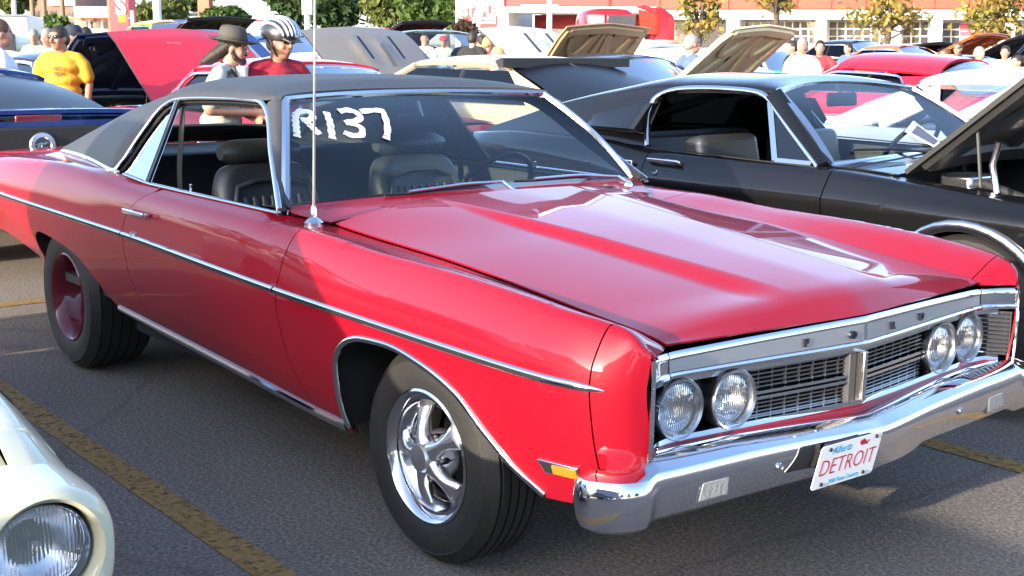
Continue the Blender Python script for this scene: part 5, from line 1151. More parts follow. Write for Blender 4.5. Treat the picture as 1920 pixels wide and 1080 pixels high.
em = MB(); em.lathe([(.075, -.01), (.085, .006), (.080, .014), (.056, .016), (.050, .008), (0, .008)], (-3.795, 0, .875), (-1, 0, 0), 32); em = em.build('badge', mat('satin_badge', (.80, .80, .82), .35, 1.0), c, 40); MB().lathe([(.049, .009), (0, .0095)], (-3.795, 0, .875), (-1, 0, 0), 28).build('badge_field', mat('badge_grey', (.16, .16, .17), .4, .8), em, 0)
hs = MB(); hx = lambda y, z: (-3.8045, -y, .875+z)
hs.tube([hx(-.035, .008), hx(-.01, .012), hx(.012, .008), hx(.026, .018), hx(.036, .012)], [.004, .009, .007, .006, .003], 6)
for a_, b_ in (((-.012, .008), (-.034, -.012)), ((-.004, .006), (-.014, -.02)), ((.012, .006), (.030, -.012)), ((.008, .004), (.014, -.022)), ((-.034, .008), (-.052, .004))): hs.tube([hx(*a_), hx(*b_)], .003, 5)
hs.build('horse_emblem', CHROME_DULL, em, 40)
for y in (-.025, 0, .025): MB().box((-3.806, y*.5, .850), (.004, .010, .016)).build('badge_bar', mat('badge_%s' % y, ((.35, .02, .02), (.6, .6, .6), (.02, .04, .35))[int(y*40+1)], .4), em, 0)
# red car with its bonnet up, two rows back
c = thing('red_coupe', 'red car facing away with raised red bonnet wearing a chrome crest at its front edge', 'car', (-8.82, 2.75, 0), PIKE)
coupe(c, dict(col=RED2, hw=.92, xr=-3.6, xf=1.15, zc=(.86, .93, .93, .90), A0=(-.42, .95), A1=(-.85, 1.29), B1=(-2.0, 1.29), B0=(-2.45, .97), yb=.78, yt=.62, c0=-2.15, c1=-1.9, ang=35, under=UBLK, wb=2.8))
a_ = rad(35); q = np.array([-.255+1.36*math.cos(a_), 0, .957+1.36*math.sin(a_)]); nh = np.array([-math.sin(a_), 0, math.cos(a_)])
MB().prism([(-.09, .02), (.09, .02), (.06, -.02), (.025, -.035), (0, -.045), (-.025, -.035), (-.06, -.02)], q-np.array([.04, 0, .03])+nh*.045, (0, -1, 0), (math.cos(a_), 0, math.sin(a_)), nh, .012).build('bonnet_crest', CHROME, c, 30, bevel=.003)
# tan fastback with black rear window and wing, bonnet up in tan greyed by painted shade
c = thing('tan_fastback', 'tan fastback with black rear window and wing, scooped bonnet raised, its tan painted grey as in shade', 'car', (-9.32, 5.15, 0), PIKE)
coupe(c, dict(col=TAN, hw=.93, xr=-4.3, xf=1.0, zc=(.88, .97, 1.0, .96), A0=(-.55, .98), A1=(-1.45, 1.33), B1=(-3.0, 1.33), B0=(-3.98, 1.0), yb=.80, yt=.66, c0=-3.4, c1=-3.0, ang=37, hoodtop=TANSHADE, under=UBLK, scoops=True, wb=2.9, trim=False, rearglass=mat('black_rear_glass', (.008, .009, .012), .35, spec=.15), crown=.05))
MB().sweep([(-3.06, y, 1.375) for y in np.linspace(-.80, .80, 9)], [(0, 0, 1)]*9, [(-.02, -.045), (.05, -.045), (.10, .015), (.02, .045), (-.02, .04)]).build('wing', mat('matt_black', (.015, .015, .016), .6), c, 40)
MB().tube([(-3.10, 0, 1.365), (-3.55, 0, 1.20), (-4.0, 0, 1.035)], .012, 6).build('window_seam', BLACK, c, 40)
for s_ in (-.21, .21):
    a_ = rad(37); p_ = lambda u, off: (-.385+1.38*u*math.cos(a_)-off*math.sin(a_), s_, .985+1.38*u*math.sin(a_)+off*math.cos(a_))
    MB().sweep([p_(.38, .062), p_(.55, .062), p_(.72, .055)], [(-.7, 0, .7)]*3, FLAT(.055, .008)).build('scoop_slot', CHROME_DULL, c, 30)
    MB().sweep([p_(.40, .071), p_(.55, .071), p_(.70, .064)], [(-.7, 0, .7)]*3, FLAT(.030, .003)).build('scoop_vent', DARK, c, 30)
# graphite car, cream bonnet underside towards us
c = thing('graphite_coupe', 'graphite car facing us with cream underside of raised bonnet showing', 'car', (-7.05, 8.15, 0), 0)
coupe(c, dict(col=GREYC, hw=.76, yb=.66, yt=.52, xf=.95, zc=(.88, .93, .94, .90), ang=39, under=UCREAM, hoodtop=UCREAM, A1=(-1.25, 1.32), B1=(-2.2, 1.33), light='round'))
# brown bonnet two rows back
q = at_depth(1052, 132, 17.5)
c = thing('brown_bonnet_car', 'car two rows back with tan brown underside of raised bonnet in shade', 'car', (q[0]+.455, q[1], 0), 0)
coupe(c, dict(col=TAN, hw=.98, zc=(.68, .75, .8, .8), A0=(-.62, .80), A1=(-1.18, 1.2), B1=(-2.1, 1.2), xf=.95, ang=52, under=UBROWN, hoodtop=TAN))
# white car, bonnet up, outer side towards us
q = at_depth(1062, 122, 19.5)
c = thing('white_bonnet_car', 'white car facing away with raised white bonnet and one dark scoop slot', 'car', (q[0]-.455, q[1], 0), PIKE)
coupe(c, dict(col=WHITEC, hw=.98, zc=(.95, 1.05, 1.0, .95), A0=(-.62, 1.08), xf=1.0, ang=36, under=UBLK, scoops=True))
a_ = rad(36)
for s_ in (-.22, .22): MB().sweep([(-.455+1.4*u*math.cos(a_)-.065*math.sin(a_), s_, 1.08+1.4*u*math.sin(a_)+.065*math.cos(a_)) for u in (.35, .70)], [(-.7, 0, .7)]*2, FLAT(.06, .01)).build('scoop_slot', GREYC, c, 30)
q = at_depth(1275, 110, 18.5)
c = thing('white_fastback', 'white car between the two open bonnets with long sloping white rear', 'car', (q[0]-2.6, q[1]+.2, 0), PIKE)
coupe(c, dict(col=WHITEC, hw=.98, xr=-4.1, zc=(.95, 1.05, 1.12, 1.05), A0=(-.6, 1.05), A1=(-1.2, 1.44), B1=(-2.3, 1.46), B0=(-3.8, 1.10), rearglass=WHITEC, trim=False, yt=.70, yb=.86))
# round-roofed red sedan
c = thing('red_sedan', 'round-roofed red sedan with cream side trim beyond the white car', 'car', (-8.45, 10.75, 0), PIKE)
coupe(c, dict(col=RED2, hw=.93, xr=-4.3, xf=1.1, zc=(.94, 1.0, 1.01, .95), A0=(-1.05, 1.03), A1=(-1.55, 1.27), B1=(-3.0, 1.22), B0=(-3.45, 1.03), yb=.82, yt=.62, crown=.17, c0=-2.7, c1=-2.5, wb=3.0, rearglass=GLASS_DARK))
# white coupe, red cabin
c = thing('white_coupe', 'white coupe with open side windows and red interior behind the black fastback', 'car', (.05, 5.35, 0), 0)
coupe(c, dict(col=WHITEC, hw=.93, xf=.95, xr=-3.9, zc=(.88, .99, 1.0, .96), A0=(-.55, 1.0), A1=(-1.05, 1.305), B1=(-2.15, 1.30), B0=(-2.8, 1.02), yb=.82, yt=.64, c0=-2.42, c1=-2.05, inter=REDINT, pillar_b=False, trim=False))
for sg in (-1, 1): MB().sweep([(-2.03, sg*.66, 1.28), (-1.98, sg*.70, 1.22), (-2.35, sg*.80, 1.02)], [(0, sg, .3)]*3, FLAT(.10, .02)).build('window_post', WHITEC, c, 30)
def small_car(name, label, px, py, d, face, **P):
    q = at_depth(px, py, d); s_ = 1 if face > 0 else -1
    t = thing(name, label, 'car', (q[0]+s_*.455, q[1], 0), 0 if face > 0 else PIKE)
    P.setdefault('hw', .93); P.setdefault('xf', .95); coupe(t, P); return t
small_car('navy_bonnet_car', 'car with tall dark navy bonnet raised behind the man in yellow', 205, 178, 14.5, 1, col=NAVY, ang=42, under=NAVY, zc=(.82, .92, .92, .9), xf=.75, frame=False)
small_car('yellow_car', 'distant yellow car with yellow-edged black bonnet raised above the red bonnet', 362, 68, 25, 1, col=YEL, ang=30, under=UBLK, zc=(1.3, 1.45, 1.3, 1.2), A0=(-.62, 1.48), A1=(-1.1, 1.85), B1=(-2.1, 1.85), B0=(-2.6, 1.4))
small_car('blue_bonnet_car', 'car with a plain bright blue raised bonnet left of the brimmed hat', 458, 97, 20, -1, col=BLUE, ang=27, under=UBLK, zc=(1.1, 1.2, 1.1, 1.0), A0=(-.62, 1.25), A1=(-1.1, 1.55), B1=(-2, 1.55), B0=(-2.6, 1.2))
t = small_car('striped_car', 'white car with blue-striped raised bonnet between hat and helmet', 508, 120, 17, -1, col=WHITEC, ang=26, under=UBLK, zc=(.95, 1.05, 1, .95), A0=(-.62, 1.08))
a_ = rad(26)
for s_ in (-.2, .2): MB().sweep([(-.455+1.38*u*math.cos(a_)-.055*math.sin(a_), s_, 1.05+1.38*u*math.sin(a_)+.055*math.cos(a_)) for u in (.05, .5, .95)], [(-.7, 0, .7)]*3, FLAT(.20, .004)).build('stripe', BLUE, t, 0)
small_car('light_blue_car', 'light blue car far back beside the tall lamp post', 600, 88, 34, 1, col=paint('sky_blue_paint', (.12, .32, .50), .35), zc=(1.1, 1.2, 1.2, 1.1), A0=(-.62, 1.2), A1=(-1.1, 1.62), B1=(-2.2, 1.62), B0=(-2.7, 1.2))
small_car('red_hatch', 'far red car with red tailgate raised in front of the green trees', 742, 75, 30, 1, col=RED2, ang=32, under=UBLK, zc=(1.3, 1.5, 1.3, 1.2), A0=(-.62, 1.55), A1=(-1.1, 1.8), B1=(-2, 1.8), B0=(-2.6, 1.5))
small_car('mint_convertible', 'mint green and white car at the edge of the crowd right of the cream bonnet', 1500, 128, 26, 1, col=TEAL, roof=WHITEC, zc=(1.0, 1.05, 1.05, 1.0), A0=(-.62, 1.06), A1=(-1.0, 1.36), B1=(-2, 1.36), B0=(-2.6, 1.1))
small_car('black_bonnet_car', 'far car with flat black raised bonnet above the round red roof', 1665, 97, 30, 1, col=GLOSSBLK, ang=24, under=UBLK, zc=(1.1, 1.3, 1.2, 1.1), A0=(-.62, 1.32), A1=(-1.1, 1.6), B1=(-2, 1.6), B0=(-2.6, 1.3))
small_car('orange_bonnet_car', 'far orange car with glowing orange bonnet raised in the right crowd', 1760, 100, 28, 1, col=ORANGE, ang=36, under=ORANGE, zc=(1.0, 1.2, 1.1, 1.0), A0=(-.62, 1.22), A1=(-1.1, 1.5), B1=(-2, 1.5), B0=(-2.6, 1.2))
small_car('plum_bonnet_car', 'dark plum car with raised bonnet at the right between orange bonnet and frame edge', 1838, 100, 29, 1, col=paint('plum_paint', (.06, .01, .05), .3), ang=36, under=UBLK, zc=(1.0, 1.2, 1.1, 1.0), A0=(-.62, 1.22), A1=(-1.1, 1.5), B1=(-2, 1.5), B0=(-2.6, 1.2))
small_car('navy_sedan', 'navy car cut by the right frame edge behind the crowd', 1912, 122, 22, 1, col=NAVY, ang=52, under=NAVY, zc=(1.0, 1.1, 1.1, 1.0), A0=(-.62, 1.12), frame=False)
# dark pickup truck
q = at_depth(835, 100, 23)
t = thing('pickup_truck', 'dark green old pickup truck behind the tan roof', 'pickup truck', (q[0], q[1], 0), rad(-25))
coupe(t, dict(col=paint('pickup_paint', (.03, .045, .04), .35), hw=.95, xr=-3.6, xf=.9, zc=(1.05, 1.12, 1.05, 1.0), zm=.75, A0=(-.62, 1.2), A1=(-.95, 1.68), B1=(-1.75, 1.68), B0=(-1.9, 1.15), yb=.82, yt=.72, c0=-1.75, c1=-1.65, z0=.5, R=.38, trim=False))
# ------------------------------------------------------------------ people
SKIN = mat('skin', (.42, .22, .15), .55, var=.08, vs=10); SKIN2 = mat('tanned_skin', (.33, .16, .10), .55, var=.08, vs=10)
_pm = {}
def remeshed(b, vox, sm=6):
    me = bpy.data.meshes.new('t'); me.from_pydata([tuple(map(float, v)) for v in b.V], [], b.F); o = bpy.data.objects.new('t', me); COL.objects.link(o)
    m = o.modifiers.new('r', 'REMESH'); m.mode = 'VOXEL'; m.voxel_size = vox; m.use_smooth_shade = True
    k = o.modifiers.new('s', 'SMOOTH'); k.factor = .5; k.iterations = sm
    dg = bpy.context.evaluated_depsgraph_get(); dg.update(); r = bpy.data.meshes.new_from_object(o.evaluated_get(dg))
    bpy.data.objects.remove(o); bpy.data.meshes.remove(me); r.materials.clear(); return r
def limb(b, pts, rs, n=12):
    for i in range(len(pts)-1): b.cyl(pts[i], pts[i+1], rs[i], rs[i+1], n)
    for p, r in zip(pts, rs): b.ball(p, r, n, 8)
POSES = dict(stand=dict(l=[(0, .20, 1.43), (-.03, .26, 1.15), (.06, .25, .90)], r=[(0, -.20, 1.43), (-.03, -.26, 1.15), (.06, -.25, .90)]),
             elbow=dict(l=[(0, .20, 1.43), (-.06, .27, 1.16), (.18, .20, 1.05)], r=[(0, -.20, 1.43), (-.06, -.27, 1.16), (.18, -.18, 1.08)]),
             folded=dict(l=[(0, .20, 1.43), (.0, .27, 1.17), (.22, .06, 1.14)], r=[(0, -.20, 1.43), (.0, -.27, 1.17), (.24, -.04, 1.19)]))
def head_parts(b, hc, fine):
    x, z = hc
    b.ball((x-.005, 0, z+.03), (.098, .076, .108), 20, 14); b.ball((x+.028, 0, z-.045), (.066, .058, .07), 16, 10); b.ball((x+.055, 0, z-.085), (.030, .030, .026), 12, 8)
    limb(b, [(x+.094, 0, z+.03), (x+.112, 0, z-.006)], [.011, .017], 8)
    for s in (-1, 1):
        b.ball((x+.072, s*.030, z+.052), (.026, .030, .011), 10, 6); b.ball((x-.008, s*.080, z+.002), (.022, .012, .034), 10, 8); b.ball((x+.055, s*.042, z-.018), (.032, .026, .026), 10, 6)
    b.ball((x+.088, 0, z-.050), (.014, .026, .010), 10, 6)
def person_meshes(pose, sleeve, turn, lean, vox, fat=1.0, hs=1.0, nod=0.0):
    key = (pose, sleeve, turn, lean, vox, fat, hs, nod)
    if key in _pm: return _pm[key]
    ps = POSES[pose]; R = rotz(turn); L = roty(lean)
    hip = np.array([0, 0, .95])
    def ln(p): return tuple(hip+L @ (np.array(p)-hip)) if p[2] > .95 else tuple(p)
    neck = np.array(ln((0, 0, 1.47)))
    def hd(b, f):
        t = MB(); f(t); R2 = R @ roty(nod); V = np.array([R2 @ (np.array(v)-np.array([0, 0, 1.50])) for v in t.V])*hs; b.add(V+neck+np.array([0, 0, .02]), t.F)
    b = MB()
    hd(b, lambda t: head_parts(t, (.03, 1.62), True))
    limb(b, [ln((-.01, 0, 1.42)), ln((.012, 0, 1.56))], [.062, .056])
    for s, arm in ((1, ps['l']), (-1, ps['r'])):
        a = [ln(p) for p in arm]; limb(b, [tuple(np.array(a[0])*.62+np.array(a[1])*.38), a[1], a[2]], [.046, .042, .030])
        h = np.array(a[2]); d = h-np.array(a[1]); d /= np.linalg.norm(d); x, y, n = frame_from(d, (0, 1, .01))
        sd = np.array([0, s, 0])-d*(d[1]*s); sd /= np.linalg.norm(sd); fw = np.cross(d, sd)
        limb(b, [h, h+d*.085], [.030, .034], 8)
        for k, ln_ in enumerate((.066, .076, .072, .056)):
            o = h+d*.088+fw*(.030-.020*k); limb(b, [o, o+d*ln_*.55-sd*.004, o+d*ln_*.9-sd*.018], [.0105, .0095, .008], 6)
        limb(b, [h+d*.03+fw*.026, h+d*.065+fw*.052, h+d*.095+fw*.056-sd*.01], [.013, .011, .009], 6)
        limb(b, [(0, s*.10, .92), (.015, s*.105, .50), (-.01, s*.11, .09)], [.085, .058, .040]); b.ball((.06, s*.115, .045), (.125, .045, .045), 12, 8)
    for z, rx, ry in ((.95, .10, .145), (1.08, .10, .135), (1.22, .10, .145), (1.36, .085, .145)): b.ball(ln((0, 0, z)), (rx*fat, ry, .10), 16, 10)
    body = remeshed(b, vox)
    c = MB()
    for z, rx, ry in ((.90, .150, .195), (.98, .152, .190), (1.08, .150, .182), (1.20, .148, .192), (1.32, .138, .190), (1.39, .110, .165), (1.435, .075, .10)): c.ball(ln((.005*(fat > 1), 0, z)), (rx*fat, ry*(.5+.5*fat), .095 if z < 1.38 else .05), 18, 10)
    for s, arm in ((1, ps['l']), (-1, ps['r'])):
        a = [np.array(ln(p)) for p in arm]
        if sleeve == 'long': limb(c, [np.array(ln((0, s*.075, 1.452))), np.array(ln((-.005, s*.165, 1.418))), a[0]*.6+a[1]*.4, a[1], a[1]*.12+a[2]*.88], [.048, .062, .070, .060, .048])
        else:
            e = a[0]*.28+a[1]*.72; limb(c, [np.array(ln((0, s*.075, 1.452))), np.array(ln((-.005, s*.165, 1.418))), a[0]*.7+a[1]*.3, e], [.048, .062, .072, .078])
    shirt = remeshed(c, vox, 4)
    t = MB()
    for s in (-1, 1): limb(t, [(0, s*.10, .90), (.015, s*.108, .50), (-.01, s*.112, .10)], [.112, .085, .070])
    t.ball((0, 0, .93), (.142*fat, .185, .10), 16, 8); trs = remeshed(t, vox, 4)
    hr = MB(); hd(hr, lambda q: (q.ball((.012, 0, 1.665), (.108, .086, .098), 20, 12), q.ball((-.030, 0, 1.622), (.078, .083, .085), 16, 10), [q.ball((.005, s*.074, 1.635), (.030, .016, .038), 8, 6) for s in (-1, 1)]))
    hair = remeshed(hr, max(.012, vox), 3)
    sh = MB()
    for s in (-1, 1): sh.ball((.062, s*.115, .048), (.138, .055, .052), 14, 8)
    shoes = remeshed(sh, .014, 2)
    _pm[key] = (body, shirt, trs, hair, shoes, hd, ln); return _pm[key]
def cloth(name, col): return mat('cloth_'+name, col, .85, var=.10, vs=9, bump=.35, bs=22, sheen=.2)
JEANS = cloth('denim', (.05, .07, .13)); KHAKI = cloth('khaki', (.30, .25, .17)); BLKC = cloth('black', (.015, .015, .017)); SHOE = mat('shoe', (.05, .045, .04), .6)
HAIR = dict(dark=mat('dark_hair', (.020, .014, .010), .6, bump=.5, bs=90), grey=mat('grey_hair', (.22, .21, .19), .6, bump=.5, bs=90), brown=mat('brown_hair', (.09, .045, .02), .6, bump=.5, bs=90), blond=mat('blond_hair', (.45, .28, .11), .6, bump=.5, bs=90))
def person(label, px, py_top, d, yaw, shirt, pose='stand', sleeve='short', hair='dark', trousers=None, turn=0.0, lean=0.0, vox=.022, h=1.76, fat=1.0, skin=None, cap=None, shades=False, group=None, z_off=0.0, ground=None, hs=1.0, nod=0.0):
    """yaw: facing direction in degrees relative to facing the camera (+ = towards picture left)"""
    q = at_depth(px, py_top, d) if ground is None else ground
    toc = math.atan2(CAM[1]-q[1], CAM[0]-q[0])
    t = thing('person', label, 'person', (q[0], q[1], 0), toc-rad(yaw), group)
    sc = h/1.76; t.scale = (sc, sc, sc)
    body, sh, tr, hr, so, hd, ln = person_meshes(pose, sleeve, turn, lean, vox, fat, hs, nod)
    def put(nm, me, m):
        k = me.copy(); k.materials.append(m); k.name = nm; o = bpy.data.objects.new(nm, k); return link(o, t)
    put('body', body, skin or SKIN); put('shirt', sh, shirt); put('trousers', tr, trousers or JEANS); put('shoes', so, SHOE)
    if hair: put('hair', hr, HAIR[hair])
    def hpart(nm, f, m, sm=60):
        b = MB(); hd(b, f); return b.build(nm, m, t, sm)
    if vox < .016:
        for s in (-1, 1): hpart('eye', lambda b: b.ball((.112, s*.032, 1.645), (.010, .014, .008), 8, 6), BLACK)
    hpart('mouth', lambda b: b.ball((.130, 0, 1.568), (.006, .024, .005), 8, 6), mat('lip', (.26, .09, .07), .5))
    if shades: hpart('sunglasses', lambda b: ([b.ball((.122, s*.034, 1.647), (.012, .030, .020), 10, 8) for s in (-1, 1)], [b.tube([(.115, s*.062, 1.652), (.05, s*.084, 1.652), (.01, s*.088, 1.645)], .004, 6) for s in (-1, 1)], b.tube([(.128, -.02, 1.652), (.128, .02, 1.652)], .004, 6)), mat('dark_lens', (.008, .008, .008), .1, coat=1))
    if cap:
        hpart('cap', lambda b: (b.lathe([(.106, 1.668), (.105, 1.70), (.092, 1.742), (.06, 1.768), (0, 1.775)], (.02, 0, 0), (0, 0, 1), 20), b.loft([[(.09, -.075, 1.675), (.09, .075, 1.675), (.09, .075, 1.684), (.09, -.075, 1.684)], [(.195, -.055, 1.655), (.195, .055, 1.655), (.195, .055, 1.662), (.195, -.055, 1.662)]])), cap)
    return t, hpart, ln
YT = cloth('mustard', (.62, .30, .022)); LB = cloth('pale_blue', (.62, .66, .80)); GRN = cloth('pale_green', (.36, .46, .30)); WHT = cloth('white', (.78, .78, .78)); RDC = cloth('red', (.48, .03, .04)); GRYC = cloth('grey', (.42, .43, .40)); MAR = cloth('crimson', (.30, .012, .03)); OLV = cloth('olive', (.12, .16, .11)); DBL = cloth('dusk_blue', (.075, .12, .28)); TAN_C = cloth('tan', (.42, .31, .20)); PNK = cloth('coral', (.55, .14, .12))
# the two men leaning over the red hardtop's tail
g1 = on_plane(404, 90, 0, -5.05); g1[2] = 0
t, hp, ln = person('man in brimmed olive hat and grey tee with camera straps looking down', 432, 80, 9, -70, GRYC, 'folded', 'short', 'dark', turn=rad(8), lean=.18, vox=.010, h=1.66, ground=g1, hs=.92, nod=.14)
OH = mat('olive_hat', (.055, .052, .040), .8, bump=.4, bs=60)
hp('hat', lambda b: (b.lathe([(.0, 1.795), (.05, 1.80), (.088, 1.790), (.104, 1.765), (.114, 1.70), (.118, 1.682), (.145, 1.676), (.19, 1.688), (.198, 1.692), (.198, 1.686), (.145, 1.668), (.11, 1.672)], (.01, 0, 0), (0, 0, 1), 36)), OH)
hp('hat_band', lambda b: b.lathe([(.1165, 1.690), (.1185, 1.692), (.1165, 1.712), (.114, 1.714)], (.01, 0, 0), (0, 0, 1), 32), mat('hat_band', (.03, .027, .022), .7))
hp('hat_badge', lambda b: b.cyl((.075, .085, 1.735), (.08, .095, 1.735), .016, .016, 12), CHROME_DULL)
hp('long_hair', lambda b: [limb(b, [(-.05+.01*k, .05-.025*k, 1.64), (-.10, .045-.025*k, 1.56), (-.155-.01*(k % 3), .05-.03*k, 1.50), (-.20-.015*(k % 2), .05-.03*k, 1.475)], [.045, .045, .032, .010], 8) for k in range(5)], HAIR['dark'])
hp('beard', lambda b: (b.ball((.105, 0, 1.535), (.032, .040, .034), 12, 8), [limb(b, [(.03, s*.070, 1.60), (.055, s*.062, 1.555), (.10, s*.03, 1.53)], [.014, .018, .02], 8) for s in (-1, 1)], b.ball((.128, 0, 1.587), (.012, .03, .008), 8, 6)), HAIR['dark'])
hp('glasses', lambda b: [b.tube([(.128+.004*math.cos(a), s*.034+.022*math.cos(a), 1.645+.017*math.sin(a)) for a in np.linspace(0, 6.28, 14, endpoint=False)], .0022, 5, closed=True) for s in (-1, 1)]+[b.tube([(.125, s*.056, 1.648), (.01, s*.088, 1.648)], .0025, 5) for s in (-1, 1)], CHROME_DULL)
for s_, y1_ in ((-1, -.135), (1, .135)):
    pth = [ln((-.10, y1_, 1.36)), ln((-.04, y1_*.98, 1.47)), ln((.06, y1_*.98, 1.44)), ln((.142, y1_*.95, 1.34)), ln((.165, y1_*.8, 1.20))]
    MB().sweep(resample(spline(pth, 30), 14), [(1, 0, .6)]*14, FLAT(.042, .006)).build('camera_strap', mat('navy_strap', (.010, .012, .03), .7), t, 40)
pth = [ln((-.05, .06, 1.50)), ln((.06, .075, 1.45)), ln((.15, .04, 1.33)), ln((.17, 0, 1.22)), ln((.15, -.05, 1.33)), ln((.06, -.075, 1.45)), ln((-.05, -.06, 1.50))]
MB().sweep(resample(spline(pth, 40), 20), [(1, 0, .6)]*20, FLAT(.034, .006)).build('camera_strap', BLKC, t, 40)
cup = at_depth(455, 139, 8.55)
k = MB().lathe([(0, -.05), (.032, -.05), (.040, .045), (.043, .048), (.040, .052), (0, .054)], cup, (0, 0, 1), 18).build('paper_cup', WHITE, None, 40); tag(k, 'white paper cup held by the man in the brimmed hat', 'cup')
g2 = on_plane(516, 90, 0, -4.98); g2[2] = 0
t, hp, ln = person('cyclist in crimson tee and dark glasses wearing silver and black bike helmet', 535, 40, 9, -28, MAR, 'elbow', 'short', 'grey', turn=rad(14), lean=.06, vox=.010, h=1.69, ground=g2, hs=.93, nod=.12, shades=True, skin=SKIN2)
HLM = mat('helmet_silver', (.42, .47, .56), .25, .3, coat=.8); HLB = mat('helmet_black', (.02, .02, .022), .35, coat=.6)
def helm(b, sc=1.0, z0=1.66):
    b.lathe([(.132*sc, z0-.005), (.142*sc, z0+.02), (.138*sc, z0+.06), (.118*sc, z0+.11), (.078*sc, z0+.142), (0, z0+.152)], (0, 0, 0), (0, 0, 1), 32)
def helmx(f): 
    def q(b):
        t2 = MB(); f(t2); b.add([(v[0]*1.18+.012, v[1]*.92, v[2]-.10*min(0, v[0])*.25) for v in t2.V], t2.F)
    return q
hel = hp('helmet', helmx(helm), HLB)
for k in range(-3, 4):
    off = k*.030
    def rib(b, off=off):
        pts = []
        for a in np.linspace(.15, math.pi-.25, 14):
            x = .150*math.cos(a); y = off*(1+.25*math.sin(a)); rr = max(0, 1-(abs(y)/.150)**2)**.5; z = 1.675+.150*math.sin(a)*rr
            pts.append((x*rr*.98, y, z))
        b.tube(pts, [.006]+[.0115]*12+[.006], 8)
    o = hp('helmet_rib', helmx(rib), HLM); o.parent = hel
hp('helmet_visor', lambda b: b.loft([[(.13, -.085, 1.668), (.13, .085, 1.668), (.13, .085, 1.680), (.13, -.085, 1.680)], [(.205, -.06, 1.650), (.205, .06, 1.650), (.205, .06, 1.656), (.205, -.06, 1.656)]]), HLB)
hp('helmet_badge', lambda b: b.ball((.172, .02, 1.695), (.012, .022, .012), 10, 8), WHITE)
hp('chin_strap', lambda b: [b.tube([(.02, s*.098, 1.66), (.035, s*.088, 1.60), (.05, s*.055, 1.53), (.062, 0, 1.515)], .006, 6) for s in (-1, 1)]+[b.tube([(-.05, s*.095, 1.66), (.0, s*.092, 1.62), (.035, s*.088, 1.60)], .005, 6) for s in (-1, 1)], BLKC)
# man in yellow
t, hp, ln = person('man in mustard yellow printed tee and dark glasses behind the blue car', 112, 52, 12.6, 18, YT, 'stand', 'short', 'dark', turn=rad(-22), vox=.011, h=1.70, fat=1.12, shades=True, skin=SKIN2)
hp('moustache', lambda b: b.ball((.132, 0, 1.588), (.012, .030, .010), 8, 6), HAIR['dark'])
pr = MB()
for k, (y0, y1, z) in enumerate(((-.07, .07, 1.315), (-.055, .055, 1.295), (-.045, .045, 1.245), (-.03, .03, 1.225))):
    pr.sweep([(.181, y, z+.02*math.cos(y*14)) for y in np.linspace(y0, y1, 9)], [(1, 0, 0)]*9, FLAT(.008, .003))
pr.ball((.180, 0, 1.27), (.006, .028, .018), 10, 6); pr.build('shirt_print', mat('shirt_print', (.16, .07, .03), .8), t, 0)
# others around him
person('man in pale blue dress shirt cut by the left frame edge', -8, 42, 11.0, -100, LB, 'stand', 'long', 'brown', vox=.013, h=1.74, fat=1.15)
person('stout man in pale green shirt left of the man in yellow', 63, 63, 21, 10, GRN, 'stand', 'short', 'grey', vox=.018, h=1.74, fat=1.25, trousers=KHAKI)
person('person in white tee half hidden by the man in yellow', 90, 60, 17, 30, WHT, 'elbow', 'short', 'grey', vox=.018, h=1.72, trousers=KHAKI)
person('bald man in coral shirt far behind the man in yellow', 82, 66, 24, 20, PNK, 'stand', 'short', None, vox=.022, h=1.72)
person('man in dark cap and olive tee standing behind the man in yellow', 134, 62, 14.2, -60, OLV, 'stand', 'short', 'dark', vox=.013, h=1.72, cap=cloth('navy_cap', (.02, .025, .04)), fat=1.1)
person('dark-haired man in black tee beside the navy bonnet', 160, 54, 19, -150, BLKC, 'stand', 'short', 'dark', vox=.018, h=1.76)
person('man in black tee with bare arm hanging beside the red bonnet', 243, 70, 15.8, 40, BLKC, 'stand', 'short', 'dark', vox=.012, h=1.68, trousers=KHAKI)
person('woman with long blond hair in tan top right of the helmet', 570, 72, 19, -120, TAN_C, 'elbow', 'short', 'blond', vox=.018, h=1.66)
person('person in red shirt far behind the blond woman', 583, 74, 27, 60, RDC, 'stand', 'short', 'brown', vox=.022, h=1.68)
person('person in white tee left of the grey raised bonnet', 606, 66, 15.5, -40, WHT, 'stand', 'short', 'blond', vox=.018, h=1.70, trousers=KHAKI)
person('bald man in white tee by the pickup', 795, 63, 24, -150, WHT, 'stand', 'short', None, vox=.018, h=1.76)
person('man in pale green shirt inside view of the pickup windscreen', 832, 68, 29, 10, GRN, 'stand', 'short', 'brown', vox=.022, h=1.72, cap=cloth('red_cap', (.45, .03, .03)))
person('man in black tee walking away past the white bonnet', 886, 56, 22, -150, BLKC, 'stand', 'short', 'dark', vox=.016, h=1.78)
person('man with dark cap and black tee left of the other black tee', 872, 58, 25, 170, BLKC, 'stand', 'short', 'dark', vox=.022, h=1.76, cap=BLKC)
person('person in white tee beside the red tee and black tee', 903, 60, 26, 150, WHT, 'stand', 'short', 'dark', vox=.022, h=1.74)
person('person in red tee left of the white raised bonnet', 914, 64, 22, -120, RDC, 'elbow', 'short', 'blond', vox=.018, h=1.68)
person('person in cream shirt bending at the white bonnet', 932, 86, 17, -90, cloth('cream', (.70, .60, .48)), 'elbow', 'short', 'blond', vox=.016, h=1.52)
person('grey-haired man in blue shirt left of the cream bonnet', 1296, 58, 16.0, -118, DBL, 'elbow', 'short', 'grey', vox=.012, h=1.70)
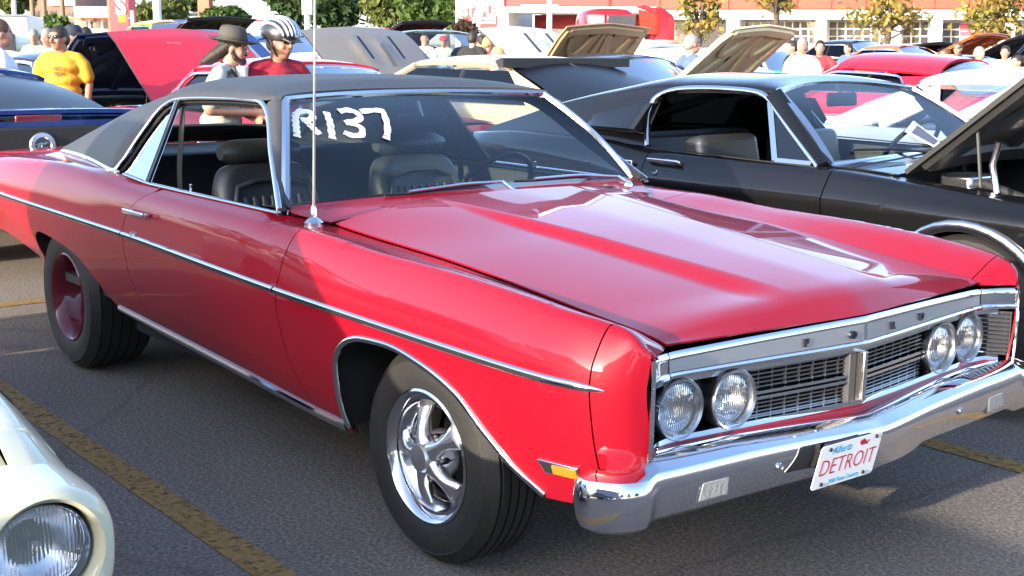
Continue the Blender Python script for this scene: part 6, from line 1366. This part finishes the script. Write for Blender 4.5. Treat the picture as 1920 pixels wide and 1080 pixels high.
for px, py, d, yw, sh, hr, lab, h, cp in [
    (1488, 78, 22, 60, BLKC, 'dark', 'person in black shirt left of the man in plain white tee', 1.66, None), (1506, 78, 18.5, 20, WHT, 'grey', 'grey-haired man in plain white tee right of the cream bonnet', 1.68, None),
    (1538, 80, 20, 0, RDC, 'dark', 'man in red printed tee right of the white tee', 1.66, None), (1592, 82, 26, 40, DBL, 'dark', 'dark-haired person in blue behind the red sedan windows', 1.64, None),
    (1653, 78, 34, 0, WHT, 'dark', 'far person in white above the middle of the red roof', 1.66, None), (1703, 82, 33, 30, WHT, 'brown', 'far person in white left of the orange bonnet', 1.62, None),
    (1733, 82, 31, -30, LB, 'grey', 'far person in pale blue beside the orange bonnet', 1.62, None), (1775, 92, 24, 60, PNK, 'brown', 'person in coral bending right of the orange bonnet', 1.54, None),
    (1798, 80, 23, 20, WHT, 'brown', 'tall person in white tee with dark glasses in the right crowd', 1.66, None), (1836, 88, 20, -40, RDC, 'grey', 'grey-haired person in bright red tee in the right crowd', 1.58, None),
    (1886, 88, 21, 10, WHT, 'dark', 'man in white tee with chest print near the right frame edge', 1.60, None), (1910, 112, 19, 50, PNK, 'dark', 'person in coral shirt at the right frame edge', 1.46, None),
    (1560, 84, 36, 30, WHT, 'brown', 'far person in white between red tee and red sedan', 1.62, None)]:
    t, hp, ln = person(lab, px, py, d, yw, sh, 'stand', 'short', hr, vox=.020, h=h, cap=cp, shades=('dark glasses' in lab), group='people in the crowd on the right')
    if 'print' in lab: MB().ball((.150, 0, 1.26), (.012, .09, .055), 12, 8).build('shirt_print', mat('chest_print', (.45, .12, .08), .8) if 'white' in lab else mat('chest_print_pale', (.7, .6, .4), .8), t, 60)
# ------------------------------------------------------------------ far buildings, signs, lamp posts, trees
F0 = np.array([AX[2][0], AX[2][1]]); F0 /= np.linalg.norm(F0)
class Facade:
    """vertical wall plane: horizontal distance D along the view axis, normal azimuth az; local x out of the wall, y along it to the right"""
    def __init__(s, D, az, name, label, cat):
        s.o = np.array([CAM[0]+F0[0]*D, CAM[1]+F0[1]*D]); s.az = rad(az); s.n = np.array([math.cos(s.az), math.sin(s.az)]); s.u = np.array([-s.n[1], s.n[0]])
        s.t = thing(name, label, cat, (s.o[0], s.o[1], 0), s.az)
    def P(s, px, py):
        d = np.array([(px-960)/FPX, (540-py)/FPX, 1.0]) @ AX; k = ((s.o-CAM[:2]) @ s.n)/(d[:2] @ s.n); q = CAM+d*k
        return float((q[:2]-s.o) @ s.u), float(q[2])
    def box(s, nm, px0, py0, px1, py1, x0, x1, m, parent=None, bev=0):
        a = s.P(px0, (py0+py1)/2)[0]; b = s.P(px1, (py0+py1)/2)[0]; zt = s.P((px0+px1)/2, py0)[1]; zb = max(0, s.P((px0+px1)/2, py1)[1])
        return MB().box(((x0+x1)/2, (a+b)/2, (zt+zb)/2), (x1-x0, b-a, zt-zb)).build(nm, m, parent or s.t, 0, bevel=bev)
SW = mat('store_white', (.72, .69, .64), .7, vs=.6); SR = mat('store_red', (.34, .016, .014), .6, vs=.8); SROOF = mat('roof_red', (.34, .036, .012), .6, vs=1.5, bump=.2, bs=8); SWALL = mat('store_wall', (.30, .24, .20), .8, vs=.7); PANE = mat('shop_pane', (.045, .045, .055), .12, coat=.6, var=.6, vs=1.2)
B = Facade(58, -58, 'store_building', 'long white store building with red roof and columns across the right background', 'building')
B.box('rear_wall', 930, 20, 2010, 150, -7.0, -6.6, SWALL)
B.box('roof', 1236, -60, 2010, 17, -2.2, .5, SROOF)
for k in range(12): B.box('roof_seam', 1240+k*64, -60, 1243+k*64, 17, .5, .56, SROOF)
B.box('fascia', 1236, 18.5, 2010, 37, -1.8, .35, SW); B.box('soffit_band', 1236, 24, 2010, 30, .355, .40, SW)
B.box('wall', 1236, 38, 2010, 150, -1.3, -1.0, SW)
for x0, x1 in ((1362, 1386), (1528, 1548), (1664, 1688), (1742, 1764), (1880, 1900)): B.box('column', x0, 37.5, x1, 150, -.5, .2, SW)
def window(x0, y0, x1, y1, nc, nr):
    f = B.box('window', x0, y0, x1, y1, -1.0, -.95, SW); w_, h_ = (x1-x0)/nc, (y1-y0)/nr
    for i in range(nc):
        for j in range(nr): B.box('pane', x0+i*w_+1.6, y0+j*h_+1.3, x0+(i+1)*w_-1.6, y0+(j+1)*h_-1.3, -.95, -.93, PANE, f)
window(1390, 39, 1526, 82, 9, 3); window(1550, 39, 1662, 82, 7, 3); window(1690, 39, 1740, 82, 3, 3); window(1766, 41, 1800, 82, 2, 3); window(1902, 41, 1990, 82, 5, 3)
for x0, x1 in ((1245, 1300), (1305, 1360)): B.box('shop_window', x0, 40, x1, 90, -1.0, -.96, PANE)
for y0, y1 in ((44, 56), (58, 66)): B.box('window_sign', 1800, y0, 1826, y1, -1.0, -.9, mat('pink_sign', (.55, .05, .12), .5))
# middle wing: red mansard over a white canopy band
B.box('mansard', 944, -60, 1235, 12, -3.2, -.4, SR); B.box('canopy', 934, 13, 1235, 24, -3.0, .2, SW); B.box('red_wall', 958, 24.5, 1235, 52, -4.0, -3.4, SR); B.box('base_wall', 958, 52.5, 1235, 150, -4.0, -3.3, SW); B.box('column', 934, 24.5, 954, 150, -.6, .1, SW); B.box('column', 1086, 24.5, 1100, 150, -.6, .1, SW)
B.box('canopy_cap', 980, 9, 1050, 13.5, -.2, .3, SW)
# stationery shop block with its sign
B.box('block_wall', 842, -60, 933, 150, -5.0, -.8, SW)
sg_ = B.box('shop_sign', 858, 9, 931, 51, -.8, -.55, SR)
def wall_text(nm, s, px, py, hgt, m, par, sx=1.0, rot=0.0, bold=.0):
    y, z = B.P(px, py); cu = hgt; V, F = text_mesh(s, cu, .02, bold, 0, sx); c, q = math.cos(rot), math.sin(rot)
    mesh_obj(nm, [(-.53+v[2], y+v[0]*c-v[1]*q, z+v[0]*q+v[1]*c) for v in V], F, m, par, 0)
LETW = mat('letter_white', (.85, .85, .83), .5)
wall_text('lettering', 'STAPLES', 896, 21, .62, LETW, sg_, .80, 0, .02)
st_ = B.box('sign_strip', 877, 32, 922, 43, -.54, -.50, LETW, sg_)
y, z = B.P(899.5, 37.5); V, F = text_mesh('the Business Depot', .20, .01, .004, 0, .62); mesh_obj('lettering', [(-.488+v[2], y+v[0], z+v[1]) for v in V], F, BLACK, st_, 0)
B.box('shop_window', 862, 62, 925, 120, -.8, -.76, PANE)
B.box('awning', 856, 52, 931, 57, -.8, .4, SR)
# left background buildings
BRICK = mat('brown_brick', (.19, .105, .085), .85, var=.25, vs=2, bump=.2, bs=12)
L = Facade(92, -40, 'brick_building', 'brown brick building with white signboard at the far left', 'building')
L.box('wall', 58, -40, 141, 150, -8, 0, BRICK); L.box('signboard', 92, -12, 141, 10, 0, .3, SW)
for k in range(5): w_ = L.box('window', 62+k*16, 20, 73+k*16, 32, -.02, .06, PANE); L.box('window_frame', 62+k*16, 32, 73+k*16, 34, 0, .2, SW, w_)
L.box('awning', 60, 42, 141, 46, 0, 1.5, mat('awning_green', (.08, .14, .12), .7))
L = Facade(84, -45, 'shop_row', 'low cream row of shops with orange awnings behind the red bank sign', 'building')
L.box('wall', 142, 12, 215, 150, -8, 0, SW)
for k in range(3): w_ = L.box('window', 146+k*24, 40, 164+k*24, 54, -.02, .06, PANE); L.box('awning', 146+k*24, 33, 164+k*24, 37, 0, 1.0, mat('awning_orange', (.55, .16, .04), .7), w_)
L = Facade(46, -35, 'gazebo', 'red roofed kiosk between the white truck and the brick building', 'kiosk')
y0, z0_ = L.P(50, 60); y1, _ = L.P(88, 60); zt = L.P(68, 44)[1]; yc = (y0+y1)/2
mesh_obj('roof', [(-1, y0, z0_), (-1, y1, z0_), (1, y1, z0_), (1, y0, z0_), (0, yc, zt)], [(0, 1, 4), (1, 2, 4), (2, 3, 4), (3, 0, 4), (3, 2, 1, 0)], mat('kiosk_roof', (.42, .07, .04), .7), L.t, 0)
for y in (y0+.05, y1-.05):
    for x in (-.9, .9): MB().box((x, y, z0_/2), (.1, .1, z0_)).build('post', BRICK, L.t, 0)
L = Facade(85, -40, 'teal_house', 'pale teal house with grey roof behind the thin trees', 'house')
L.box('wall', 350, 27, 386, 150, -6, 0, mat('teal_siding', (.26, .36, .36), .8)); L.box('window', 358, 34, 370, 44, 0, .05, PANE)
y0, z0_ = L.P(346, 27); y1, _ = L.P(390, 27); zt = L.P(368, 15)[1]
mesh_obj('roof', [(.4, y0, z0_), (.4, y1, z0_), (-6.4, y1, z0_), (-6.4, y0, z0_), (-3, y0+1, zt), (-3, y1-1, zt)], [(0, 1, 5, 4), (2, 3, 4, 5), (1, 2, 5), (3, 0, 4), (3, 2, 1, 0)], mat('grey_shingle', (.16, .15, .15), .9), L.t, 0)
# signs
L = Facade(52, -42, 'bank_sign', 'tall red bank pylon sign with silver S emblem', 'sign')
L.box('pylon', 211, -80, 248, 150, -.5, .3, mat('bank_red', (.52, .012, .03), .4), None, .03)
y, z = L.P(232, 13); V, F = text_mesh('S', 1.05, .03, .05); mesh_obj('emblem', [(.33+v[2], y+v[0]*.85, z+v[1]) for v in V], F, mat('emblem_silver', (.62, .60, .58), .4, .6), L.t, 0)
L.box('pylon_edge', 205.5, -80, 210.5, 150, -.4, .2, mat('pylon_orange', (.60, .10, .04), .5))
L = Facade(70, -42, 'pylon_sign', 'plain orange-red pylon beyond the thin trees', 'sign'); L.box('pylon', 375, -60, 396, 150, -.5, .3, mat('pylon_orange', (.60, .10, .04), .5))
L = Facade(66, -42, 'small_sign', 'small white sign with red letters on a post among thin trees', 'sign'); q_ = L.box('panel', 328, 2, 346, 15, -.1, .1, LETW); L.box('post', 335, 15, 339, 150, -.05, .05, CHROME_DULL)
y, z = L.P(337, 8.5); V, F = text_mesh('A&W', .22, .01, .008); mesh_obj('lettering', [(.11+v[2], y+v[0], z+v[1]) for v in V], F, SR, q_, 0)
POLE = mat('pole_white', (.66, .64, .60), .5); POLEB = mat('pole_wood', (.20, .13, .08), .9)
def post(nm, label, cat, px, d, r, m, top=-60, extra=None):
    q = at_depth(px, 70, d); t = thing(nm, label, cat, (q[0], q[1], 0)); h = on_h(px, top, d)
    MB().lathe([(r*2.6, 0), (r*2.6, .25), (r*1.2, .3), (r, h), (0, h+.01)], (0, 0, 0), (0, 0, 1), 14).build('pole', m, t, 40)
    a = math.atan2(CAM[1]-q[1], CAM[0]-q[0])
    if extra: extra(t, h, a)
    return t
def on_h(px, py, d): return float(at_depth(px, py, d)[2])
def lamp_arm(t, h, a):
    for s in (-1, 1):
        dr = np.array([-math.sin(a)*s, math.cos(a)*s, 0]); MB().tube([(0, 0, h-.3), dr*.8+np.array([0, 0, h]), dr*1.6+np.array([0, 0, h+.05])], .05, 8).build('arm', POLE, t, 60); MB().box(dr*1.9+np.array([0, 0, h+.05]), (.35, .35, .16)).build('lamp_head', CHROME_DULL, t, 30, bevel=.03)
def pole_box(t, h, a):
    lamp_arm(t, h, a); MB().box((math.cos(a)*.12, math.sin(a)*.12, on_h(577, 14, 48)), (.25, .30, .55)).build('junction_box', POLE, t, 0)
post('lamp_post', 'white lamp post rising behind the red bonnet', 'lamp post', 297, 45, .13, POLE, -120, lamp_arm)
post('lamp_post', 'white lamp post with a box on it behind the car aerial', 'lamp post', 577, 48, .10, POLE, -120, pole_box)
post('lamp_post', 'white lamp post in front of the stationery shop sign', 'lamp post', 897, 50, .075, POLE, -120, lamp_arm)
post('lamp_post', 'thick white lamp post before the red wall left of the red truck', 'lamp post', 1030, 50, .10, POLE, -120, lamp_arm)
def cross(t, h, a):
    for z in (h-.5, h-1.3): MB().box((0, 0, z), (.12, 2.0, .12), rotz(a)).build('crossarm', POLEB, t, 0)
for px, lab in ((64, 'left wooden utility pole before the brick building'), (86, 'middle wooden utility pole before the brick building'), (120, 'right wooden utility pole before the brick building')): post('utility_pole', lab, 'utility pole', px, 70, .12, POLEB, -60, cross)
post('lamp_post', 'thin white post above the white truck at the far left', 'lamp post', 30, 60, .10, POLE, -80, lamp_arm)
# traffic signal
q = at_depth(250, 70, 44); t = thing('traffic_signal', 'yellow traffic signal on an arm beside the red bank sign', 'traffic light', (q[0], q[1], 0)); a = math.atan2(CAM[1]-q[1], CAM[0]-q[0])
MB().lathe([(.14, 0), (.09, .3), (.07, on_h(250, 20, 44))], (0, 0, 0), (0, 0, 1), 12).build('pole', POLE, t, 40)
dr = np.array([math.sin(a), -math.cos(a), 0]); zz = on_h(250, 34, 44); MB().tube([(0, 0, zz), tuple(dr*.32+np.array([0, 0, zz]))], .03, 8).build('arm', POLE, t, 40)
MB().box(dr*.34+np.array([0, 0, zz-.02]), (.2, .26, .28), rotz(a)).build('signal_box', mat('signal_yellow', (.65, .35, .03), .4), t, 30, bevel=.02)
# white trailer, white box truck
L = Facade(50, -45, 'white_trailer', 'white box trailer with red top stripe behind the brimmed hat', 'trailer')
L.box('box', 411, 40, 505, 88, -2.4, 0, mat('trailer_white', (.74, .74, .72), .5)); L.box('stripe', 411, 37, 505, 39.6, -2.4, .02, SR)
for px in (435, 480): y, _ = L.P(px, 90); MB().cyl((-.3, y, .5), (.05, y, .5), .5, .5, 20).build('wheel', RUBBER, L.t, 40)
L = Facade(25, -25, 'box_truck', 'white box truck cut by the left frame edge', 'truck')
TW = mat('truck_white', (.70, .70, .69), .5, vs=1)
L.box('cargo_box', -160, 27, 53, 118, -2.6, -.05, TW, None, .02); L.box('roof_rail', -160, 26, 54, 29.5, -.05, .0, CHROME_DULL)
cb_ = L.box('cab', -30, 66, 57, 130, .0, 1.6, TW, None, .12); L.box('side_window', 8, 66.5, 50, 93, 1.6, 1.63, mat('truck_window', (.03, .04, .05), .1, coat=1), cb_, .01)
L.box('window_frame', 49, 66, 52, 95, 1.6, 1.66, BLACK, cb_); L.box('window_frame', 8, 64.5, 52, 66.2, 1.6, 1.66, BLACK, cb_)
for px in (-20, 40): y, _ = L.P(px, 120); MB().cyl((1.3, y, .45), (1.62, y, .45), .45, .45, 20).build('wheel', RUBBER, L.t, 40)
# old red truck with its bonnet sides opened out
L = Facade(37, -28, 'red_truck', 'old red truck with split windscreen and opened bonnet sides before the store', 'truck')
RT = paint('truck_red', (.34, .014, .022), .35); RTO = paint('truck_orange_red', (.42, .03, .015), .4)
y0 = L.P(1098, 40)[0]; y1 = L.P(1196, 40)[0]; zt = L.P(1147, 17)[1]; zb = L.P(1147, 66)[1]; wc = (y0+y1)/2; hw_ = (y1-y0)/2
rings = []
for z, k in ((.6, 1.0), (zb-.2, 1.0), (zb+.25*(zt-zb), 1.0), (zb+.6*(zt-zb), .97), (zb+.88*(zt-zb), .90), (zt, .72), (zt+.03, .3)):
    rings.append([(-1.6+1.6*(.5+.5*math.copysign(abs(math.cos(a))**.4, math.cos(a)))*(.8+.2*k)-.0, wc+hw_*k*math.copysign(abs(math.sin(a))**.45, math.sin(a)), z) for a in np.linspace(0, 2*math.pi, 32, endpoint=False)])
cab_ = MB().loft(rings).build('cab', RT, L.t, 50)
zm_ = L.P(1147, 28)[1]; zl_ = L.P(1147, 50)[1]
for a_, b_ in ((1101, 1133), (1139, 1191)):
    ya, yb_ = L.P(a_, 40)[0], L.P(b_, 40)[0]; w_ = MB().box((.0, (ya+yb_)/2, (zm_+zl_)/2), (.06, yb_-ya+.06, zm_-zl_+.06)).build('window_frame', RT, L.t, 30, bevel=.03)
    MB().box((.035, (ya+yb_)/2, (zm_+zl_)/2), (.02, yb_-ya, zm_-zl_)).build('windscreen', mat('truck_pane', (.22, .25, .25), .08, coat=1, var=.6, vs=2) if a_ < 1120 else PANE, w_, 30, bevel=.008)
for (pa, pb, pc_, pd, m, nm) in (((1196, 17), (1243, 32), (1243, 66), (1200, 62), RTO, 'bonnet_side'), ((1205, 9), (1255, 26), (1243, 32), (1190, 13), RT, 'bonnet_top')):
    V = [L.P(*p) for p in (pa, pb, pc_, pd)]; mesh_obj(nm, [(.1, y, z) for y, z in V]+[(.04, y, z) for y, z in V], [(3, 2, 1, 0), (4, 5, 6, 7), (0, 1, 5, 4), (1, 2, 6, 5), (2, 3, 7, 6), (3, 0, 4, 7)], m, L.t, 0)
ya, za = L.P(1262, 66); rings = []
for t_ in np.linspace(0, 1, 7):
    y, z = L.P(1232+26*t_, 14+16*t_**1.5); z2 = L.P(1250, 75)[1]; rings.append([(-1.2, y, z), (.2, y, z), (.3, y+.02, z-.15), (.3, y+.02, z2), (-1.2, y, z2)])
MB().loft(rings).build('fender', RT, L.t, 40)
MB().box((-.8, wc, .7), (2.4, 1.5, .5)).build('chassis', BLACK, L.t, 0)
for s in (-1, 1): MB().cyl((-.8, wc+s*.9, .5), (-.8, wc+s*.6, .5), .5, .5, 20).build('wheel', RUBBER, L.t, 40)

# ------------------------------------------------------------------ trees
BARK = mat('bark', (.075, .055, .040), .9, var=.3, vs=6, bump=.5, bs=20)
def leaf_mat(nm, cols):
    m = bpy.data.materials.new(nm); m.use_nodes = True; n = m.node_tree; b = n.nodes['Principled BSDF']; b.inputs['Roughness'].default_value = .6; b.inputs['Specular IOR Level'].default_value = .25
    tc = n.nodes.new('ShaderNodeTexCoord'); ns = n.nodes.new('ShaderNodeTexNoise'); ns.inputs['Scale'].default_value = 1.1; ns.inputs['Detail'].default_value = 8; ns.inputs['Roughness'].default_value = .75; n.links.new(tc.outputs['Object'], ns.inputs['Vector'])
    r = n.nodes.new('ShaderNodeValToRGB'); e = r.color_ramp.elements; e[0].position = .35; e[1].position = .68; e[0].color = (*cols[0], 1); e[1].color = (*cols[-1], 1)
    if len(cols) == 3: k = e.new(.5); k.color = (*cols[1], 1)
    n.links.new(ns.outputs['Fac'], r.inputs[0]); n.links.new(r.outputs[0], b.inputs['Base Color'])
    tl = n.nodes.new('ShaderNodeBsdfTranslucent'); n.links.new(r.outputs[0], tl.inputs[0]); ad = n.nodes.new('ShaderNodeMixShader'); ad.inputs[0].default_value = .3
    n.links.new(b.outputs[0], ad.inputs[1]); n.links.new(tl.outputs[0], ad.inputs[2]); n.links.new(ad.outputs[0], n.nodes['Material Output'].inputs[0]); return m
LEAF = dict(dark=leaf_mat('dark_leaves', [(.018, .040, .014), (.045, .085, .022)]), mid=leaf_mat('mid_leaves', [(.04, .085, .018), (.095, .15, .035)]), olive=leaf_mat('olive_leaves', [(.075, .10, .025), (.15, .165, .045)]),
            autumn=leaf_mat('autumn_leaves', [(.09, .13, .03), (.22, .19, .05), (.50, .22, .05)]), bush=leaf_mat('bush_leaves', [(.05, .03, .025), (.10, .06, .04)]))
def tree(label, px, ptop, pbot, pw, d, kind, n=2600, leaf=.16, trunk=True, seed=0, world=None, dims=None, name='tree', cat='tree'):
    r = np.random.RandomState(seed+int(px or 0))
    if world is None:
        q = at_depth(px, 70, d); zt = on_h(px, ptop, d); zb = max(.3, on_h(px, pbot, d)); rw = pw/FPX*d/2; x, y = q[0], q[1]
    else: (x, y), (zt, zb, rw) = world, dims
    t = thing(name, label, cat, (x, y, 0)); H = zt-zb; cz = (zt+zb)/2
    # clump centres: uneven crown with gaps
    nc = 46; C = []
    while len(C) < nc:
        v = r.uniform(-1, 1, 3); rr = np.linalg.norm(v)
        if rr > 1 or rr < .35: continue
        k = .80+.32*r.rand(); C.append([v[0]*rw*k*(1-.25*max(0, v[2])), v[1]*rw*k*(1-.25*max(0, v[2])), cz+v[2]*H/2*min(1, k)])
    C = np.array(C); cs = r.uniform(.16, .34, nc)*min(rw, H/2)*1.25
    if trunk:
        b = MB(); tr = max(.09, .030*zt); b.tube([(0, 0, 0), (r.uniform(-.1, .1), r.uniform(-.1, .1), zb*.6), (r.uniform(-.15, .15), 0, zb+H*.25), (0, .1, cz+H*.2)], [tr*1.25, tr, tr*.7, tr*.3], 9); b.build('trunk', BARK, t, 60)
        b = MB()
        for k in r.choice(nc, 12, replace=False):
            s = np.array([0, 0, zb+r.uniform(-.1, .3)*H]); m_ = (s+C[k])/2+r.uniform(-.1, .1, 3)*rw; b.tube([s, m_, C[k]], [tr*.42, tr*.26, tr*.08], 6)
        b.build('limbs', BARK, t, 60)
    idx = r.randint(0, nc, n); P = C[idx]+r.normal(0, 1, (n, 3))*cs[idx][:, None]*np.array([.62, .62, .5])
    a = r.normal(0, 1, (n, 3)); a /= np.linalg.norm(a, axis=1)[:, None]; bb = r.normal(0, 1, (n, 3)); bb -= a*(a*bb).sum(1)[:, None]; bb /= np.linalg.norm(bb, axis=1)[:, None]
    s = leaf*r.uniform(.6, 1.5, n)[:, None]; V = np.stack([P-a*s, P+bb*s*.55, P+a*s, P-bb*s*.55], 1).reshape(-1, 3)
    mesh_obj('crown', V, [(4*i, 4*i+1, 4*i+2, 4*i+3) for i in range(n)], LEAF[kind], t, 0); return t
tree('broad dark green tree behind the helmet and aerial', 560, -75, 56, 110, 78, 'dark', 5200, .24, seed=1)
tree('dark green tree right of the aerial', 628, -60, 60, 110, 74, 'dark', 5200, .23, seed=2)
tree('light green tree above the grey raised bonnet', 722, -30, 58, 70, 70, 'olive', 3600, .19, seed=3)
tree('mid green tree left of the stationery shop', 790, -55, 58, 95, 66, 'mid', 5200, .20, seed=4)
tree('green tree partly before the white shop wall', 838, -10, 52, 40, 62, 'mid', 2200, .16, seed=5)
tree('thin olive tree right of the bank sign', 285, 2, 50, 62, 60, 'olive', 2200, .16, seed=6)
tree('thin olive tree before the teal house', 325, -8, 56, 60, 62, 'olive', 2200, .16, seed=7)
tree('dark tree behind the teal house', 372, -40, 24, 50, 95, 'dark', 2000, .22, seed=8)
tree('bright green tree left of the white trailer', 425, 14, 58, 85, 66, 'mid', 3000, .17, seed=9)
tree('green tree above the white truck', 30, -20, 28, 70, 80, 'olive', 2400, .2, seed=10)
tree('small dark shrub tree before the brick building', 105, 30, 64, 50, 60, 'mid', 1400, .14, seed=16)
tree('low reddish bush below the stationery shop', 868, 40, 68, 46, 48, 'bush', 1500, .11, trunk=True, seed=11, name='bush', cat='bush')
tree('sparse autumn tree right of the red truck', 1312, -40, 74, 80, 42, 'autumn', 650, .105, seed=12)
tree('sparse autumn tree above the cream bonnet', 1452, -60, 30, 90, 44, 'autumn', 600, .105, seed=13)
tree('sparse orange tree over the middle of the store windows', 1662, -40, 72, 130, 42, 'autumn', 1000, .105, seed=14)
tree('sparse autumn tree near the right frame edge', 1862, -40, 78, 120, 41, 'autumn', 900, .105, seed=15)
# trees along the far side of the lot behind the camera: seen only mirrored in paint and chrome
k = 0
for x, y, zt, rw in ((-66, -34, 13, 5), (-55, -37, 14, 5.4), (-45, -36, 12.5, 5), (-37, -38, 13.5, 5.2), (-29, -37, 12, 4.8), (-20, -39, 11, 4.6), (-12, -40, 8, 3.8), (-3, -44, 6.5, 3.4), (5, -44, 6.2, 3.4), (13, -42, 6.5, 3.4), (22, -38, 9, 4.4), (30, -32, 10, 4.6), (40, -24, 9, 4.4), (46, -12, 9.4, 4.4), (50, 2, 8.4, 4.0)):
    k += 1; tree('green tree behind the viewer, seen only mirrored in the red paint', None, 0, 0, 0, 0, 'dark' if k % 2 else 'mid', 1500, .34, world=(x, y), dims=(zt, 1.4, rw), seed=20+k)['group'] = 'mirrored trees behind the viewer'

# unseen van, added and shaped to throw slanted shade on the red door
vt = thing('shade_van', 'unseen white van added beside the cream coupe to throw slanted shade on the red door', 'van', (0, -5.62, 0))
VW = mat('van_white', (.72, .72, .70), .45)
vp_ = [(1.50, .45), (1.52, .85), (1.40, 1.02), (.62, 1.26), (.40, 1.42), (-.02, 1.74), (-.42, 2.04), (-.62, 2.12), (-2.35, 2.14), (-2.46, 2.0), (-2.50, .45)]
MB().prism(vp_, (0, .92, 0), (1, 0, 0), (0, 0, 1), (0, -1, 0), 1.84).build('van_body', VW, vt, 30, bevel=.05)
for sg in (-1, 1):
    MB().prism([(.30, 1.42), (-.32, 1.90), (-1.0, 1.92), (-1.0, 1.42)], (0, sg*.921, 0), (1, 0, 0), (0, 0, 1), (0, sg, 0), .006).build('side_window', PANE, vt, 30)
    for wx in (.85, -1.8): MB().cyl((wx, sg*.94, .34), (wx, sg*.72, .34), .34, .34, 24).build('wheel', RUBBER, vt, 40)
mesh_obj('windscreen', [(.43, -.8, 1.415), (.43, .8, 1.415), (-.36, .74, 2.01), (-.36, -.74, 2.01)], [(0, 1, 2, 3)], PANE, vt, 0, solid=.006, solid_off=1)

sd_ = thing('shade_saloon', 'unseen dark grey saloon added in the aisle to shade the ground in front of the red car', 'car', (3.9, -6.3, 0), 0)  # unseen car, added only for the shade it lays on the ground
coupe(sd_, dict(col=GREYC, xf=.85, xr=-3.7, A0=(-.2, .98), A1=(-.7, 1.40), B1=(-3.3, 1.41), B0=(-3.6, 1.02), opening=False, c0=-3.2, c1=-2.9, yt=.70))

# loose grit on the asphalt
gb_ = MB(); r_ = np.random.RandomState(5)
for k in range(260):
    x, y = r_.uniform(-3.5, 2.2), r_.uniform(-2.2, 2.2); s_ = r_.uniform(.0025, .007) if k > 12 else r_.uniform(.008, .013)
    V = np.array([[1, 0, 0], [0, 1, 0], [-1, 0, 0], [0, -1, 0], [0, 0, .8], [0, 0, -.3]])*s_*r_.uniform(.7, 1.3, (6, 3)); a_ = r_.uniform(0, 6.28); V = V @ rotz(a_).T+np.array([x, y, s_*.3])
    gb_.add(V, [(0, 1, 4), (1, 2, 4), (2, 3, 4), (3, 0, 4), (1, 0, 5), (2, 1, 5), (3, 2, 5), (0, 3, 5)])
go_ = gb_.build('loose_grit', mat('grit', (.20, .18, .16), .8, var=.5, vs=3), None, 0); go_['kind'] = 'stuff'; go_['label'] = 'loose grit scattered on the asphalt'

bt = thing('shade_box_truck', 'unseen tall grey box truck added across the aisle to shade the ground in front of the red car', 'truck', (7.2, -9.6, 0))  # unseen truck, added to keep sun off the ground before the bumper
MB().box((0, 0, 2.35), (7.0, 2.2, 3.0)).build('cargo_box', mat('truck_grey', (.22, .22, .23), .5), bt, 30, bevel=.03)
MB().box((4.5, 0, 1.45), (1.9, 2.1, 1.9)).build('cab', TW, bt, 30, bevel=.15); MB().box((.3, 0, .72), (7.6, 1.2, .24)).build('chassis', BLACK, bt, 0)
for wx in (-2.4, 4.3):
    for sg in (-1, 1): MB().cyl((wx, sg*1.05, .48), (wx, sg*.78, .48), .48, .48, 22).build('wheel', RUBBER, bt, 40)
